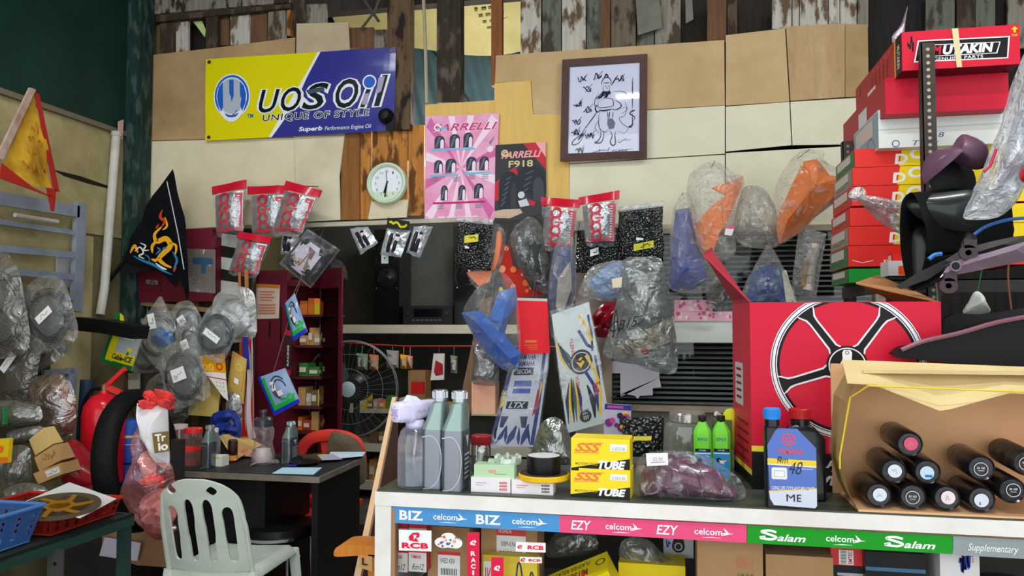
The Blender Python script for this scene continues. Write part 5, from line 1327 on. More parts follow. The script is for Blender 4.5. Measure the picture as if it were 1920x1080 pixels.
solo('colourful_pack',b,[C(170,166,180,.3),C(30,40,130,.4),C(110,40,110,.4),C(216,180,30,.4),C(180,60,130,.4),C(40,30,60,.4)],'colourful flat pack with a dark blue header leaning behind the tube boxes','pack')
b=M();b.pillow(catmull(pxs([(1356,775),(1378,768),(1380,800),(1378,840),(1358,840)],2.45),3),FWD,.02,.02,5,2.4,.004,30,2)
b.bm.verts.ensure_lookup_table()
solo('yellow_pouch',b,[C(206,210,40,.4)],'yellow green pouch peeping out behind the right green bottle','pouch')
b=M();a=PY(1342,775,2.44);b.tube([a,a+Vector((.016,.01,-.012)),a+Vector((.034,.02,-.02))],.008,10);b.box(a+Vector((.02,-.01,-.04)),a+Vector((.05,.03,-.02)))
solo('tap_fitting',b,C(214,212,196,.45),'cream plastic fitting on the pouch beside the big jar','fitting')
b=M();b.box((PY(1336,800,2.44).x,2.42,ZC+.001),(PY(1372,800,2.44).x,2.47,PY(1340,786,2.44).z));solo('green_pack',b,C(96,110,60,.5),'dull green pack standing upright behind the green bottles','pack')
b=M();b.pillow(catmull(pxs([(1018,790),(1052,786),(1078,840),(1084,868),(1040,872),(992,866),(1000,835)],2.36),3),FWD,.05,.04,7,2.4,.012,18,6)
solo('green_bag',b,film((92,104,92),.66,.2,9,.6,.3,streak=.15),'dark green smoky bag slumped behind the tape rolls','bag')
# ---- coolant bottle and its red capped neighbour
bk=C(18,18,21,.28,coat=.3)
def jug(label,x,y,wx,hgt,capc,capx,Y=None,dd=.07,lbl=False,group=None,slope=0):
    p=PZ(x,y,ZC+.001)
    if Y:p=Vector((PY(x,y,Y).x,Y,ZC+.001))
    t=thing('coolant_bottle',label,'bottle',p,group=group)
    k=hgt
    def sec(z,x0,x1,y0,y1,r=.009):
        o=[]
        for cx,cy,a0 in ((x1-r,y1-r,0),(x0+r,y1-r,90),(x0+r,y0+r,180),(x1-r,y0+r,270)):
            for i in range(4):a=math.radians(a0+30*i);o.append(p+Vector((cx+r*math.cos(a),cy+r*math.sin(a),z)))
        return o
    c0,c1=capx[0]*wx,capx[1]*wx;cm=(c0+c1)/2;rc=(c1-c0)/2
    b=M();b.loft([sec(0,.003,wx-.003,.003,dd-.003),sec(.004,0,wx,0,dd),sec(.58*k,0,wx,0,dd),sec(.68*k,max(0,cm-rc*2.2),min(wx,cm+rc*2.6),0,dd),sec(.80*k,max(0,cm-rc*1.25),min(wx,cm+rc*1.25),dd*.1,dd*.9),sec(.82*k,cm-rc*.95,cm+rc*.95,dd*.15,dd*.85)]);obj('body',b,bk,t)
    q=p+Vector((cm,dd*.5,0))
    b=M();b.lathe([(rc*.92,.8*k),(rc*.92,.90*k)],q,24);obj('neck',b,bk,t)
    b=M();b.lathe([(rc*.98,.885*k),(rc*1.05,.89*k),(rc*1.05,.99*k),(rc*.96,k),(.001,k)],q,28)
    for i in range(22):a=2*PI*i/22;w_=q+Vector((math.cos(a)*rc*1.05,math.sin(a)*rc*1.05,0));b.cyl(w_+Vector((0,0,.92*k)),w_+Vector((0,0,.985*k)),.0011,n=5)
    obj('cap',b,capc,t)
    return t,p
t,p=jug('black coolant bottle with red cap standing behind the labelled one',1474,938,.098,.228,C(176,28,32,.35),(.16,.68),Y=2.075,dd=.06)
t,p=jug('black coolant bottle with blue cap and large blue label in front of the wheel carton',1437,952,.118,.238,C(36,128,206,.35),(.0,.32),dd=.05)
w_=.118
f=Face(p+Vector((.004,-.0006,.192)),p+Vector((w_-.002,-.0006,.192)),p+Vector((w_-.002,-.0006,.004)),p+Vector((.004,-.0006,.004)))
lb=C(78,108,182,.3,coat=.2)
b=M();f.poly(b,[(.0,.22),(.16,.04),(.22,.0),(.62,.0),(1,.24),(1,.97),(.96,1),(.12,.98),(.04,.9)],.0004,0)
f.poly(b,[(.0,.385),(1,.40),(1,.475),(.0,.455)],.0008,1);f.poly(b,[(.0,.455),(1,.475),(1,.488),(.0,.468)],.001,2);f.poly(b,[(.02,.80),(1,.76),(1,.97),(.96,1),(.12,.98),(.04,.9)],.0008,3);f.poly(b,[(.02,.80),(1,.745),(1,.76),(.02,.815)],.001,1)
f.disc(b,.44,.14,.0155,.0008,4,24,.0135)
for k in range(3):
    a=PI/2+k*PI/3;f.line(b,[(.44-.105*math.cos(a),.14-.0125/f.h*math.sin(a)),(.44+.105*math.cos(a),.14+.0125/f.h*math.sin(a))],.0016,.0008,4);f.disc(b,.44+.08*math.cos(a),.14+.0095/f.h*math.sin(a),.0028,.0009,4,8);f.disc(b,.44-.08*math.cos(a),.14-.0095/f.h*math.sin(a),.0028,.0009,4,8)
f.text(b,'YAMAHA',.20,.255,.74,.325,.001,4,.02);f.text(b,'motorcycles',.64,.495,.93,.525,.001,2);f.text(b,'LONG LIFE COOLANT PRE-MIXED',.08,.735,.96,.785,.001,2,.005);f.text(b,'M',.38,.835,.55,.925,.0024,5,0);f.text(b,'E',.59,.835,.68,.925,.0024,5,.01)
f.poly(b,[(.10,.50),(.38,.50),(.40,.52),(.40,.63),(.38,.65),(.10,.65),(.08,.63),(.08,.52)],.001,2);f.rect(b,.13,.54,.35,.62,.0014,6);f.rect(b,.14,.545,.34,.615,.0018,2)
f.line(b,[(.20,.40),(.26,.36),(.30,.40),(.24,.42)],.0018,.0016,5);f.text(b,'Rm',.20,.36,.42,.44,.0016,5,-.01,.3);f.text(b,'48',.44,.42,.72,.58,.0016,5,-.01,.35)
obj('label',b,[lb,C(226,196,50,.35),C(226,226,232,.4),C(190,194,206,.25,.4),C(226,70,80,.4),C(40,42,52,.5),C(150,150,150,.5)],t)
# ---- wheel carton
Yw=2.195
a=PY(1417,915,Yw);z1=PY(1400,567,Yw).z;x1=PY(1764,567,Yw).x;x0=PY(1408,740,Yw).x
z0=ZC+.0005
t=thing('wheel_carton','open red carton printed with a motorcycle wheel, standing on the counter','carton',(x0,Yw,z0))
wr_=C(202,20,52,.45,n2=(194,18,48),ns=3);kbi=C(170,118,74,.8)
D_=.26;sh=-.02
def bx_(x,y,z):return Vector((x+(z1-z)*0+(y-Yw)*-.10,y,z))
f=Face(bx_(x0,Yw,z1),bx_(x1,Yw,z1),bx_(x1,Yw,z0),bx_(x0,Yw,z0))
b=M()
f.rect(b,0,0,1,1,.0,0)
f.rect(b,0,.80,1,.815,.0006,3);f.rect(b,0,.77,.16,.80,.0004,4);f.rect(b,0,.815,1,1,.0006,1)
# printed wheel
cu,cv=.515,.335;Rw=.195;H=f.h;W=f.w
def clipd(pts):return [(min(1,max(0,u)),min(1,max(.002,v))) for u,v in pts]
def ringp(r0,r1,d,mi):
    n=56;b.mi=mi
    for i in range(n):
        q=[]
        for a,r in ((i,r0),(i+1,r0),(i+1,r1),(i,r1)):
            an=2*PI*a/n;q.append((cu+r*math.cos(an)/W,cv+r*math.sin(an)/H))
        if max(v for u,v in q) < 0:continue
        q=clipd(q);f.poly(b,q,d,mi)
ringp(.150*1.14,.195*1.0,.0008,1);ringp(.183,.195,.0012,2);ringp(.1905,.1925,.0016,1);ringp(.178,.1805,.0014,2)
for k in range(5):
    an=-PI/2+PI/5+2*PI*k/5
    dx,dy=math.cos(an),math.sin(an);nx,ny=-dy,dx
    for wd0,wd1,wd2,d,mi in ((.036,.023,.052,.0018,2),(.030,.017,.046,.0022,1)):
        o=[]
        for s in (-1,1):
            seq=[(.045,wd0*1.1),(.06,wd1),(.14,wd1*.95),(.155,wd1*1.15),(.176,wd2)]
            if s > 0:seq=seq[::-1]
            for r,wd in seq:o.append((cu+(dx*r+s*nx*wd/2)/W,cv+(dy*r+s*ny*wd/2)/H))
        if min(v for u,v in o) < 0:o=clipd(o)
        f.poly(b,o,d,mi)
    for s in (-1,1):f.line(b,clipd([(cu+(dx*r+s*nx*wd/2)/W,cv+(dy*r+s*ny*wd/2)/H) for r,wd in ((.05,.034),(.06,.024),(.14,.022),(.155,.027),(.172,.046))]),.003,.0024,2)
ringp(0.0001,.052,.0026,1);ringp(.044,.047,.003,2);ringp(.0,.0,.003,2)
for k in range(3):
    an=-PI/2+2*PI*k/3
    o=[(cu+r*math.cos(an+da)/W,cv+r*math.sin(an+da)/H) for r,da in ((.014,-.9),(.036,-.35),(.042,-.2),(.042,.2),(.036,.35),(.014,.9))]
    f.poly(b,o,.0032,2);f.disc(b,cu+.034*math.cos(an)/W,cv+.034*math.sin(an)/H,.005,.0036,1,12,.0035)
ringp(.0001,.018,.0036,2);ringp(.009,.014,.004,1);ringp(.005,.007,.004,1)
f.text(b,'RACING',.36,.835,.62,.875,.001,2,.03);f.text(b,'WHEEL',.30,.915,.66,.965,.001,2,.05,.15);f.rect(b,.42,.89,.6,.893,.001,2)
obj('front_panel',b,[wr_,BLK,C(226,222,226,.45),C(30,20,20,.5),C(236,216,60,.45)],t)
g=Face(bx_(x0,Yw+D_,z1),bx_(x0,Yw,z1),bx_(x0,Yw,z0),bx_(x0,Yw+D_,z0))
b=M();g.rect(b,0,0,1,.9,0,0);g.rect(b,0,.9,1,.93,0,1);g.rect(b,0,.93,1,1,0,2);g.rect(b,.15,.34,.6,.58,.0006,3)
for k in range(5):g.rect(b,.2,.66+.05*k,.85,.675+.05*k,.0005,4)
for k in range(5):g.rect(b,.22,.37+.04*k,.5,.385+.04*k,.0009,4)
obj('side_panel',b,[C(196,30,52,.45),C(236,216,60,.45),BLK,C(190,186,186,.5),C(110,20,34,.5)],t)
b=M();b.plate([bx_(x1,Yw+.001,z0),bx_(x1,Yw+D_,z0),bx_(x1,Yw+D_,z1),bx_(x1,Yw+.001,z1)],(-.005,0,0));obj('side_panel',b,kbi,t)
b=M();b.plate([bx_(x0,Yw+D_,z0),bx_(x1,Yw+D_,z0),bx_(x1,Yw+D_,z1),bx_(x0,Yw+D_,z1)],(0,.005,0));obj('back_panel',b,kbi,t)
b=M();b.plate([bx_(x0,Yw,z0+.001),bx_(x1,Yw,z0+.001),bx_(x1,Yw+D_,z0+.001),bx_(x0,Yw+D_,z0+.001)],(0,0,.004));obj('bottom',b,kbi,t)
# flaps
A=bx_(x0,Yw,z1);B=bx_(x0,Yw+D_,z1)
fa=[A,A.lerp(B,.98),PY(1333,465,Yw+D_-.02),PY(1316,477,Yw+.02)]
b=M();b.plate(fa,(.003,0,.003));obj('flap',b,[C(172,40,58,.5)],t)
A=bx_(x1,Yw+.01,z1);B=bx_(x1,Yw+D_,z1)
b=M();b.plate([A,B,PY(1645,515,Yw+D_+.02),PY(1604,530,Yw+.10)],(.002,0,-.004));obj('flap',b,[C(176,122,78,.8)],t)
# ---- spray-can carton
Ys=1.985
x0=PY(1583,800,Ys).x;x1=x0+.60;z1=PY(1600,690,Ys).z;z0=ZC+.0005;D_=.20
kl=C(222,174,130,.8,n2=(206,158,112),ns=4);ko=C(206,184,132,.8,n2=(186,164,112),ns=5)
t=thing('spray_can_carton','open brown carton lying on its side, full of black spray cans','carton',((x0+x1)/2,Ys,z0))
L0,L1,L2,L3=[Vector((x0+dx,Ys+dy,z)) for dx,dy,z in ((.028,0,z0),(-.008,0,z0+.11),(.004,0,z0+.26),(.03,0,z1-.03))]
prof=[L0,Vector((x0+.006,Ys,z0+.05)),L1,L2,L3,Vector((x0+.05,Ys,z1-.012))]
b=M();bk_=[q+Vector((.012,D_,.0)) for q in prof]
for i in range(len(prof)-1):b.poly([prof[i],prof[i+1],bk_[i+1],bk_[i]])
b.solid(.005);obj('side_panel',b,[ko],t)
b=M();b.box((x0+.028,Ys,z0),(x1,Ys+D_,z0+.005));obj('bottom',b,kl,t)
b=M();b.box((x0+.01,Ys+D_,z0),(x1,Ys+D_+.006,z1));obj('back_panel',b,kl,t)
b=M();b.box((x1-.006,Ys,z0),(x1,Ys+D_,z1));obj('side_panel',b,kl,t)
b=M();b.box((x0+.045,Ys,z1-.012),(x1,Ys+D_,z1-.006));obj('top_panel',b,ko,t)
# front flap hanging over the mouth, with a sagging lower edge
def fl(u,v):
    x=x0+.0+u*(x1-x0)
    e=.046+.052*max(0,1-abs(u-.34)/.24)+.03*u
    return Vector((x+.01*(1-v),Ys+.06-.10*v+.02*u,z1+.012-.02*u*(1-v)-e*v))
b=M();b.surf(fl,24,5,.005,(0,.3,1));obj('flap',b,[ko],t)
b=M();b.tube([Vector((x0+.045,Ys-.048,z1-.038)),Vector((x0+.3,Ys-.048,z1-.045)),Vector((x1,Ys-.04,z1-.05))],.0022,6);b.tube([Vector((x0+.045,Ys-.048,z1-.038)),Vector((x0+.012,Ys-.012,z0+.27)),Vector((x0-.012,Ys-.005,z0+.13)),Vector((x0-.012,Ys-.003,z0+.10))],.0022,6)
obj('string',b,C(220,190,50,.5),t)
# cans: (centre px x, y, label kind, barrel tint)
cans=[(1648,935,'w','spray can at the left end of the bottom row'),(1712,938,'n','spray can second from the left in the bottom row, with a ringed number'),(1776,942,'p','spray can third from the left in the bottom row, with a pinkish label'),(1841,944,'b','spray can at the right of the bottom row, label with a blue corner'),(1676,884,'w','spray can on the left of the second row, plain white label'),(1739,885,'bb','spray can in the second row with a blue smeared label'),(1706,833,'r','topmost spray can with a pink label'),(1840,878,'n','spray can with a ringed number resting on the right of the row'),(1898,920,'n','spray can with a ringed number near the right edge'),(1925,868,'n','spray can lying highest at the right with printed barrel')]
rc=.0305
bkc=C(22,22,26,.3,coat=.5,bump=.15,bs=60)
for i,(x,y,kd,lab) in enumerate(cans):
    q=PY(x,y,Ys+.012)
    if i < 4:q.z=z0+.0065+rc+.001
    t=thing('spray_can',lab,'spray can',(q.x,Ys+.1,q.z-rc),group='black spray cans in the open carton')
    ax=Vector((-.02 if i == 6 else 0,1,.05 if i > 3 else 0))
    b=M();b.lathe([(.001,.002),(rc*.82,.002),(rc*.92,-.001),(rc,.004),(rc,.135),(rc*.96,.142),(rc*.7,.152),(rc*.66,.165),(.001,.166)],q,30,axis=ax);obj('can',b,bkc if i != 9 else C(26,24,24,.35,n2=(90,76,70),ns=30),t)
    g=Face(q+Vector((-rc,-.0016,rc)),q+Vector((rc,-.0016,rc)),q+Vector((rc,-.0016,-rc)),q+Vector((-rc,-.0016,-rc)))
    b=M();du,dv=(-.02,.03) if i%2 else (.03,-.02)
    if kd == 'n':
        g.disc(b,.5+du,.5+dv,.0155,.0,1,24,.014);g.text(b,'30 109' if i > 1 else '29 103',.36+du,.42+dv,.64+du,.50+dv,.0,1,.02);g.rect(b,.4+du,.55+dv,.6+du,.57+dv,.0,1)
        mm=[BLK,C(206,208,210,.4)]
    else:
        col={'w':C(206,214,222,.4),'p':C(226,210,212,.4),'b':C(206,212,218,.4),'bb':C(190,206,222,.4),'r':C(206,78,110,.35)}[kd]
        g.disc(b,.5+du,.5+dv,.0155,.0,0,24)
        if kd in ('b','bb'):g.rect(b,.40,.6,.66 if kd == 'bb' else .45,.7,.0005,1)
        else:g.scribble(b,.42,.4,.6,.6,.001,1,6,i,.0005)
        mm=[col,C(40,110,190,.4) if kd in ('b','bb') else C(150,150,156,.4)]
    obj('colour_label',b,mm,t)
# ================================================================== left wall: grille, flags, bagged cables, shelves
XG=XL+.10
stl=C(142,152,166,.5,n2=(118,126,136),ns=6)
t=thing('steel_grille','blue-grey painted steel grille bars fixed to the left wall','grille',(XG,3.2,1.4))
def lw(x,y,X=XG):return PX(x,y,X)
for (ya,yb,x1,h) in ((352,386,150,22),(404,432,140,9),(455,472,140,12),(497,513,138,12),(540,553,138,10),(648,653,128,10),(694,691,140,9)):
    x0=-40 if ya < 600 else 84
    b=M();A=lw(x0,ya,XG);B=lw(x1,yb,XG)
    hz_=(lw(x1,yb,XG)-lw(x1,yb+h,XG)).z
    b.plate([A,B,B-Vector((0,0,hz_)),A-Vector((0,0,hz_))],(-.02,0,0));obj('bar',b,stl,t)
b=M();b.plate([lw(146,378),lw(163,386),lw(155,585),lw(138,582)],(-.03,0,0));obj('upright',b,stl,t)
b=M();b.plate([lw(130,690),lw(146,690),lw(144,740),lw(130,740)],(-.03,0,0));obj('upright',b,stl,t)
b=M();b.plate([lw(108,478,XL+.03),lw(136,482,XL+.03),lw(132,540,XL+.03),lw(106,538,XL+.03)],(-.01,0,0));obj('pale_patch',b,C(182,182,184,.6),t)
b=M();b.tube([lw(28,403,XG+.012),lw(108,416,XG+.012)],.012,10);b.bm.verts.ensure_lookup_table();solo('white_tube',b,C(196,190,176,.5),'short pale tube lying along the upper bar of the steel grille','tube')
# white pipe running down the wall, red tag above
b=M();b.tube([lw(218,252,XL+.05),lw(196,540,XL+.05),lw(188,590,XL+.05)],.026,14);t=tag(obj('drain_pipe',b,C(206,206,196,.45,n2=(180,176,160),ns=8)),'off-white plastic pipe running down the left corner','pipe')
b=M();b.lathe([(.026,0),(.031,0),(.031,.03),(.026,.03)],lw(218,256,XL+.05),18);obj('pipe_collar',b,C(190,186,170,.5),t)
b=M();b.plate([lw(222,228,XL+.06),lw(232,224,XL+.06),lw(230,262,XL+.06),lw(222,258,XL+.06)],(-.004,0,0));solo('torn_notice',b,C(214,170,160,.6),'torn pinkish scrap of paper stuck above the white pipe','paper')
# crack in the plywood
b=M();b.plate([lw(100,318,XL+.014),lw(150,330,XL+.014),(lw(196,346,XL+.014)),lw(216,352,XL+.014),lw(214,356,XL+.014),lw(168,345,XL+.014),lw(140,336,XL+.014),lw(120,330,XL+.014)],(-.003,0,0));struct('crack',b,C(38,32,24,.9),wl)
# red and gold pennant
def Lf(p0,X):return PX(p0[0],p0[1],X)
XP=XL+.42
t=thing('gold_pennant','faded red and gold triangular pennant hanging by the left wall','flag',Lf((60,400),XP))
def drape(P,amp,fr,th=.004,rows=10,seed=0,ax=Vector((1,0,0))):
    """cloth over the polygon fan P[0] apex with wavy folds"""
    b=M();c=sum(P,Vector())/len(P);n=len(P)
    rings_=[]
    for k in range(rows+1):
        s_=k/rows
        rings_.append([b.v(c+(q-c)*s_+ax*amp*noise.noise((c+(q-c)*s_)*fr+Vector((seed,0,0)))) for q in P])
    for k in range(rows):
        for i in range(n):b.f([rings_[k][i],rings_[k+1][i],rings_[k+1][(i+1)%n],rings_[k][(i+1)%n]])
    return b
P=subdiv([Lf(q,XP) for q in ((64,178),(78,240),(92,310),(102,352),(60,350),(28,330),(4,306),(30,250))],4)
goldm=C(206,170,40,.7,n2=(176,112,40),ns=11,nstr=1)
b=drape(P,.05,6);gcl=obj('cloth',b,goldm,t)
b=M()
def band(A,B,C_,D):
    b.plate([Lf(A,XP+.012),Lf(B,XP+.012),Lf(C_,XP+.012),Lf(D,XP+.012)],(-.006,0,0))
band((66,172),(74,178),(112,360),(102,358));band((4,306),(60,350),(104,372),(0,334));band((88,352),(106,355),(102,396),(97,396))
obj('red_border',b,C(166,40,30,.7),t)
b=M();b.plate([Lf(q,XP+.016) for q in ((57,164),(68,168),(6,300),(-6,296))],(-.012,0,0));obj('pole_sleeve',b,C(176,156,142,.8,n2=(150,90,74),ns=16),t)
b=M();f=Face(Lf((60,225),XP+.04),Lf((72,225),XP+.04),Lf((92,335),XP+.04),Lf((34,318),XP+.04))
f.scribble(b,.1,.05,.9,.3,.012,0,9,3);f.scribble(b,.05,.3,.95,.6,.014,0,11,4);f.scribble(b,.05,.6,.95,.95,.012,0,11,5);obj('faded_emblem',b,C(176,120,36,.7),gcl)
# black pennant with embroidered dragon, on a black pole
YF=4.12
t=thing('black_pennant','black triangular pennant with an embroidered golden dragon on a black pole','flag',PY(300,560,YF))
P=subdiv([PY(x,y,YF) for x,y in ((318,315),(328,345),(340,390),(352,440),(354,500),(352,575),(345,540),(336,524),(328,540),(300,510),(262,498),(230,486),(256,430),(288,368))],3)
b=drape(P,.05,7,ax=Vector((0,1,0)),seed=3);b.solid(.003);bcl=obj('cloth',b,C(22,24,30,.8),t)
f=Face(*[PY(x,y,YF-.045) for x,y in ((240,380),(345,380),(345,515),(240,515))])
dr=[C(232,170,24,.6),C(196,60,24,.6),C(226,226,214,.6),C(40,120,170,.6),C(44,92,120,.6)]
b=M()
def dl(pts,wd,mi,tp=True):f.line(b,[(p.x,p.y) for p in catmull([Vector(q) for q in pts],6,False)],wd,.0+.0008*mi,mi,tp)
dl([(.62,.10),(.58,.2),(.66,.26),(.60,.34)],.02,1);dl([(.60,.34),(.48,.44),(.52,.54),(.68,.50),(.76,.60),(.64,.70),(.56,.78),(.66,.86),(.78,.90)],.034,0);dl([(.56,.5),(.44,.60),(.44,.70)],.02,0);dl([(.74,.56),(.86,.60),(.84,.74)],.016,0);dl([(.60,.72),(.5,.80),(.42,.78)],.018,0)
dl([(.66,.2),(.70,.32),(.62,.38)],.014,0);dl([(.04,.70),(.12,.60),(.18,.70)],.02,0);dl([(.10,.74),(.25,.80),(.45,.86),(.62,.94),(.8,1.0)],.016,3);dl([(.12,.68),(.22,.62),(.28,.7),(.2,.74),(.3,.78)],.010,2);dl([(.22,.56),(.32,.60),(.28,.66),(.38,.66)],.010,2);dl([(.5,.84),(.6,.9),(.7,.93)],.014,2);dl([(.8,.68),(.88,.8),(.82,.92)],.016,3);dl([(.30,.72),(.38,.76),(.40,.84)],.012,4);dl([(.7,.62),(.62,.64)],.012,3);dl([(.86,.86),(.82,.96)],.016,1);dl([(.56,.30),(.5,.36)],.012,1);dl([(.52,.62),(.58,.66),(.5,.72)],.012,3)
obj('embroidered_dragon',b,dr,bcl)
b=M();b.tube(pxs([(313,340),(334,440),(345,505)],YF-.045),.003,5);obj('white_piping',b,C(206,206,206,.6),bcl)
b=M();b.tube(pxs([(240,480),(200,532),(166,574)],YF+.01),.013,8);obj('pole',b,BLK,t)
b=M();b.plate(pxs([(214,508),(250,470),(300,500),(240,515)],YF+.01),(0,.004,0));obj('pole_hem',b,C(20,20,24,.8),t)
# ---- maroon meter cabinet and slat shelving behind
Ym=4.36
mar=C(108,30,42,.5,n2=(92,24,34),ns=4)
t=thing('maroon_cabinet','maroon wall cabinet behind the black pennant','cabinet',PY(325,566,Ym))
b=M();b.box((PY(247,566,Ym).x,Ym-.05,PY(325,566,Ym).z),(PY(405,566,Ym).x,YW+.01,PY(325,432,Ym).z));b.bevel(.004);obj('body',b,mar,t)
b=M();b.plate(pxs([(250,470),(302,474),(302,546),(248,544)],Ym-.056),(0,.006,0));cdr=obj('door',b,C(102,26,40,.45),t)
b=M();g=px_face((274,524),(296,526),(296,534),(274,532),Ym-.062);g.rect(b,0,0,1,1,0,0);g.scribble(b,.3,.2,.8,.8,.006,1,6,2);obj('lock_plate',b,[C(160,156,150,.3,.6),INK],cdr)
b=M();g=px_face((350,466),(404,468),(404,550),(350,546),Ym-.054);g.rect(b,0,0,1,1,0,0);gsl=obj('grey_sleeve',b,film((150,140,134),.75,.2,8,.5,.2),t)
b=M();g=px_face((350,466),(404,468),(404,550),(350,546),Ym-.057);g.poly(b,[(.2,.22),(.5,.19),(.9,.21),(.92,.33),(.68,.36),(.64,.55),(.5,.56),(.5,.36),(.2,.34)],0,0);obj('notice_print',b,[C(50,84,110,.5),C(206,200,170,.5)],gsl)
rl=wood((150,124,82),(112,90,58),3,.8)
wsh=C(206,200,184,.8,n2=(170,160,136),ns=7)
t=thing('slat_rack','rough wooden slat rack with white backing boards behind the bagged cables','rack',PY(300,860,Ym)*1)
for (x0,y0,x1,y1) in ((250,563,400,578),(170,592,360,602),(150,653,460,660),(150,735,470,742),(158,560,250,566)):
    b=M();A=PY(x0,y0,Ym-.03);B=PY(x1,y1,Ym-.03);b.plate([A,B,B-Vector((0,0,.028)),A-Vector((0,0,.028))],(0,.03,0));obj('rail',b,rl if y0 < 640 else C(96,60,44,.8),t)
for x in (170,226,298,362,420):
    b=M();A=PY(x,566,Ym-.01);B=PY(x-4,830,Ym-.01);b.plate([A,A+Vector((.035,0,0)),B+Vector((.035,0,0)),B],(0,.03,0));obj('upright',b,wood((110,80,56),(74,54,38),3,.85),t)
for (x0,y0,x1,y1) in ((250,574,276,588),(308,572,358,598),(182,690,212,722),(180,742,214,790),(238,570,250,600),(188,575,205,592),(330,600,355,612),(240,700,262,730),(425,690,444,735)):
    b=M();b.plate(pxs([(x0,y0),(x1,y0+1),(x1,y1),(x0,y1)],Ym+.03),(0,.008,0));obj('backing_board',b,wsh,t)
b=M();b.tube(pxs([(165,515),(172,600),(165,690),(170,800)],Ym-.05),.006,6);obj('conduit',b,C(170,160,140,.6),t)
# socket, plug and cord
t=thing('power_socket','cream wall socket above the black trunking','socket',PY(172,602,Ym-.05))
b=M();b.box(PY(161,602,Ym-.05),PY(182,581,Ym-.02));b.bevel(.004);spl=obj('plate',b,C(206,196,160,.5),t)
b=M();b.box(PY(167,594,Ym-.052),PY(170,590,Ym-.045));obj('slot',b,BLK,spl)
b=M();b.box(PY(174,594,Ym-.052),PY(177,590,Ym-.045));obj('slot',b,BLK,spl)
b=M();b.box(PY(186,600,Ym-.09),PY(201,583,Ym-.02));b.bevel(.008);solo('plug_adapter',b,C(216,214,220,.4),'white plug adapter beside the cream wall socket','adapter')
# black channel
A=PX(124,598,XL+.25)
t0_=M();q=[PY(x,y,Y) for x,y,Y in ((124,594,3.75),(190,599,3.6),(252,612,3.45),(247,636,3.45),(190,625,3.6),(124,618,3.75))]
t0_.plate(q,(.0,.12,.0));t0_.bevel(.004);solo('black_channel',t0_,C(18,18,20,.5),'black metal channel sticking out across the green and yellow packet','channel')
b=M();b.tube(pxs([(150,515),(149,545)],3.9),.006,6);solo('yellow_pen',b,C(222,164,40,.4),'yellow pen tied to the end of the steel grille','pen')
# ---- bagged cables
lblW=C(240,240,236,.5)
cab=C(22,24,26,.35)
def cablebag(label,c,rx,ry,turn,Y,fillc,nloops=3,lab=None,bagpts=None,fm=None,seed=0,mk=None):
    cc=PY(c[0],c[1],Y);s=mpp(c[0],Y);rx *= s;ry *= s
    t=thing('bagged_cable',label,'packet',cc-Vector((0,0,ry*1.2)),group='cable coils in clear bags')
    ca,sa=math.cos(turn),math.sin(turn)
    def pt(u,v,d=0):return cc+Vector((u*ca-v*sa,d,u*sa+v*ca))
    for k in range(nloops):
        f_=1-.07*k;rnd=random.Random(seed*7+k)
        pts=[pt(rx*f_*math.cos(2*PI*i/30)*(1+.03*rnd.random()),ry*f_*math.sin(2*PI*i/30),.008*math.sin(3*2*PI*i/30+k)-.004*k) for i in range(30)]
        b=M();b.tube(pts,.0042,6,closed=True);obj('cable',b,cab,t)
    if fillc is not None:
        b=M();b.pillow([pt(rx*.8*math.cos(2*PI*i/20),ry*.8*math.sin(2*PI*i/20),.012) for i in range(20)],FWD,.012,.01,4,2,.008,20,seed);obj('coil_pad',b,fillc,t)
    out=bagpts or [(-1.15,-1.1),(-.2,-1.25),(1.1,-1.12),(1.2,.2),(1.0,1.15),(.2,1.5),(-.2,1.5),(-1.05,1.1),(-1.18,0)]
    b=M();b.pillow(catmull([pt(u*rx,v*ry) for u,v in out],3),FWD,.04,.03,7,2.6,.014,16,seed);obj('clear_bag',b,fm or film((176,178,172),.18,.14,14,.8,.35,streak=.35),t)
    if lab:
        u,v,w_,h,a=lab;w_ *= 1.25;h *= 1.25;ca2,sa2=math.cos(a),math.sin(a)
        o=[pt(u*rx,v*ry)+Vector((x*ca2-z*sa2,-.048,x*sa2+z*ca2)) for x,z in ((-w_,h),(w_,h),(w_,-h),(-w_,-h))]
        g=Face(*o);b=M();g.rect(b,0,0,1,1,0,0);g.scribble(b,.2,.3,.8,.7,.0025,1,7,seed,.001);obj('paper_label',b,[lblW,C(120,120,124,.5)],t)
    return t
gp=C(84,86,84,.5,n2=(110,112,108),ns=12);gp2=C(104,110,110,.5,n2=(80,84,84),ns=12)
dusk=film((130,126,114),.30,.16,12,.8,.35,streak=.3)
cablebag('coiled cable in a clear bag at the far left edge, in front of the grille',(2,580),38,62,.2,3.3,gp,3,(-.1,.1,.045,.018,-.8),fm=dusk,seed=1)
cablebag('coiled cable in a clear bag hanging from the end of the grille, on top',(92,592),38,44,.3,3.35,gp2,4,(.1,.0,.04,.016,.7),fm=film((150,150,146),.16,.14,12,.8,.35,streak=.3),seed=2)
cablebag('coiled cable in a clear bag behind the upper grille coil',(60,622),44,50,.5,3.45,gp,3,(-.15,.0,.04,.016,.7),fm=dusk,seed=3)
cablebag('coiled cable in a dusty clear bag below the grille coils at the left',(30,690),34,46,-.2,3.4,C(92,84,70,.6),2,(-.1,.2,.045,.016,.9),fm=dusk,seed=4)
cablebag('pointed clear bag with a blue pad inside its coil',(297,630),30,34,0,3.95,C(170,176,170,.5,n2=(60,110,170),ns=7,nstr=.2),2,(-.1,.72,.018,.035,.25),[(-1.2,-.5),(-.5,-1.2),(.2,-1.7),(.9,-1.1),(1.25,.1),(.5,1.4),(.1,1.95),(-.3,1.6),(-1.15,.5)],film((206,206,196),.14,.1,14,.8,.35,streak=.4),5)
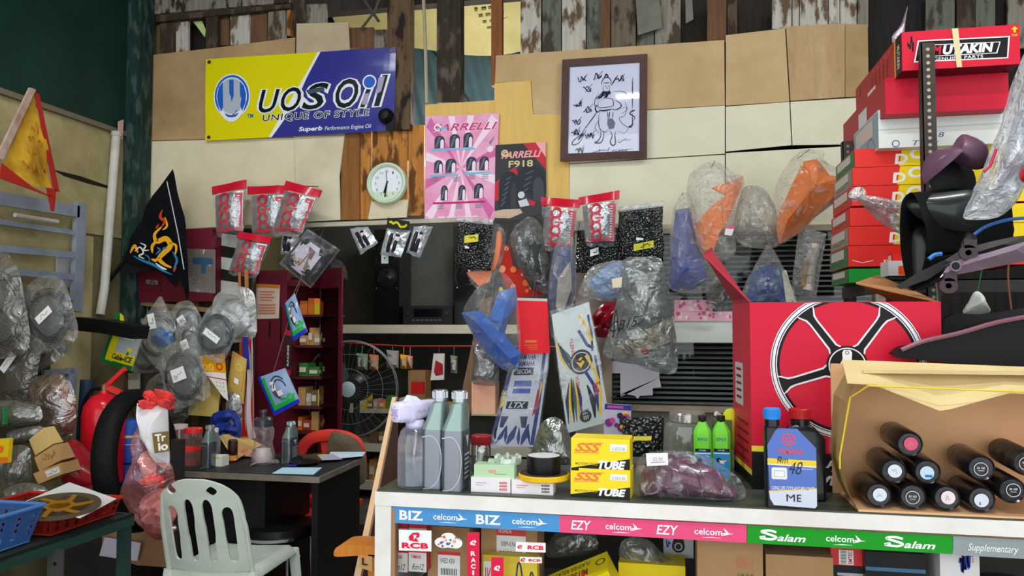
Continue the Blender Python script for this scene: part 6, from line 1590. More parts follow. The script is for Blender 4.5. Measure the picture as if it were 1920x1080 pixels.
b=M();b.pillow([PY(x,y,3.93) for x,y in ((282,632),(300,612),(322,622),(326,642),(300,652))],FWD,.02,.01,4,2,.006,30);t=tag(obj('blue_pad',b,C(40,100,160,.5)),'blue pad inside the pointed clear bag','pad')
cablebag('bag of grey cable below the pointed blue one',(276,668),26,22,.1,4.02,gp,3,(-.5,.9,.02,.02,.6),fm=film((170,168,160),.25,.14,14,.8,.35,streak=.3),seed=6)
cablebag('clear bag of black cable with a label, uppermost of the middle bunch',(404,626),30,34,-.5,3.86,gp2,4,(.1,-.05,.042,.015,-.6),fm=film((190,196,200),.12,.1,14,.8,.4,streak=.4),seed=7)
cablebag('whitish bag of cable at the back of the middle bunch, beside the maroon cupboard',(438,598),34,34,.1,4.0,C(176,186,186,.5),2,(.0,.1,.042,.015,-.4),[(-1.1,-1.0),(0,-1.2),(1.1,-1.0),(1.25,0),(1.2,1.2),(.4,1.6),(-.5,1.5),(-1.1,.9)],film((206,208,204),.36,.14,10,.6,.3,streak=.3),8)
cablebag('small grey bag at the upper left of the middle bunch',(352,606),22,26,.5,3.98,C(140,144,152,.5,n2=(90,94,100),ns=14),2,(.0,.2,.02,.02,.6),seed=9)
cablebag('narrow bag of cable with a yellow tag, left of the middle bunch',(362,656),18,36,.45,3.92,gp2,2,(-.1,.3,.018,.022,.4),seed=10)
cablebag('large bag of grey cable with a white label, hanging lowest',(344,706),34,40,.35,3.84,gp2,4,(.05,.1,.034,.028,.35),seed=11)
cablebag('bag of grey cable behind the lowest large one, slanting to the left',(318,752),30,34,.9,3.98,gp,2,(-.2,.1,.035,.014,.9),fm=dusk,seed=12)
# ---- packets
def flatpack(name,label,tl,tr,br,bl,Y,draw,mats,bul=.02,group=None,cat='packet'):
    f=px_face(tl,tr,br,bl,Y,bul,2.4)
    b=M();f.rect(b,0,0,1,1,0,0,8);b.plate([f(0,0,-.004),f(1,0,-.004),f(1,1,-.004),f(0,1,-.004)],(0,.003,0));draw(f,b)
    return solo(name,b,mats,label,cat,group)
def gy(f,b):
    f.rect(b,0,.88,1,1,.002,1,4);f.rect(b,0,0,.14,1,.002,1,4);f.rect(b,.14,0,.38,.9,.002,2,4);f.rect(b,.14,.64,1,.88,.002,2,4);f.text(b,'Cable-ICE',.36,.68,.95,.82,.004,3,.03,.2);f.rect(b,.55,.1,.85,.28,.003,4);f.disc(b,.82,.52,.014,.004,2,10);f.line(b,[(.8,.55),(.78,.66)],.01,.004,1)
flatpack('cable_packet','green and yellow cable packet hanging below the black channel',(214,606),(270,620),(246,696),(188,678),3.7,gy,[C(168,176,172,.3),C(24,112,52,.35),C(226,206,24,.35),C(30,50,30,.5),WHT])
b=M();f=px_face((216,585),(236,588),(234,612),(212,610),3.72);f.rect(b,0,0,.5,1,0,0);f.poly(b,[(.45,.0),(.8,.2),(1,1),(.4,1)],.0,1);solo('packet_header',b,[C(24,112,52,.35),C(226,206,24,.35)],'green and yellow packet top showing above the black channel','packet')
def bg(f,b):
    f.rect(b,0,0,.10,1,.002,1,4);f.rect(b,0,.90,1,1,.002,1,4);f.rect(b,.10,.06,.22,.9,.002,2,4);f.rect(b,.1,.8,.9,.9,.002,2,4)
    f.line(b,E(.6,.42,.25,.30,100,330,14),.006,.004,3);f.line(b,E(.62,.46,.2,.24,120,360,14),.006,.004,3);f.rect(b,.34,.22,.50,.46,.005,4);f.rect(b,.48,.5,.66,.64,.005,4);f.scribble(b,.5,.68,.95,.8,.01,2,8,3,.004)
bgm=[C(136,160,196,.2,coat=.5),C(40,50,190,.3),C(24,176,60,.3),C(40,48,60,.4),C(222,216,216,.5)]
t=flatpack('cable_packet','blue and green edged packet hanging in front of the cupboard shelves, upper one',(533,570),(552,550),(576,622),(550,640),4.0,bg,bgm,group='blue and green cable packets');string(t,548,556,4.0)
t=flatpack('cable_packet','blue and green edged packet hanging over the desk, lower and larger one',(484,708),(534,690),(563,754),(514,780),3.9,bg,bgm,group='blue and green cable packets');string(t,512,700,3.9)
def cal(f,b):f.rect(b,0,.42,1,1,.002,1,3);f.rect(b,.0,.55,1,.58,.003,2);f.text(b,'2020',.1,.12,.9,.36,.003,3,.02);f.rect(b,.2,.64,.95,.96,.003,4)
f=px_face((372,668),(420,662),(428,752),(398,740),3.9)
b=M();f.rect(b,0,0,1,.42,0,0);f.poly(b,[(0,.4),(1,.42),(1.0,1.0),(.7,.95),(.3,.7)],.001,1);f.line(b,[(.05,.52),(1,.56)],.006,.002,2);f.text(b,'20',.06,.2,.5,.38,.002,3,.02);f.disc(b,.75,.28,.02,.002,2,14,.014)
for k in range(9):f.rect(b,.45+.17*(k%3),.62+.09*(k // 3),.52+.17*(k%3),.65+.09*(k // 3),.002,4)
b.plate([f(0,0,-.003),f(1,0,-.003),f(1,.42,-.003),f(0,.42,-.003)],(0,.002,0));solo('wall_calendar',b,[C(236,160,24,.5),C(232,230,226,.5),C(206,50,40,.5),C(246,206,60,.5),C(190,184,90,.5)],'orange topped curling calendar over the yellow envelope','calendar')
b=M();b.plate(pxs([(362,690),(416,705),(408,782),(352,778)],3.98),(0,.006,0));solo('manila_envelope',b,C(214,190,104,.7,n2=(200,172,88),ns=5),'yellow manila envelope behind the curling calendar','envelope')
def op(f,b):f.poly(b,[(.1,.1),(.5,.0),(.95,.3),(.9,.75),(.4,.66),(.1,.5)],.003,1);f.disc(b,.66,.25,.022,.004,2,14,.015);f.rect(b,.5,.5,.74,.62,.005,3)
flatpack('orange_packet','orange and gold packet between the calendar and the striped flag',(436,658),(462,674),(456,758),(424,738),3.95,op,[C(190,160,84,.35),C(224,120,40,.4),C(230,190,40,.4),WHT])
# striped flag
f=px_face((455,630),(472,632),(482,820),(456,828),4.0)
b=M()
def fl2(u,v):return f(u,v,.02*math.sin(4*PI*u+v*3))
for k in range(6):
    b.mi=k%2
    b.surf(lambda a,c_:fl2((k+a)/6+.08*math.sin(6*c_),c_),2,14)
b.mi=2;b.surf(lambda a,c_:f(.3+.6*a,.0+.32*c_,.028),2,3)
solo('striped_flag',b,[C(206,40,44,.7),C(216,210,210,.7),C(36,48,140,.7)],'furled red and white striped flag with blue canton beside the maroon cupboard','flag')
b=M();b.tube(pxs([(449,510),(452,700),(458,830)],4.03),.008,6);b.tube(pxs([(462,505),(463,560)],4.02),.012,6);solo('flag_pole',b,C(176,110,60,.6),'thin brown flag pole behind the striped flag','pole')
# blue bags near the desk
b=M();b.pillow(catmull(pxs([(400,775),(440,770),(452,800),(446,828),(415,826),(396,805)],3.9),3),FWD,.04,.04,8,2.4,.04,26,3);solo('blue_bag',b,C(30,52,132,.35,bump=.5,bs=26),'crumpled blue bag hanging below the yellow envelope','bag')
b=M();b.pillow(catmull(pxs([(426,740),(450,744),(454,800),(440,828),(424,800)],3.94),3),FWD,.04,.03,6,2.4,.02,14,4);solo('smoky_pouch',b,greyb,'smoky pouch hanging under the orange packet','pouch')
# ================================================================== lower left: bench, baskets, tyre, extinguisher
XB=-2.62                                   # front edge of the bench at the left wall
zb=.73
A=PZ(0,1046,zb);B=PZ(252,962,zb)
ga=C(36,64,56,.5,n2=(24,44,40),ns=6)
x_e=PZ(250,955,zb).x
t=thing('angle_iron_bench','low dark green angle-iron bench along the left wall carrying the trays','bench',((XL+x_e)/2,2.6,0))
b=M();b.plate([(XL+.02,1.3,zb),(A.x,A.y,zb),(B.x,B.y,zb),(XL+.02,B.y+.1,zb)],(0,0,-.012));obj('top',b,C(40,44,42,.7),t)
b=M();b.plate([A+(A-B)*1.2,B,B+Vector((0,0,-.045)),A+(A-B)*1.2+Vector((0,0,-.045))],(-.004,0,0));obj('edge_rail',b,ga,t)
q=A.lerp(B,.38)
b=M();b.box(q+Vector((-.03,-.01,-.72)),q+Vector((.03,-.004,-.03)));
for k in range(10):
    z=q.z-.08-.06*k;b.mi=1;b.lathe([(.007,-.0005),(.007,.0005)],(q.x,q.y-.0105,z),10,axis=(0,-1,0));b.mi=0
obj('leg',b,[C(60,62,58,.5),BLK],t)
q=Vector((XL+.06,B.y,zb));b=M();b.box(q+Vector((0,-.03,-.73)),q+Vector((.04,0,-.02)));obj('leg',b,ga,t)
q=B;b=M();b.box(q+Vector((-.05,-.03,-.73)),q+Vector((-.01,0,-.02)));obj('leg',b,ga,t)
# blue basket
def basket(name,label,c,sx,sy,h,rz,col,taper=.82,rows=4,cols=14):
    t=thing(name,label,'basket',c,rz)
    th=.004
    def side(fn,n1):
        b=M()
        cu_=lambda u,v:Vector(fn(u,v))
        b.surf(lambda a,c_:cu_(a,.8+.2*c_),6,1);b.surf(lambda a,c_:cu_(a,.18*c_),6,1)
        for k in range(n1+1):
            u=k/n1;w_=.32/n1
            b.surf(lambda a,c_:cu_(min(1,max(0,u-w_+2*w_*a)),.15+.68*c_),1,2)
        for k in range(1,rows):b.surf(lambda a,c_:cu_(a,.15+.68*(k-.12+.24*c_)/rows),6,1)
        b.solid(th);return b
    def lerp(p,q_,u):return tuple(p[i]+(q_[i]-p[i])*u for i in range(3))
    T=[(-sx/2,-sy/2,h),(sx/2,-sy/2,h),(sx/2,sy/2,h),(-sx/2,sy/2,h)]
    Bt=[(x*taper,y*taper,.004) for x,y,z in T]
    for k in range(4):
        j=(k+1)%4
        obj('side',side(lambda u,v:lerp(lerp(Bt[k],Bt[j],u),lerp(T[k],T[j],u),v),cols if k%2 == 0 else cols // 2),col,t,False)
    b=M();b.plate([Bt[0],Bt[1],Bt[2],Bt[3]],(0,0,-.004));obj('bottom',b,col,t,False)
    b=M();b.tube([Vector(q_) for q_ in T],.007,6,closed=True);obj('rim',b,col,t,False)
    return t
def onedge(x):return PZ(x,1046-(x/252)*84,zb)
e0,e1_=onedge(-75),onedge(90);xe=e1_.x-.012
basket('plastic_basket','blue perforated plastic basket at the left end of the bench',Vector((xe-.16,(e0.y+e1_.y)/2,zb+.006)),.31,e1_.y-e0.y,.115,0,C(74,116,176,.45),cols=10)
e2_,e3_=onedge(104),onedge(240)
rt=basket('plastic_tray','shallow red perforated tray under the brake disc',Vector((xe-.20,(e2_.y+e3_.y)/2,zb+.006)),.40,e3_.y-e2_.y,.06,0,C(170,42,32,.5),.92,2)
# brake disc on white card
zc_=zb+.07
q4=[PZ(x,y,z) for x,y,z in ((36,946,zc_),(130,905,zc_+.02),(218,936,zc_+.012),(150,972,zc_-.002))]
b=M();b.plate(q4,(0,0,.002));solo('white_card',b,C(216,216,216,.5,n2=(196,194,190),ns=9),'white backing card under the brake disc on the red tray','card')
nn=Vector((.09,-.12,1)).normalized()
cc=PZ(112,950,zc_+.016)
t=thing('brake_disc','gold and steel motorcycle brake disc lying on the white card','brake disc',cc)
rd=63*(cc-CAM).length/FPX*.92
b=M();b.lathe([(rd*.76,0),(rd,0),(rd,.004),(rd*.76,.004),(rd*.76,0)],cc,48,axis=nn);obj('rotor',b,C(112,100,78,.35,.7),t)
a_=nn.cross(Vector((0,0,1)) if abs(nn.z) < .9 else Vector((1,0,0))).normalized();b_2=nn.cross(a_)
b=M();b.lathe([(rd*.26,0),(rd*.36,0),(rd*.36,.006),(rd*.26,.006),(rd*.26,0)],cc,30,axis=nn)
for k in range(6):
    an=2*PI*k/6
    def W(r,a):return cc+nn*.001+a_*(r*rd*math.cos(a))+b_2*(r*rd*math.sin(a))
    b.plate([W(.32,an-.25),W(.32,an+.25),W(.56,an+.28),W(.82,an+.34),W(.80,an+.16),W(.54,an+.0)],nn*.004)
obj('gold_carrier',b,C(176,122,24,.35,.5),t)
# red polythene bag
Yr=2.98
def lowbag(name,label,pts,Y,mat,tf=.10,tb=.06,seed=0,cat='bag',amp=.02):
    b=M();b.pillow(catmull(pxs(pts,Y),3),FWD,tf,tb,8,2.4,amp,10,seed);return solo(name,b,mat,label,cat,sharp=60)
lowbag('red_bag','dark red polythene bag slumped beside the fire extinguisher',[(122,835),(142,824),(168,850),(192,890),(198,916),(160,920),(128,914),(118,880)],3.15,C(146,26,36,.3,coat=.3,bump=.3,bs=16),seed=2)
lowbag('red_bag','flattened red bag under the tyre at the end of the bench',[(150,912),(200,908),(214,930),(190,940),(150,930)],3.1,C(110,20,30,.35,bump=.3,bs=16),.06,.04,3)
# dark blue post
b=M();b.cyl(PY(140,1040,3.5),PY(164,712,3.55),.034,n=16);solo('blue_tube',b,C(34,52,76,.5,n2=(24,36,56),ns=8),'dark blue tube standing on the left of the extinguisher','tube')
# left clutter of cartons and clear packets on the bench
def tiltbox(name,label,tl,tr,br,bl,Y,dep,mat,extra=None,mats=()):
    f=px_face(tl,tr,br,bl,Y);b=M();b.plate([f(0,0),f(1,0),f(1,1),f(0,1)],(0,dep,0));b.bevel(.003,1)
    if extra:extra(f,b)
    return solo(name,b,[mat]+list(mats),label,'box')
kbl=C(186,146,96,.8,n2=(166,124,78),ns=6)
tiltbox('yellow_carton','plain yellowish carton flap standing at the back of the left pile',(54,824),(82,802),(100,832),(66,854),3.05,.06,C(206,178,112,.75))
tiltbox('brown_carton','brown carton in the middle of the left pile',(64,858),(102,834),(116,862),(74,884),3.0,.08,kbl,lambda f,b:f.scribble(b,.3,.2,.9,.7,.002,1,16,3),[C(130,90,56,.7)])
tiltbox('brown_carton','brown carton with a white label at the bottom of the left pile',(62,888),(114,868),(120,888),(72,908),2.96,.10,kbl,lambda f,b:(f.rect(b,.40,.2,.9,.75,.001,1),f.scribble(b,.45,.3,.85,.6,.002,2,12,5)),[C(216,214,206,.5),C(110,110,110,.5)])
tiltbox('yellow_packet','bright yellow and orange packet at the left edge above the blue basket',(-16,824),(18,822),(14,868),(-16,870),2.9,.02,C(226,190,30,.4),lambda f,b:(f.rect(b,0,.75,1,1,.001,1),f.disc(b,.55,.42,.016,.001,1,14)),[C(226,120,30,.4)])
dg=film((120,120,108),.42,.14,12,.8,.4,streak=.4)
for nm,pts,Y,lab,s in (('clear_packet',[(18,808),(78,798),(80,822),(40,832),(16,824)],3.08,'dusty clear packet lying on the yellowish carton',1),('clear_packet',[(14,842),(50,836),(58,862),(56,905),(16,908)],3.02,'tall dusty clear packet left of the brown cartons',2),('clear_packet',[(12,915),(50,905),(86,914),(84,930),(30,938),(10,930)],2.9,'dusty clear packet lying in front of the brown cartons',3),('clear_packet',[(-20,755),(40,752),(74,762),(76,790),(30,800),(-20,795)],3.1,'long dusty clear packet with a green mark at the left edge',4),('clear_packet',[(-20,850),(12,846),(14,900),(-20,915)],3.0,'dusty clear packet at the very left edge above the basket',5)):
    lowbag(nm,lab,pts,Y,dg,.06,.05,s,'packet')
    b=M();b.pillow(pxs([(x*.8+.2*sum(p[0] for p in pts)/len(pts),y*.8+.2*sum(p[1] for p in pts)/len(pts)) for x,y in pts],Y+.01),FWD,.03,.02,5,2.2,.012,22,s)
    solo('metal_parts',b,C(84,84,76,.5,n2=(50,50,46),ns=30,nstr=.6),'grey parts inside the ' +lab,'parts')
b=M();b.box(PY(4,796,3.02),PY(16,764,3.04));solo('green_tag',b,C(40,120,60,.5),'green tag in the long dusty packet at the left edge','tag')
lowbag('parts_bag','dusty brown bag of parts hanging from the lower grille bar',[(62,712),(100,700),(132,716),(144,770),(136,815),(112,850),(84,840),(64,800),(50,750)],3.3,film((112,90,74),.5,.16,10,.9,.3,streak=.3),.08,.06,6)
lowbag('orange_part','orange moulded part showing through the dusty brown bag',[(102,712),(122,722),(142,768),(134,806),(120,816),(124,770)],3.33,C(176,84,48,.5),.03,.02,7,'part')
lowbag('dark_part','dark ribbed part inside the dusty brown bag',[(66,730),(96,716),(112,760),(108,820),(84,822),(68,790)],3.34,C(70,62,54,.6,n2=(100,84,66),ns=14),.04,.03,8,'part')
b=M();b.box((XL+.03,PZ(120,940,zb).y-.9,zb),(XL+.28,PZ(120,940,zb).y+.45,zb+.10));solo('dark_crate',b,C(40,40,36,.8,n2=(60,58,50),ns=9),'dark crate against the left wall under the pile of cartons','crate')
b=M();b.box((XL+.012,2.3,zb+.1),(XL+.05,3.7,1.45));solo('pegboard',b,C(74,66,50,.9,n2=(50,44,34),ns=9),'dingy board on the left wall behind the dusty packets','board')
# ---- fire extinguisher
Yx=3.42
p=PY(192,905,Yx);s=mpp(205,Yx)*.9
t=thing('fire_extinguisher','red fire extinguisher hanging behind the old tyre','extinguisher',p)
b=M();zt_=166*s;b.lathe([(.02,0),(34*s,.003),(37*s,.02),(37*s,zt_*.72),(34*s,zt_*.84),(22*s,zt_*.94),(9*s,zt_*.97),(8*s,zt_*1.0)],p,34);obj('cylinder',b,C(206,20,38,.3,coat=.4),t)
b=M();b.cyl(p+Vector((0,0,zt_*.99)),p+Vector((0,0,zt_*1.06)),.018);vlv=obj('valve',b,C(120,110,90,.35,.7),t)
b=M();b.plate([p+Vector(v) for v in ((-.02,-.01,zt_*1.05),(.02,-.01,zt_*1.09),(.11,-.01,zt_*1.26),(.12,-.01,zt_*1.22),(.03,-.01,zt_*1.05))],(0,.02,0));obj('lever',b,C(214,50,46,.4),vlv)
b=M();b.plate([p+Vector(v) for v in ((-.01,-.01,zt_*1.03),(.03,-.01,zt_*1.06),(.10,-.01,zt_*1.0),(.09,-.01,zt_*.95))],(0,.02,0));obj('handle',b,C(220,56,50,.4),t)
b=M();b.tube(catmull([p+Vector(v) for v in ((-.01,-.02,zt_*1.02),(-.06,-.02,zt_*1.0),(-.105,-.02,zt_*.8),(-.108,-.02,zt_*.4),(-.09,-.02,zt_*.1))],5,False),.010,8);obj('hose',b,BLK,t)
b=M();b.box(p+Vector((-.05,.088,zt_*.6)),p+Vector((.05,.10,zt_*.7)));obj('bracket',b,C(80,30,30,.5),t)
# blue drum
p=PY(246,905,3.52)
t=thing('blue_canister','blue canister with printed band standing beside the extinguisher','canister',p)
b=M();b.lathe([(.05,0),(.062,.003),(.062,.30),(.05,.32),(.02,.325)],p,30);obj('body',b,C(34,74,160,.4),t)
for z,h,m in ((.235,.012,C(206,190,120,.5)),(.10,.012,C(20,30,60,.5)),(.2,.004,C(180,190,210,.5))):
    b=M();b.lathe([(.0622,z),(.0625,z),(.0625,z+h),(.0622,z+h)],p,30);obj('printed_band',b,m,t)
b=M();b.box((PY(168,905,3.5).x,3.3,.0),(PY(300,905,3.5).x,3.66,p.z-.001));solo('corner_crate',b,C(54,50,46,.8,n2=(36,34,32),ns=6),'dark crate in the corner carrying the extinguisher and the blue canister','crate')
# ---- old tyre hanging
ct_=PY(258,862,3.14);s=mpp(262,3.14)
t=thing('tyre_casing','worn black motorcycle tyre hanging edgewise in front of the extinguisher','tyre',ct_-Vector((0,0,.25)))
R1=102*s;rt_=15*s
axd=Vector((math.sin(math.radians(98)),-math.cos(math.radians(98)),.10)).normalized()
e1=axd.cross(Vector((0,0,1))).normalized();e2=e1.cross(axd)
b=M()
secs=[]
for i in range(48):
    a=2*PI*i/48;d=e1*math.cos(a)*.92+e2*math.sin(a)
    ring_=[]
    for k in range(12):
        an=math.radians(-140+280*k/11)
        ring_.append(b.v(ct_+d*(R1+rt_*.95*math.cos(an))+axd*(rt_*1.35*math.sin(an))))
    secs.append(ring_)
for i in range(48):
    A_,B_=secs[i],secs[(i+1)%48]
    for k in range(11):b.f([A_[k],B_[k],B_[k+1],A_[k+1]])
b.solid(.004)
obj('carcass',b,C(30,30,31,.55,bump=.2,bs=40),t)
# ---- tissue bag hanging in front of the tyre
Yt=2.90
t=thing('tissue_bag','pink see-through bag of tissue packs hanging before the tyre','bag',PY(285,985,Yt))
b=M();b.pillow(catmull(pxs([(258,800),(270,800),(300,850),(322,872),(330,920),(334,960),(310,996),(280,998),(252,975),(230,930),(238,890),(256,850),(262,810)],Yt),3),FWD,.10,.07,9,2.6,.02,12,4);obj('film',b,film((226,150,150),.16,.16,10,.7,.3,(255,222,220),.25),t)
b=M();b.pillow(catmull(pxs([(262,952),(270,930),(300,915),(326,930),(330,970),(300,990),(272,980)],Yt+.01),3),FWD,.05,.04,8,2.2,.045,34,5);obj('lower_wad',b,C(222,180,176,.6),t)
f=px_face((256,758),(316,764),(316,880),(288,884),Yt-.03,.05,2)
b=M();b.pillow(subdiv(pxs([(257,756),(314,760),(318,870),(308,880),(290,846),(268,815)],Yt),4),FWD,.07,.05,6,2.6,.006,20,6);wpk=obj('white_pack',b,C(216,212,214,.45),t)
g=px_face((285,812),(317,808),(318,846),(290,850),Yt-.085);b=M();g.rect(b,0,0,1,1,0,0);g.text(b,'Tr',.15,.08,.8,.46,.001,1,.04);g.text(b,'io',.28,.52,.92,.92,.001,1,.04);obj('pack_print',b,[C(120,100,50,.5),WHT],wpk)
b=M();rnd=random.Random(2)
for k in range(13):
    x=262+54*rnd.random();y=738+24*rnd.random();r_=rnd.uniform(9,16)
    b.pillow([PY(x+r_*math.cos(a_*PI/5),y+r_*.8*math.sin(a_*PI/5) ,Yt) for a_ in range(10)],Vector((rnd.uniform(-.5,.5),-1,rnd.uniform(-.3,.6))),.03+.03*rnd.random(),.03,5,2,.03,40,k)
obj('red_tissue_top',b,C(234,74,70,.6,bump=.5,bs=40),t,sharp=60)
b=M();b.pillow(catmull(pxs([(264,898),(290,886),(308,900),(300,912),(270,908)],Yt-.02),3),FWD,.05,.03,9,2,.06,44,8);obj('red_tissue',b,C(228,60,56,.6),t)
b=M();b.pillow(catmull(pxs([(266,850),(286,846),(294,878),(282,892),(266,880)],Yt-.015),3),FWD,.04,.03,8,3,.02,44,9);obj('white_roll',b,C(222,196,190,.5),t)
b=M();b.pillow(catmull(pxs([(270,985),(300,975),(330,985),(326,1000),(300,1012),(278,1004)],3.05),3),FWD,.05,.04,6,2.2,.02,18,10);solo('pink_bag',b,film((176,90,90),.55,.16,10,.7,.3,(255,190,186),.2),'dark pink bag hanging under the tyre','bag')
# cartons under the bench
Yk=3.24
b=M();q_=pxs([(193,985),(328,975),(318,1064),(258,1060),(190,1040)],Yk);b.plate(q_,(0,.25,0));solo('brown_carton',b,C(160,122,88,.8,n2=(140,104,74),ns=5),'big brown carton on the floor under the tyre','box')
b=M();f=px_face((196,1008),(263,1018),(256,1052),(186,1042),Yk-.03);b.plate([f(0,0),f(1,0),f(1,1),f(0,1)],(0,.008,0));solo('white_sheet',b,C(206,204,222,.5),'white sheet leaning on the big brown carton','sheet')
b=M();a=PY(325,970,3.18);b.box((a.x-.02,3.18,0),(a.x+.03,3.215,a.z+.35));solo('slotted_post',b,C(46,44,42,.5),'dark upright angle post between the tyre and the plastic chair','post')
# ================================================================== desk, chairs and the store room behind
zd=.75
dA=PZ(338,880,zd);dB=PZ(585,897,zd);dC=PZ(692,856,zd)
Yd0=(dA.y+dB.y)/2;xr=(dB.x+dC.x)/2;Yd1=dC.y;xl=dA.x-.05
t=thing('desk','black topped office desk with a worn metal edge','desk',((xl+xr)/2,(Yd0+Yd1)/2,0))
b=M();b.box((xl,Yd0,zd-.028),(xr,Yd1,zd-.002));b.bevel(.008);obj('edge_band',b,C(150,142,128,.35,.4,n2=(110,102,90),ns=9),t)
b=M();b.box((xl+.012,Yd0+.012,zd-.004),(xr-.012,Yd1-.012,zd));obj('top',b,C(36,38,40,.5),t)
dkb=C(20,21,22,.4)
b=M();b.box((xr-.05,Yd0+.03,0),(xr-.02,Yd1-.03,zd-.03));obj('side_panel',b,dkb,t)
b=M();b.box((xl+.03,Yd0+.03,0),(PY(490,980,Yd0).x,Yd1-.06,zd-.03));obj('drawer_pedestal',b,dkb,t)
# monobloc chair, back towards us
wc=C(206,216,202,.4,n2=(184,192,180),ns=7,nstr=.5)
cx=PZ(440,1045,.44)
t=thing('plastic_chair','pale green-white plastic armless chair pulled up to the desk, its back to us','chair',(cx.x,cx.y,0),math.radians(5))
# local: x right, y away from viewer (front of seat at +y)
hw=.186
def bk(u,z):# back surface, leaning towards us
    return Vector((u,-.20-(z-.44)*.30-.035*(1-(u/hw) ** 2),z))
def arch(w_,zt,zs,n=14):
    return [(-w_,zs)]+[(-w_*math.cos(PI*i/n),zs+(zt-zs)*(math.sin(PI*i/n) ** .6)) for i in range(1,n)]+[(w_,zs)]
b=M()
# outer rim: frame band from seat up and over
def band3(path,w_,th):
    b=M();L=len(path)
    for i in range(L-1):
        p,q=path[i],path[i+1]
        d=(q-p).normalized();nrm=Vector((0,-1,-.3)).normalized();s_=d.cross(nrm).normalized()*w_/2
        A=[p+s_,p-s_,q-s_,q+s_]
        b.plate(A,nrm*-th)
    bmesh.ops.remove_doubles(b.bm,verts=list(b.bm.verts),dist=.0015)
    return b
NX,NZ=84,70
zt0,zs0=.84,.455
sl=[(-.118,.024),(-.040,.021),(.040,.021),(.118,.024)]   # openings between ribs: centre, half width
grid={}
def inside(u,v):
    z=zs0+(zt0-zs0)*v
    wlim=hw*(1-.10*v) if v < .62 else hw*(1-.062)*math.sqrt(max(0,1-((v-.62)/.385) ** 2.6))*1.0
    if abs(u) > wlim:return False
    for c_,h in sl:
        cc_=c_*(1-.05*v);top=.80 if abs(c_) < .1 else .72
        if .10 < v < top and abs(u-cc_) < h*(.65+.45*v):
            if v > top-.10 and ((u-cc_)/(h*(.65+.45*v))) ** 2+((v-top+.10)/.10) ** 2 > 1:continue
            if v < .14 and ((u-cc_)/(h*.68)) ** 2+((.14-v)/.04) ** 2 > 1:continue
            return False
    # two small leaf shaped cut-outs in the crown of the back
    for c_ in (-.105,.065):
        if abs(u-c_) < .028*(1-abs(v-.88)/.06) and abs(v-.88) < .06:return False
    return True
b=M();V={}
def gv(i,j):
    if (i,j) not in V:
        u=-hw*1.02+2.04*hw*i/NX;v=j/NZ;V[(i,j)]=b.v(bk(u,zs0+(zt0-zs0)*v))
    return V[(i,j)]
for i in range(NX):
    for j in range(NZ):
        if inside(-hw*1.02+2.04*hw*(i+.5)/NX,(j+.5)/NZ):b.f([gv(i,j),gv(i+1,j),gv(i+1,j+1),gv(i,j+1)])
nbr={v:[e.other_vert(v) for e in v.link_edges if e.is_boundary] for v in b.bm.verts if v.is_boundary}
for _ in range(14):
    new={v:v.co.lerp(sum((o.co for o in ns),Vector())/len(ns),.5) for v,ns in nbr.items() if len(ns) == 2}
    for v,q in new.items():v.co=q
ins=[v for v in b.bm.verts if not v.is_boundary]
for _ in range(3):bmesh.ops.smooth_vert(b.bm,verts=ins,factor=.4,use_axis_x=True,use_axis_y=True,use_axis_z=True)
b.solid(.010);obj('backrest',b,wc,t,False,sharp=50)
for sx in (-1,1):
    b=M();b.tube([bk(sx*hw*(1-.04*k/8)*(.955 if k < 6 else .955-.03*(k-5)),zs0-.02+(zt0-zs0)*.88*k/8) for k in range(9)],lambda s_:.011*(1-.75*s_ ** 5),8,flat=.8);obj('side_rib',b,wc,t,False)
    b=M();b.tube([Vector((sx*hw*.94,-.21,.45)),Vector((sx*.215,-.27,.0))],lambda s_:.024-.004*s_,8,flat=.6);obj('leg',b,wc,t,False)
    b=M();b.tube([Vector((sx*.185,.19,.43)),Vector((sx*.21,.25,.0))],lambda s_:.026-.006*s_,8,flat=.6);obj('leg',b,wc,t,False)
b=M()
def seat(u,v):
    x=(u-.5)*2*(.186+.02*v);y=-.21+.43*v
    return Vector((x,y,.455-.02*math.sin(PI*u)*math.sin(PI*v)-.035*max(0,abs(2*u-1)-.85)/.15-.03*max(0,v-.88)/.12))
b.surf(seat,24,20,-.008,(0,0,1));b.bm.verts.ensure_lookup_table();obj('seat',b,wc,t,False,sharp=50)
b=M();b.plate([Vector(q) for q in ((-.18,-.215,.45),(.18,-.215,.45),(.185,-.22,.40),(-.185,-.22,.40))],(0,.01,0));obj('rear_apron',b,wc,t,False)
# stool under the desk
p=PZ(520,985,.48)
t=thing('stool','round black stool with a chrome rim under the desk','stool',(p.x,p.y,0))
p=Vector((p.x,p.y,0))
b=M();b.lathe([(.02,.44),(.165,.445),(.172,.46),(.165,.49),(.13,.50),(.001,.505)],p,36);obj('seat',b,C(16,16,18,.35),t)
b=M();b.lathe([(.166,.440),(.176,.442),(.176,.456),(.166,.458),(.166,.440)],p,36);obj('chrome_rim',b,CHROME,t)
for k in range(4):
    a=PI/4+k*PI/2;b=M();b.tube(catmull([p+Vector((math.cos(a)*r_,math.sin(a)*r_,z)) for r_,z in ((.10,.445),(.16,.41),(.165,.3),(.18,0))],4,False),.010,8);obj('leg',b,CHROME,t)
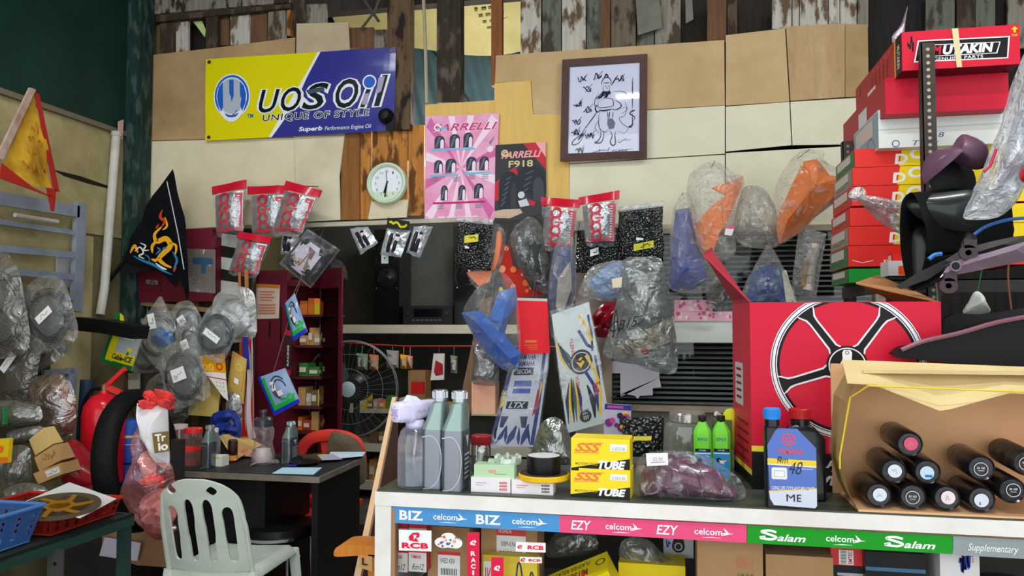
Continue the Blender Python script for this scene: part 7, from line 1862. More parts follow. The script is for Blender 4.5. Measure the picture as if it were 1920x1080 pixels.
# red backed chair with a towel behind the desk
p=PZ(625,900,.45)
Yc2=4.12
t=thing('red_chair','red plastic chair behind the desk with an olive towel over its back','chair',Vector((PY(620,900,Yc2).x,Yc2,0)))
redc=C(222,62,52,.35,coat=.3)
b=M();b.tube(catmull(pxs([(562,872),(563,850),(572,832),(590,820),(625,816),(655,822),(672,836),(678,872)],Yc2),5,False),.034,10,flat=.5);obj('back_rim',b,redc,t)
b=M();b.plate(pxs([(600,818),(622,816),(618,872),(606,872)],Yc2+.01),(0,.02,0));obj('back_slat',b,redc,t)
b=M();A=PY(562,872,Yc2);B=PY(678,872,Yc2);b.box((A.x,Yc2-.40,.43),(B.x,Yc2+.02,.46));b.bevel(.01);obj('seat',b,redc,t)
for sx in (A.x+.03,B.x-.03):
    b=M();b.tube([Vector((sx,Yc2,.0)),Vector((sx,Yc2,A.z+.05))],.016,8);obj('leg',b,redc,t)
    b=M();b.tube([Vector((sx,Yc2-.36,.0)),Vector((sx,Yc2-.36,.43))],.016,8);obj('leg',b,redc,t)
b=M();b.pillow(catmull(pxs([(620,812),(645,813),(668,824),(680,845),(687,864),(684,905),(650,912),(616,905),(612,860)],Yc2-.05),3),FWD,.04,.10,7,2.4,.02,9,3);solo('towel',b,C(104,92,72,.9,bump=.4,bs=70),'olive brown towel draped over the red chair','towel')
# ---- things on the desk
ZD=zd+.001
def D(x,y):return PZ(x,y,ZD)
rdl=C(226,44,40,.35,coat=.3)
p=D(357,872)
for k,(z0,r_,h,dx,lab,cc_) in enumerate(((0,.046,.095,0,'red lidded clear jar on the desk, lower of two stacked',C(120,60,36,.5)),(.0965,.042,.082,.012,'red lidded clear jar on the desk, upper of two stacked',C(70,46,36,.5)))):
    q=p+Vector((dx,0,z0))
    t=thing('snack_jar',lab,'jar',q,group='red lidded jars on the desk')
    b=M();b.lathe([(.001,0),(r_*.96,0),(r_,.004),(r_,h*.78),(r_*.94,h*.8)],q,28);obj('jar',b,film((226,200,190),.12,.08,5,.1,.5,(255,232,226),.1),t)
    b=M();b.lathe([(r_*.97,h*.74),(r_*1.04,h*.75),(r_*1.04,h),(r_,h+.002),(.001,h+.002)],q,28);obj('lid',b,rdl,t)
    b=M();b.lathe([(.001,.004),(r_*.88,.004),(r_*.86,h*.36),(r_*.4,h*.45),(.001,h*.42)],q,20);obj('contents',b,cc_,t)
p=D(334,866)
t=thing('pink_jar','tall clear jar of pink and yellow sweets at the left end of the desk','jar',p)
b=M();b.lathe([(.001,0),(.045,0),(.048,.005),(.048,.15),(.04,.165),(.04,.17)],p,28);obj('jar',b,film((236,190,190),.22,.1,6,.15,.4,(255,226,226),.15),t)
b=M();b.lathe([(.041,.165),(.044,.166),(.044,.185),(.001,.187)],p,24);obj('lid',b,C(216,200,196,.4),t)
b=M();b.lathe([(.001,.004),(.042,.004),(.042,.06),(.001,.07)],p,20);obj('contents',b,C(150,60,60,.6,n2=(214,170,60),ns=20),t)
pp=D(386,878)
t=oil('silver oil bottle at the left of the desk',374,878,.05,.20,ZD,'grey oil bottles on the desk',.07,0,False)
t=oil('dark silver oil bottle with side label on the right part of the desk',526,868,.052,.20,ZD,'grey oil bottles on the desk',.09,.0,True)
p=D(402,862);t=thing('small_bottle','small clear bottle with a white cap behind the silver oil bottle','bottle',p)
b=M();b.lathe([(.001,0),(.026,0),(.028,.004),(.028,.11),(.016,.135),(.014,.14)],p,22);obj('bottle',b,film((190,196,210),.25,.1,6,.15,.45,streak=.1),t)
b=M();b.lathe([(.017,.138),(.018,.139),(.018,.16),(.001,.162)],p,20);obj('cap',b,C(226,212,206,.4),t)
p=D(406,874);b=M();b.box(p+Vector((-.035,-.01,0)),p+Vector((.035,.05,.05)));b.bevel(.006);f=Face(p+Vector((-.035,-.0105,.05)),p+Vector((.035,-.0105,.05)),p+Vector((.035,-.0105,0)),p+Vector((-.035,-.0105,0)));f.rect(b,0,.3,.2,1,.001,1);f.rect(b,.2,.05,.8,.2,.001,1);solo('white_box',b,[C(222,222,212,.5),C(226,206,40,.5)],'small white and yellow box on the desk before the small bottle','box')
b=M();b.plate([D(400,858)+Vector((0,.05,.10)),D(425,838)+Vector((0,.1,.06)),D(478,850)+Vector((0,.06,.03)),D(440,868)+Vector((0,.0,.01))],(0,.01,.006));solo('manila_folder',b,C(206,172,104,.7),'open manila folder leaning among the things on the desk','folder')
p=D(436,866);t=thing('dark_can','slim black and orange can on the desk','can',p)
b=M();b.lathe([(.022,0),(.024,.003),(.024,.10),(.02,.108)],p,22);obj('can',b,C(28,22,20,.3,n2=(110,60,30),ns=26,nstr=.3),t)
b=M();b.lathe([(.0245,.01),(.0246,.01),(.0246,.035),(.0245,.035)],p,22);obj('orange_band',b,C(214,140,60,.4),t)
b=M();b.lathe([(.02,.106),(.021,.11),(.018,.112),(.001,.111)],p,20);obj('lid',b,CHROME,t)
p=D(462,858);b=M();b.pillow([p+Vector(q) for q in ((-.04,0,.002),(.04,0,.002),(.045,0,.03),(.0,0,.05),(-.04,0,.035))],FWD,.03,.03,5,2.2,.01,30,3);solo('snack_bag',b,C(206,110,70,.4,n2=(226,200,190),ns=18),'small orange and white snack bag beside the water bottle','snack bag')
p=D(493,868);t=thing('water_bottle','clear waisted drinking bottle with a black pump cap on the desk','bottle',p)
b=M();b.lathe([(.001,0),(.052,0),(.056,.008),(.056,.05),(.046,.09),(.044,.10),(.052,.135),(.053,.16),(.045,.18),(.04,.185)],p,32);obj('bottle',b,film((206,190,190),.10,.05,5,.15,.6,streak=.12),t)
b=M();b.lathe([(.042,.18),(.045,.182),(.045,.215),(.036,.225),(.015,.228),(.015,.248),(.02,.25),(.018,.262),(.001,.264)],p,28);obj('cap',b,C(60,60,66,.25,coat=.4),t)
b=M();b.lathe([(.001,.006),(.04,.006),(.046,.03),(.036,.07),(.001,.075)],p,20);obj('contents',b,C(206,190,186,.4),t)
b=M();k0=D(505,868)
b.tube(catmull([D(470,874)+Vector((0,0,.004)),D(485,870)+Vector((0,0,.008)),D(500,868)+Vector((0,0,.006))],4,False),.004,6)
for k in range(4):b.lathe([(.008,-.001),(.013,-.001),(.013,.001),(.008,.001),(.008,-.001)],k0+Vector((.012*k,.006*(k%2),.008)),12,axis=(.3*k,-.4,1));b.box(k0+Vector((.01*k,-.02,.002)),k0+Vector((.01*k+.006,.012,.005)))
solo('keys',b,C(190,186,180,.3,.7),'bunch of keys on a lanyard in front of the drinking bottle','keys')
def paper(label,pts,col,dz=0,nm='paper_sheet',th=.0015,mats=None,draw=None):
    b=M();b.plate([D(x,y)+Vector((0,0,dz)) for x,y in pts],(0,0,th));
    f=Face(*[D(x,y)+Vector((0,0,dz+th)) for x,y in pts])
    if draw:draw(f,b)
    solo(nm,b,[col]+(mats or []),label,'paper' if nm == 'paper_sheet' else nm.split('_')[-1])
paper('pale blue sheet at the front edge of the desk with a blue pen on it',[(530,877),(604,877),(588,890),(510,888)],C(176,212,226,.6))
paper('pale sheets at the back right corner of the desk',[(620,852),(686,852),(680,860),(612,866)],C(196,214,226,.6),.012)
paper('dark notebook with a yellow cover edge lying open on the desk',[(560,858),(606,853),(640,862),(580,869)],C(58,60,40,.5),.004,'open_notebook',.008,[C(206,200,40,.5)],lambda f,b:f.rect(b,.55,.3,.9,.6,.002,1))
paper('greyish sheet overlapping the notebook',[(596,860),(624,856),(642,866),(604,868)],C(170,160,176,.6),.013)
b=M();b.pillow(catmull([D(x,y)+Vector((0,0,.012)) for x,y in ((546,866),(590,864),(598,872),(560,876),(545,872))],3),(0,0,1),.012,.010,5,2.2,.004,30);solo('black_pouch',b,C(16,16,18,.3,bump=.4,bs=30),'black glossy pouch between the oil bottle and the notebook','pouch')
b=M();b.cyl(D(542,875)+Vector((0,0,.006)),D(556,876)+Vector((0,0,.006)),.005,n=8);solo('blue_pen',b,C(30,50,150,.4),'short blue pen on the pale blue sheet','pen')
# ---- maroon cupboard
Yk=4.50
mar2=C(110,30,46,.45,n2=(94,24,38),ns=4)
xa=PY(472,650,Yk).x;xb=PY(537,650,Yk).x;xc=PY(592,650,Yk+.12).x;xd=PY(652,650,Yk).x
zt=PY(500,507,Yk).z;zb2=PY(500,960,Yk).z
t=thing('maroon_cupboard','tall maroon cupboard with an open door and glass door, full of small packets','cupboard',((xa+xd)/2,Yk+.2,0))
b=M();b.box((xa,Yk,.1),(xb,Yk+.03,zt));b.bevel(.003);obj('door',b,mar2,t)
b=M();b.box((xb-.02,Yk+.03,.1),(xb,Yk+.45,zt-.04));obj('side_panel',b,mar2,t)
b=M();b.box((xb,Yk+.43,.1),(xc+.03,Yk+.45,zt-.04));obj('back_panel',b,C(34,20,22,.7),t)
b=M();b.box((xb-.02,Yk+.02,zt-.10),(xc+.03,Yk+.45,zt-.06));obj('top',b,mar2,t)
for y in (590,647,705,760,806):
    b=M();z=PY(560,y,Yk+.15).z;b.box((xb,Yk+.08,z-.014),(xc+.06,Yk+.43,z));obj('shelf',b,C(92,34,40,.5),t)
# glass door standing open at an angle
g0=Vector((xc+.02,Yk+.12,0));g1=Vector((xd,Yk-.10,0))
dr_=g1-g0
def GP(u,z,d=0):return g0+dr_*u+Vector((0,d,z))
zt1=PY(600,540,Yk).z
b=M()
fr0=GP(.84,0);
b.plate([GP(.88,.3),GP(1,.3),GP(1,zt1),GP(.88,zt1)],(0,.025,0));b.plate([GP(0,zt1),GP(1,zt1),GP(1,zt1+.12),GP(0,zt1+.12)],(0,.025,0));b.plate([GP(0,.62),GP(1,.62),GP(1,.70),GP(0,.70)],(0,.025,0));gd=obj('glass_door',b,mar2,t)
b=M();b.plate([GP(0,.70,.01),GP(.84,.70,.01),GP(.84,zt1,.01),GP(0,zt1,.01)],(0,.003,0));obj('pane',b,pane((200,210,210),.10,.9),gd)
# papers on the cupboard
f=px_face((478,532),(524,534),(522,597),(479,598),Yk-.01)
b=M();b.plate([f(0,0,-.004),f(1,0,-.004),f(1,1,-.004),f(0,1,-.004)],(0,.004,0));f.rect(b,0,0,1,.1,.001,2)
for k in range(4):f.rect(b,.2,.2+.08*k,.8-.1*(k%2),.24+.08*k,.001,1)
for k in range(4):f.rect(b,.14,.58+.08*k,.86,.62+.08*k,.001,1)
solo('tear_off_calendar',b,[C(222,206,186,.6),C(226,130,100,.5),C(220,130,40,.5)],'small tear-off calendar with red print pinned on the maroon cupboard','calendar')
b=M();f=px_face((535,618),(547,620),(545,704),(533,702),Yk-.015);b.plate([f(0,0),f(1,0),f(1,1),f(0,1)],(0,.004,0));f.rect(b,0,0,1,.12,.001,1);f.text(b,'RACING',.36,.34,.66,.80,.001,2,.03,0,1,1);f.rect(b,0,.88,1,1,.001,1);solo('slim_packet',b,[C(60,40,46,.4),C(190,40,60,.4),WHT],'slim red and white packet hanging on the cupboard edge','packet')
b=M();b.tube(pxs([(506,602),(505,632)],Yk-.02),.004,5);b.tube(pxs([(527,575),(526,640)],Yk-.02),.004,5);solo('hook_wire',b,BLK,'two black hook wires hanging on the maroon cupboard door','hook')
# goods on the cupboard shelves
rnd=random.Random(11)
pal=[(206,160,96),(214,196,40),(196,70,50),(180,176,160),(60,130,60),(120,96,70),(206,204,190),(220,120,50),(150,140,110)]
def goods(x0,x1,zs,Y,dep,hmin,hmax,what,group,k0=0,pal=pal):
    x=x0;k=k0
    names=['first','second','third','fourth','fifth','sixth','seventh','eighth','ninth','tenth','eleventh','twelfth']
    n=0
    while x < x1-.02 and n < 12:
        w_=rnd.uniform(.035,.085);h=rnd.uniform(hmin,hmax);c=rnd.choice(pal)
        w_=min(w_,x1-x)
        b=M();b.box((x,Y+rnd.uniform(0,.03),zs),(x+w_-.004,Y+dep,zs+h));b.bevel(.003,1)
        if rnd.random() < .6:
            b.mi=1;b.box((x+w_*.15,Y-.002,zs+h*.3),(x+w_*.8,Y-.0,zs+h*.7))
        cname={(206,160,96):'tan',(214,196,40):'yellow',(196,70,50):'red',(180,176,160):'grey',(60,130,60):'green',(120,96,70):'brown',(206,204,190):'white',(220,120,50):'orange',(150,140,110):'drab'}[c]
        solo('stock_box',b,[C(*c,.5),C(222,214,190,.5)],'%s stock box, %s from the left %s' %(cname,names[n],what),'box',group)
        x += w_;n += 1
for y,w_ in ((590,'on the top shelf of the maroon cupboard'),(647,'on the second shelf of the maroon cupboard'),(705,'on the third shelf of the maroon cupboard'),(760,'on the fourth shelf of the maroon cupboard'),(806,'on the lowest shelf of the maroon cupboard')):
    goods(xb+.01,xc+.04,PY(560,y,Yk+.15).z+.001,Yk+.14,.12,.05,.12,w_,'stock in the maroon cupboard')
# things on the cupboard top
b=M();A=PY(560,548,Yk+.2);b.pillow(catmull(pxs([(560,505),(600,480),(640,490),(652,520),(640,530),(580,528)],Yk+.15),3),FWD,.06,.06,6,2.4,.02,16,3);solo('dark_bundle',b,C(40,40,42,.3,bump=.4,bs=24),'dark glossy bundle on top of the maroon cupboard','bundle')
# ---- shelves of the store room
Ysh=6.02
ws=C(206,204,186,.5,n2=(184,180,160),ns=5)
xs0=PY(640,617,Ysh).x;xs1=PY(1000,617,Ysh).x
t=thing('store_shelving','white shelf boards on slotted posts in the store room','shelving',((xs0+xs1)/2,Ysh,0))
for y,h in ((609,.07),(769,.03),(835,.06),(905,.07)):
    b=M();z=PY(760,y,Ysh).z;b.box((xs0-(.25 if y < 700 else .1),Ysh,z-h),(xs1,Ysh+.42,z));b.bevel(.004,1);obj('shelf',b,ws,t)
for x in (xs0-.08,xs1-.04):
    b=M();b.box((x,Ysh+.02,0),(x+.05,Ysh+.03,PY(700,612,Ysh).z))
    b.mi=1
    for k in range(22):z=.3+.05*k;b.lathe([(.008,0),(.008,.001)],(x+.025,Ysh+.0195,z),8,axis=(0,-1,0))
    b.mi=0;obj('slotted_post',b,[C(110,116,112,.5),BLK],t)
zsf=PY(760,609,Ysh).z+.001
for x0,x1,zt_,lab in ((701,748,428,'tall black loudspeaker on the white shelf under the silver packets'),(852,902,428,'tall black loudspeaker on the white shelf behind the hanging bags')):
    a=PY(x0,609,Ysh+.08).x;b_=PY(x1,609,Ysh+.08).x;h=PY(720,zt_,Ysh).z-zsf
    t=thing('loudspeaker',lab,'loudspeaker',((a+b_)/2,Ysh+.2,zsf),group='black tower loudspeakers')
    b=M();b.box((a,Ysh+.08,zsf),(b_,Ysh+.38,zsf+h));b.bevel(.006);obj('cabinet',b,C(16,18,20,.12,coat=.8),t)
    for v in (.80,.50):
        c=Vector(((a+b_)/2,Ysh+.079,zsf+h*v));r_=(b_-a)*.43
        b=M();b.lathe([(r_,0),(r_,.008),(r_*.86,.010),(r_*.80,.0)],c,30,axis=(0,-1,0));su=obj('surround',b,C(12,12,13,.5),t)
        b=M();b.lathe([(r_*.80,.001),(r_*.5,-.0+.004),(r_*.3,.012),(.001,.018)],c,28,axis=(0,-1,0));obj('cone',b,C(26,28,30,.15,coat=.6),su)
    for sx in (.1,.9):
        b=M();c=Vector((a+(b_-a)*sx,Ysh+.078,zsf+h*.38));b.lathe([(.006,0),(.006,.004),(.001,.005)],c,10,axis=(0,-1,0));obj('screw',b,CHROME,t)
a=PY(756,609,Ysh+.05).x;b_=PY(848,609,Ysh+.05).x
t=thing('hifi_receiver','black hi-fi receiver on the white shelf between the loudspeakers','receiver',((a+b_)/2,Ysh+.2,zsf))
b=M();b.box((a,Ysh+.05,zsf),(b_,Ysh+.38,zsf+.155));b.bevel(.005);obj('case',b,C(36,36,38,.35),t)
f=Face((a,Ysh+.048,zsf+.155),(b_,Ysh+.048,zsf+.155),(b_,Ysh+.048,zsf),(a,Ysh+.048,zsf))
b=M();f.rect(b,.22,.16,.80,.58,.001);obj('display',b,C(12,14,20,.1,coat=.6),t)
for u,r_ in ((.9,.018),(.1,.012)):
    b=M();b.lathe([(r_,0),(r_,.014),(.001,.015)],f(u,.4),18,axis=(0,-1,0));obj('knob',b,C(50,50,52,.3),t)
b=M()
for k in range(7):f.rect(b,.18+.09*k,.72,.24+.09*k,.80,.001)
obj('button_row',b,C(90,90,92,.4),t)
b=M();A=PY(756,420,YB-.02);B=PY(850,600,YB-.02);b.box((A.x,YB-.03,B.z),(B.x,YB-.001,A.z+.1));solo('grey_board',b,C(92,98,94,.7,n2=(70,74,70),ns=3),'grey board on the rear wall above the receiver','board')
# red line with packets clipped to it
Yl2=5.75
b=M();b.tube([Vector((xs0-.06,Ysh+.02,PY(652,641,Ysh).z)),PY(668,644,Yl2),PY(760,649,Yl2),PY(875,649,Yl2),Vector((PY(1140,500,YW).x-.05,Yl2,PY(875,649,Yl2).z))],.006,6);solo('red_line',b,C(196,50,40,.5),'red cord strung across the store room under the white shelf','cord')
for x0,y0,x1,y1,c,lab in ((668,662,690,694,(120,150,136),'greenish packet clipped below the red cord'),(692,664,710,694,(206,130,96),'orange topped packet second from the left below the red cord'),(724,656,748,690,(150,150,152),'shiny grey packet below the red cord behind the fan rim'),(750,664,764,692,(236,170,40),'yellow packet below the red cord'),(764,666,774,692,(216,150,130),'pinkish packet beside the yellow one below the red cord'),(844,666,858,700,(120,130,122),'dim clear packet at the right below the red cord')):
    b=M();b.pillow(subdiv(pxs([(x0,y0),(x1,y0+2),(x1-1,y1),(x0+1,y1-1)],Yl2),4),FWD,.03,.02,5,2.4,.02,22,x0)
    b.mi=1;q_=px_face((x0+3,y0+8),(x1-3,y0+9),(x1-4,y1-6),(x0+4,y1-7),Yl2-.035);q_.rect(b,0,0,1,1,0);b.mi=0
    b.tube([PY((x0+x1)/2,y0,Yl2),PY((x0+x1)/2,648,Yl2)],.003,4)
    solo('clipped_packet',b,[C(*c,.3),C(196,190,176,.5)],lab,'packet','packets hung on the red cord')
f=px_face((813,663),(833,663),(832,712),(807,713),Yl2);b=M();b.plate([f(0,0),f(1,0),f(1,1),f(0,1)],(0,.02,0));f.poly(b,[(.25,.25),(.9,.4),(.95,.8),(.4,.85),(.2,.7)],.001,1);b.tube([PY(823,663,Yl2),PY(823,649,Yl2)],.003,4);solo('red_white_packet',b,[C(226,222,220,.5),C(170,40,44,.4)],'red and white packet hanging by itself below the red cord','packet')
z1=PY(760,769,Ysh).z+.001;z2=PY(760,835,Ysh).z+.001;z3=PY(760,905,Ysh).z+.001
goods(PY(668,769,Ysh).x,PY(742,769,Ysh).x,z1,Ysh+.03,.14,.06,.13,'on the wire shelf behind the fan','stock on the wire shelf')
goods(PY(746,769,Ysh).x,PY(880,769,Ysh).x,z1,Ysh+.03,.14,.05,.12,'on the wire shelf right of the fan','stock on the wire shelf')
goods(PY(690,835,Ysh).x,PY(780,835,Ysh).x,z2,Ysh+.03,.14,.03,.10,'on the lower white shelf','stock on the lower shelf',pal=[(206,204,190),(196,70,50),(120,96,70),(150,140,110)])
goods(PY(670,905,Ysh).x,PY(760,905,Ysh).x,z3,Ysh+.03,.2,.10,.22,'on the bottom shelf of the store room','stock on the bottom shelf',pal=[(120,96,70),(206,160,96),(150,140,110)])
b=M();A=PY(766,730,Ysh+.2);b.box((A.x,Ysh+.19,z1),(PY(798,730,Ysh+.2).x,Ysh+.35,PY(780,695,Ysh+.2).z));solo('tan_carton',b,kb,'tan carton at the back of the wire shelf right of the fan','box')
b=M();A=PY(772,733,Ysh+.02);b.box((A.x,Ysh+.005,z1+.13),(PY(794,730,Ysh).x,Ysh+.03,PY(780,716,Ysh).z));solo('red_card',b,C(214,40,36,.5),'bright red card propped over the stock right of the fan','card')
# ---- pedestal fan
Yf=4.85
c=PY(658,729,Yf);s=mpp(658,Yf);R_=84*s
t=thing('pedestal_fan','large wire-guarded pedestal fan with a white hub in the store room','fan',(c.x,c.y+.1,0))
wire=C(120,124,122,.5,.2)
axf=Vector((.10,-1,.02)).normalized()
e1f=axf.cross(Vector((0,0,1))).normalized();e2f=e1f.cross(axf)
b=M()
for rr_,dd in ((1,.0),(.985,.02),(.72,.045),(.42,.06)):
    b.tube([c+axf*dd+e1f*(R_*rr_*math.cos(2*PI*i/60))+e2f*(R_*rr_*math.sin(2*PI*i/60)) for i in range(60)],.004 if rr_ > .9 else .0018,5,closed=True)
for k in range(40):
    a=2*PI*k/40;d=e1f*math.cos(a)+e2f*math.sin(a)
    b.tube([c+axf*.065+d*R_*.14,c+axf*.055+d*R_*.55,c+axf*.03+d*R_*.92,c+d*R_],.0008,3,caps=False)
obj('wire_guard',b,wire,t)
b=M();b.lathe([(R_*.16,.06),(R_*.16,.072),(R_*.13,.078),(.001,.08)],c,30,axis=axf);obj('hub_badge',b,C(176,200,208,.4),t)
for k in range(3):
    a=math.radians(172+120*k);b=M()
    pts=[]
    for rr_,da,tw_ in ((.15,-.4,.02),(.5,-.34,.035),(.84,-.20,.03),(.92,.05,.0),(.84,.22,-.02),(.5,.30,-.03),(.15,.4,-.02)):
        pts.append(c-axf*(.02-tw_)+e1f*(R_*rr_*math.cos(a+da))+e2f*(R_*rr_*math.sin(a+da)))
    b.plate(pts,axf*-.004);obj('blade',b,C(40,42,44,.4),t)
b=M();b.lathe([(R_*.2,-.02),(R_*.3,-.06),(R_*.3,-.2),(R_*.2,-.24),(.001,-.24)],c,24,axis=axf);obj('motor',b,C(30,30,32,.4),t)
b=M();b.cyl(c-axf*.13+Vector((0,0,-.05)),(c-axf*.13).xy.to_3d()+Vector((0,0,.05)),.022);obj('pole',b,C(40,52,48,.4),t)
b=M();q=(c-axf*.13).xy.to_3d();b.lathe([(.001,.0),(.24,.0),(.24,.02),(.06,.05),(.03,.08)],q,32);obj('base',b,C(30,30,32,.4),t)
# ---- board leaning on the counter, orange wooden bracket
b=M();A=[PY(750,742,2.75),PY(760,742,2.75)];
q_=[PY(655,1120,2.3),PY(668,1120,2.3),PY(742,745,2.6),PY(735,745,2.6)]
b.plate(q_,(0,.02,0));
solo('leaning_lath',b,C(214,176,136,.7),'long pale wooden lath leaning against the left end of the counter','lath')
b=M();q_=[PY(669,1120,2.32),PY(705,1120,2.5),PY(745,900,2.62),PY(744,745,2.62)];b.plate(q_,(0,.012,0));solo('dark_board',b,C(92,66,56,.7),'dark brown board leaning behind the pale lath','board')
Yo=2.2
b=M();P=[(626,1042),(630,1027),(650,1022),(700,1026),(700,1046),(672,1042),(640,1044)]
b.plate(catmull(pxs(P,Yo),3),(0,.10,0));b.bevel(.008);t=tag(obj('wooden_armrest',b,wood((206,128,50),(180,104,36),3,.45)),'glossy orange wooden armrest at the left end of the counter','armrest')
b=M();b.plate(pxs([(672,1042),(698,1044),(698,1072),(674,1064)],Yo-.004),(0,.02,0));f=px_face((675,1044),(692,1044),(692,1066),(675,1062),Yo-.008);f.text(b,'L',.2,.1,.8,.8,0,1,.03);obj('carved_block',b,[C(196,150,96,.5),C(60,34,20,.5)],t)
b=M();A=PY(690,1072,Yo);b.box((A.x,Yo,0),(A.x+.03,Yo+.05,PY(690,1040,Yo).z));obj('leg',b,wood((196,120,48),(170,98,36),3,.45),t)
b=M();p=PZ(556,1000,.0);c_=PY(556,950,4.0);b.box((c_.x-.05,3.95,0),(c_.x+.08,4.1,c_.z+.05));b.bevel(.01);solo('red_can',b,C(196,40,40,.4),'red container on the floor behind the desk','container')
# ================================================================== steel rack with cartons and fairings on the right
YR0,YR1=2.53,3.12
xp=PY(1745,300,YR0).x
zsr=PY(1620,531,2.75).z
t=thing('slotted_rack','dark slotted-angle steel rack on the right, piled with cartons','rack',(1.3,(YR0+YR1)/2,0))
stc=C(66,60,54,.55,n2=(48,44,40),ns=12)
def post(x,y,zt,face=-1):
    b=M();w_=.038
    z=0
    hole=[]
    b.box((x,y,0),(x+w_,y+.003,zt));b.box((x,y,0),(x+.003,y+.035,zt))
    b.mi=1
    for k in range(int((zt-1.5)/.021)):
        z=zt-.02-.021*k;b.lathe([(.0055,-.0004),(.0055,.0004)],(x+w_*.48,y-.0006,z),8,axis=(0,-1,0))
    b.mi=0
    return b
xr2=2.05;xlr=PY(1593,280,3.05).x
obj('post',post(xp-.019,YR0,PY(1745,80,YR0).z),[stc,C(170,160,140,.8)],t)
obj('post',post(xlr-.02,YR1-.05,PY(1593,262,3.05).z),[stc,C(140,130,110,.8)],t)
obj('post',post(xr2,YR0,2.5),[stc,BLK],t)
for z in (zsr,.62,.15):
    b=M();b.box((xlr-.02,YR0+.003,z-.004),(xr2+.05,YR1,z));b.box((xlr-.02,YR0+.003,z-.04),(xr2+.05,YR0+.006,z));obj('shelf',b,C(52,50,48,.6),t)
    b=M();b.box((xlr-.022,YR0,z-.04),(xlr-.018,YR1,z));obj('brace',b,stc,t)
# cartons: stacked from the shelf upwards
YD=2.75
red3=C(226,48,42,.45);rsd=C(200,44,40,.5);ylw=C(236,206,20,.45)
def shoebox(label,x0,y0,y1,Y,w_px,dep,mat,side,draw=None,mats=(),rz=0,name='shoe_carton',group=None,lid=True):
    a=PY(x0,y1,Y);c_=PY(x0,y0,Y);h=c_.z-a.z-.002;w_=w_px*mpp(x0,Y)
    t=thing(name,label,'box',a,rz,group)
    b=M();b.box((0,0,0),(w_,dep,h));b.bevel(.002,1)
    f=Face((0,0,h),(w_,0,h),(w_,0,0),(0,0,0));f.rect(b,0,0,1,1,.0003,0)
    if draw:draw(f,b)
    obj('carton_body',b,[mat]+list(mats),t,False)
    b=M();g=Face((0,dep,h),(0,0,h),(0,0,0),(0,dep,0));g.rect(b,0.02,.03,.98,.97,.0008,0);g.rect(b,.1,.1,.8,.55,.0014,1);g.scribble(b,.15,.6,.85,.9,.003,2,7,3,.0014);obj('end_label',b,[side,C(206,196,186,.5),C(90,90,80,.5)],t,False)
    return t
def dol(f,b):
    f.poly(b,[(.27,0),(1,0),(1,1),(.25,1)],.0008,1)
    f.text(b,'D',.225,.34,.30,.90,.0014,2,.045,.1)
    f.text(b,'OLFIN',.31,.06,.64,.66,.0014,2,.045,.1)
ends=C(150,140,120,.6);endg=C(70,120,76,.6);endr=C(196,70,56,.6)
names=['topmost','second from the top','third from the top','fourth from the top','fifth and tallest','lowest of the full-width ones']
rows=[(1603,279,314,endg),(1599,314,349,ends),(1597,349,386,endr),(1594,389,424,endr),(1592,424,460,ends),(1591,460,500,endg)]
for k,(x0,y0,y1,e) in enumerate(rows):
    shoebox('red and yellow brake shoe carton in the rack, ' +names[k],x0,y0,y1,YD,330,.30,red3,e,dol if k < 5 else (lambda f,b:(f.text(b,'B',.2,.7,.24,.9,.0008,2),f.line(b,[(.02,.7),(.08,.82),(.14,.72)],.002,.0008,2))),[ylw,C(238,232,226,.45)],group='red brake shoe cartons')
shoebox('green carton at the bottom of the stack in the rack',1592,503,530,YD,60,.28,C(30,150,50,.45),endg,None,(),name='green_carton')
shoebox('small red carton sticking out before the lowest red one',1674,474,503,YD-.06,90,.05,C(222,44,42,.45),rsd,None,(),name='red_carton')
b=M();a=PY(1666,517,YD-.10);c_=PY(1740,488,YD-.10);b.box((a.x,YD-.10,a.z),(c_.x,YD-.005,c_.z));b.bevel(.006);f=Face((a.x,YD-.10,c_.z),(c_.x,YD-.10,c_.z),(c_.x,YD-.10,a.z),(a.x,YD-.10,a.z));f.rect(b,.25,.35,.62,.95,.001,1);f.text(b,'RETI',.60,.55,.95,.9,.0014,2,.02);f.disc(b,.66,.35,.007,.001,1,12)
solo('white_carton',b,[C(206,208,206,.4),C(236,74,30,.45),C(60,50,50,.5)],'small white and orange carton beside the green one in the rack','box')
# white carton
tw_=shoebox('white carton with blue handwriting, between the red boxes in the rack',1648,205,278,YD-.05,265,.34,C(214,222,216,.5),C(140,166,176,.5),lambda f,b:(f.rect(b,0,.55,1,1,.0006,1),f.text(b,'Tonr',.24,.84,.42,.96,.001,2,0,.3),f.text(b,'d.8',.36,.65,.46,.78,.001,2,0,.2),f.disc(b,.12,.9,.012,.001,2,16,.009),f.line(b,[(0,.53),(1,.49)],.002,.001,3)),[C(222,224,216,.5),C(50,80,150,.5),C(170,176,170,.5)],name='white_carton')
# red lidless carton and the printed parts carton on top
Yp=2.56
a0=PY(1656,218,Yp+.06)
def longbox(name,label,x0,y0,y1,wpx,Y,dep,front,side,drawf,draws,mats,rz=0,smats=()):
    a=PY(x0,y1,Y);c_=PY(x0,y0,Y);h=c_.z-a.z-.001;w_=wpx*mpp(x0,Y)
    t=thing(name,label,'box',a,rz)
    b=M();b.box((0,0,0),(w_,dep,h));b.bevel(.0025,1);f=Face((0,0,h),(w_,0,h),(w_,0,0),(0,0,0));f.rect(b,0,0,1,1,.0003,0)
    drawf(f,b);
    g=Face((0,0,0),(w_,0,0),(w_,dep,0),(0,dep,0));g.rect(b,0,0,1,.6,.0006,4 if len(mats) > 3 else 0);
    obj('carton_body',b,[front]+list(mats),t,False)
    b=M();g=Face((0,dep,h),(0,0,h),(0,0,0),(0,dep,0));g.rect(b,0,0,1,1,.0008,0);draws(g,b);obj('side_print',b,[side]+list(smats),t,False)
    return t
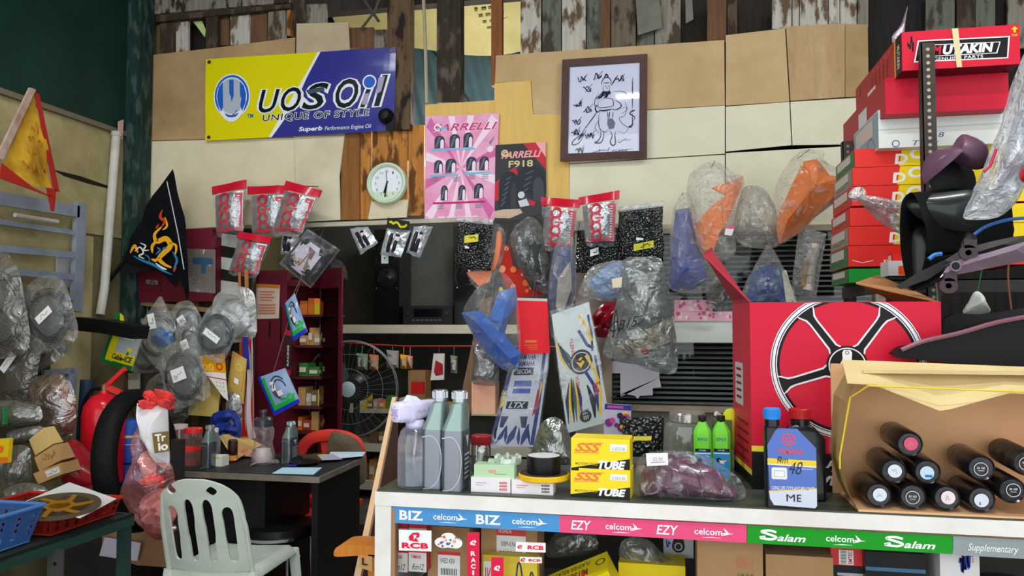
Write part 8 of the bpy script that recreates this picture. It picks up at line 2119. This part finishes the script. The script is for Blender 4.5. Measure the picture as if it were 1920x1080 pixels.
r4=C(200,24,50,.45);r5=C(178,36,48,.5)
def side1(g,b):
    g.rect(b,.90,0,.99,1,.0012,1);g.rect(b,.87,0,.89,1,.0012,3);g.text(b,'MUTAKIN',.92,.25,.97,.85,.002,2,.02,0,1,-1)
    for k in range(5):g.rect(b,.40+.08*k,.25,.42+.08*k,.75,.0012,4)
    for k in range(5):g.rect(b,.45+.08*k,.08,.455+.08*k,.18,.0012,3)
    g.rect(b,.30,.58,.48,.95,.0014,2);g.scribble(b,.34,.65,.44,.9,.003,5,6,3,.002)
    g.disc(b,.12,.2,.008,.0012,1,8);g.disc(b,.12,.32,.008,.0012,1,8)
def front1(f,b):
    f.poly(b,[(.14,.24),(.92,.28),(.90,.84),(.10,.80)],.0006,2);f.poly(b,[(.15,.27),(.905,.31),(.89,.81),(.115,.77)],.001,1)
    f.poly(b,[(.27,.37),(.84,.41),(.81,.70),(.24,.68)],.0014,2);f.poly(b,[(.275,.39),(.83,.425),(.80,.68),(.245,.66)],.0018,1)
    f.text(b,'M',.265,.41,.34,.64,.0026,0,.05,.15);f.text(b,'UTAKIN',.35,.41,.78,.66,.0026,2,.05,.2);f.text(b,'GENUINE PARTS',.27,.71,.69,.79,.0018,2,.01,0,1.1)
    f.poly(b,[(.93,.12),(.96,.04),(.99,.12),(.97,.12),(.97,.20),(.95,.20),(.95,.12)],.0008,3);f.text(b,'TOP',.93,.24,.985,.30,.0008,3,.02)
    f.poly(b,[(.43,0),(.485,0),(.51,1),(.465,1)],.0032,5);f.scribble(b,.05,.15,.10,.6,.003,1,8,3,.0008)
mb=longbox('parts_carton','big red printed parts carton on the very top of the rack, taped shut',1692,60,133,218,Yp,.60,r4,r5,front1,side1,[BLK,C(236,232,230,.45),C(240,190,30,.45),C(110,20,36,.5),C(206,196,150,.5)],0,[BLK,C(226,222,220,.5),C(226,190,40,.5),C(120,30,36,.5),C(70,90,150,.5)])
def side2(g,b):g.rect(b,.42,.25,.62,.80,.0014,1)
longbox('red_carton','plain red carton under the printed parts carton',1660,146,215,228,Yp+.08,.60,r4,r5,lambda f,b:f.line(b,[(.0,.06),(1,.03)],.002,.001,1),side2,[C(170,20,44,.5)],0,[C(216,214,212,.5)])
b=M();b.pillow(catmull([PY(x,y,3.0) for x,y in ((1672,70),(1690,45),(1702,10),(1698,40),(1694,70),(1680,90))],3),FWD,.02,.02,5,2.2,.01,20,2);solo('foil_scrap',b,C(206,190,206,.2,.5,bump=.5,bs=30),'shiny pinkish film poking up behind the top carton','film')
# ---- tied grey bag at the rack's left
P=[(1596,372),(1612,352),(1632,352),(1642,366),(1680,382),(1705,392),(1702,436),(1680,430),(1640,402),(1612,386)]
b=M();b.pillow(catmull(pxs([(1608,372),(1622,366),(1660,372),(1702,388),(1706,430),(1690,440),(1650,416),(1622,390)],2.45),3),FWD,.05,.05,8,2.4,.012,20,3,PY(1606,374,2.45),.02)
t=tag(obj('tied_bag',b,film((150,154,154),.48,.2,10,.8,.3,streak=.4),sharp=60),'knotted grey bag hanging out in front of the red cartons','bag')
b=M();b.pillow(catmull(pxs([(1590,368),(1598,354),(1614,350),(1624,360),(1618,374),(1602,378)],2.45),3),FWD,.025,.025,6,2,.02,40,4);obj('knot',b,film((206,206,204),.5,.2,20,1,.3),t)
# ---- body parts lying on the rack
blk2=C(30,31,32,.42,coat=.15);pl=C(96,66,84,.3,coat=.4);blk3=C(40,38,38,.5)
def shell(name,label,cat,front,Y0,back,Y1,mat,inner=None,th=.006,sharp=32,closed=False):
    """moulded open shell between a front outline and a rear outline"""
    b=M();A=catmull(pxs(front,Y0),3);B=catmull(pxs(back,Y1),3)
    ra=[b.v(q) for q in A];rb_=[b.v(q) for q in B];b.skin(ra,rb_);b.f(rb_)
    if closed:b.f(ra[::-1])
    b.solid(th);return solo(name,b,[mat],label,cat,sharp=sharp)
shell('black_tail_cowl','big black hollow tail cowl lying across the rack in front of the cartons','body panel',[(1694,372),(1712,362),(1728,400),(1738,450),(1728,510),(1712,545),(1698,520),(1688,460),(1688,400)],2.30,[(1760,362),(1880,352),(1900,420),(1900,440),(1890,470),(1800,500),(1740,540),(1735,500),(1740,420)],2.52,blk2)
b=M();b.pillow(catmull(pxs([(1700,376),(1760,362),(1835,358),(1850,400),(1835,432),(1770,428),(1716,404)],2.34),3),FWD,.03,.05,7,2.4);b.pillow(catmull(pxs([(1715,430),(1760,430),(1830,440),(1820,480),(1770,520),(1720,545),(1706,500)],2.40),3),FWD,.02,.03,6,2.4)
solo('black_tank_panel',b,C(34,38,36,.3,coat=.3),'dark rounded panel forming the top of the black cowl in the rack','body panel')
b=M();b.pillow(catmull(pxs([(1734,345),(1728,320),(1736,296),(1754,282),(1782,276),(1796,258),(1812,252),(1850,272),(1850,310),(1824,318),(1792,304),(1766,304),(1748,322)],2.40),4),FWD,.07,.04,8,2.0,0,1,0,c=PY(1788,294,2.40));solo('purple_cowl',b,C(98,66,86,.42,coat=.15,n2=(84,62,74),ns=6),'purple headlamp cowl with a dark hollow standing above the black cowl','body panel',sharp=80)
b=M();b.pillow(catmull(pxs([(1742,326),(1766,304),(1800,306),(1826,322),(1826,360),(1780,366),(1750,360)],2.44),3),FWD,.01,.06,6,2.2);solo('dark_hollow_shell',b,C(24,22,25,.6),'dark inner shell of the purple headlamp cowl','body panel')
# bubble wrap bundle at the right edge
b=M();b.pillow(catmull(pxs([(1925,90),(1905,160),(1880,230),(1850,300),(1830,360),(1806,404),(1818,412),(1870,408),(1905,380),(1925,340),(1960,250),(1960,120)],2.28),3),FWD,.09,.08,10,2.6,.014,26,5)
t=tag(obj('bubble_wrapped_bundle',b,film((232,236,240),.42,.3,26,.7,.35,streak=.4),sharp=60),'large bubble-wrapped bundle hanging at the right edge of the rack','bundle')
b=M();b.pillow(catmull(pxs([(1930,150),(1910,190),(1890,260),(1870,330),(1880,372),(1915,350),(1945,260)],2.32),3),FWD,.06,.04,7,2.2,.01,16,6);solo('wrapped_panel',b,C(110,136,160,.35),'blue-grey panel inside the bubble-wrapped bundle','body panel')
b=M();b.tube(pxs([(1845,322),(1856,312),(1868,280)],2.22),.004,6);obj('red_tape',b,C(186,40,70,.4),t)
b=M();b.pillow(catmull(pxs([(1925,306),(1914,318),(1912,334),(1920,342),(1935,340),(1935,308)],2.18),3),FWD,.03,.03,6,2);solo('red_reflector',b,C(186,24,30,.2,coat=.6),'red reflector peeping out at the right edge','reflector')
# flat fairing blades below
bl=C(70,66,66,.3,coat=.3)
panel3('black_fairing_blade','long black blade of fairing pointing down left below the cowl','body panel',[(1690,536),(1752,500),(1806,466),(1862,452),(1900,444),(1935,440),(1935,462),(1880,468),(1820,484),(1760,510),(1706,532)],2.22,.006,bl,[(1750,510,.02),(1820,476,.03),(1880,458,.03)])
panel3('silver_fairing_blade','glossy plum-silver fairing blade with a round hole at the right edge','body panel',[(1762,521),(1776,500),(1800,486),(1850,474),(1890,462),(1940,448),(1940,486),(1870,500),(1810,512)],2.17,.006,C(150,128,146,.22,.4,coat=.5),[(1790,502,.015),(1850,484,.035),(1905,468,.04)])
b=M();c=PY(1791,499,2.15);b.lathe([(.010,.0),(.0135,.0),(.0135,.004),(.010,.004),(.010,0)],c,20,axis=(0,-1,0));b.mi=1;b.lathe([(.010,.001),(.010,.002),(.001,.002)],c,18,axis=(0,-1,0));solo('grommet',b,[C(110,96,106,.3,.4),BLK],'round grommet near the tip of the plum-silver blade','grommet')
for x,y,lab,c in ((1815,474,'black mounting tab with a slotted hole on the plum-silver blade',C(60,52,54,.4)),(1778,536,'dull mounting tab with a round hole under the plum-silver blade',C(66,52,58,.5))):
    p=PY(x,y,2.16);b=M();b.lathe([(.008,-.004),(.022,-.004),(.022,.004),(.008,.004),(.008,-.004)],p,20,sx=1,sy=.9,axis=(0,-1,0));b.box(p+Vector((-.01,-.004,.012)),p+Vector((.02,.004,.034)));solo('mounting_tab',b,c,lab,'tab')
panel3('dark_fairing_blade','thin dark blade reaching down to the open wheel carton','body panel',[(1682,536),(1720,512),(1770,488),(1790,492),(1740,524),(1690,542)],2.20,.006,blk3)
b=M();b.tube(catmull(pxs([(1826,440),(1850,424),(1890,412),(1935,408)],2.30),4,False),.005,6);solo('blue_hose',b,C(50,90,150,.4),'blue hose curving under the bubble-wrapped bundle','hose')
b=M();b.tube(catmull(pxs([(1742,486),(1752,478),(1766,476)],2.24),4,False),.006,6);solo('blue_clip',b,C(60,120,190,.4),'short bright blue strip between the dark blades','clip')
# bracket bits in the dark behind
for x,y,w_,h,c,lab in ((1750,550,12,20,C(150,150,140,.3,.6),'shiny bracket in the dark under the blades'),(1702,540,16,12,C(120,116,100,.4,.5),'dull metal bracket above the open wheel carton')):
    b=M();p=PY(x,y,2.6);b.lathe([(.004,0),(.016,.0),(.018,.02),(.01,.03),(.004,.03)],p,14,axis=(.3,-1,.2));b.box(p+Vector((-.01,-.01,-.02)),p+Vector((.012,.01,.03)),Matrix.Rotation(.6,3,'Y'));solo('metal_bracket',b,c,lab,'bracket')
b=M();b.tube(catmull(pxs([(1748,500),(1756,540),(1760,600)],2.5),4,False),.003,5);solo('hanging_wire',b,C(140,130,120,.5),'thin wire hanging down behind the wheel carton corner','wire')
b=M();b.tube(catmull(pxs([(1893,480),(1890,520),(1896,580)],2.5),4,False),.003,5);solo('rusty_cord',b,C(130,84,60,.6),'rusty cord hanging in the dark at the right','cord')
b=M();b.pillow(catmull(pxs([(1826,548),(1838,548),(1848,566),(1856,586),(1806,588),(1816,566)],2.42),3),FWD,.04,.03,7,2.2,.012,26,3);t=tag(obj('white_bag',b,C(206,210,200,.5)),'small white bag hanging by a green string in the dark of the rack','bag')
b=M();b.tube(pxs([(1832,550),(1838,520),(1842,500)],2.42),.0016,5);obj('string',b,C(40,110,80,.5),t)
# long black guards on top of the spray-can carton
panel3('black_mudguard','long black mudguard lying behind the spray-can carton, sweeping up to the right','body panel',[(1676,664),(1690,652),(1740,640),(1800,622),(1860,600),(1940,590),(1940,700),(1860,690),(1760,678),(1690,672)],2.12,.05,C(17,15,18,.6),None)
panel3('black_guard','upper black guard above the mudguard, right of the wheel carton','body panel',[(1768,600),(1790,588),(1850,590),(1940,576),(1940,610),(1860,622),(1790,640),(1768,640)],2.30,.04,C(24,24,26,.6),None)
b=M();b.tube(catmull(pxs([(1690,656),(1730,640),(1800,624),(1870,604),(1935,592)],2.11),4,False),.006,6);solo('plum_trim',b,C(120,80,92,.3,coat=.3),'plum coloured edge trim along the black mudguard','trim')
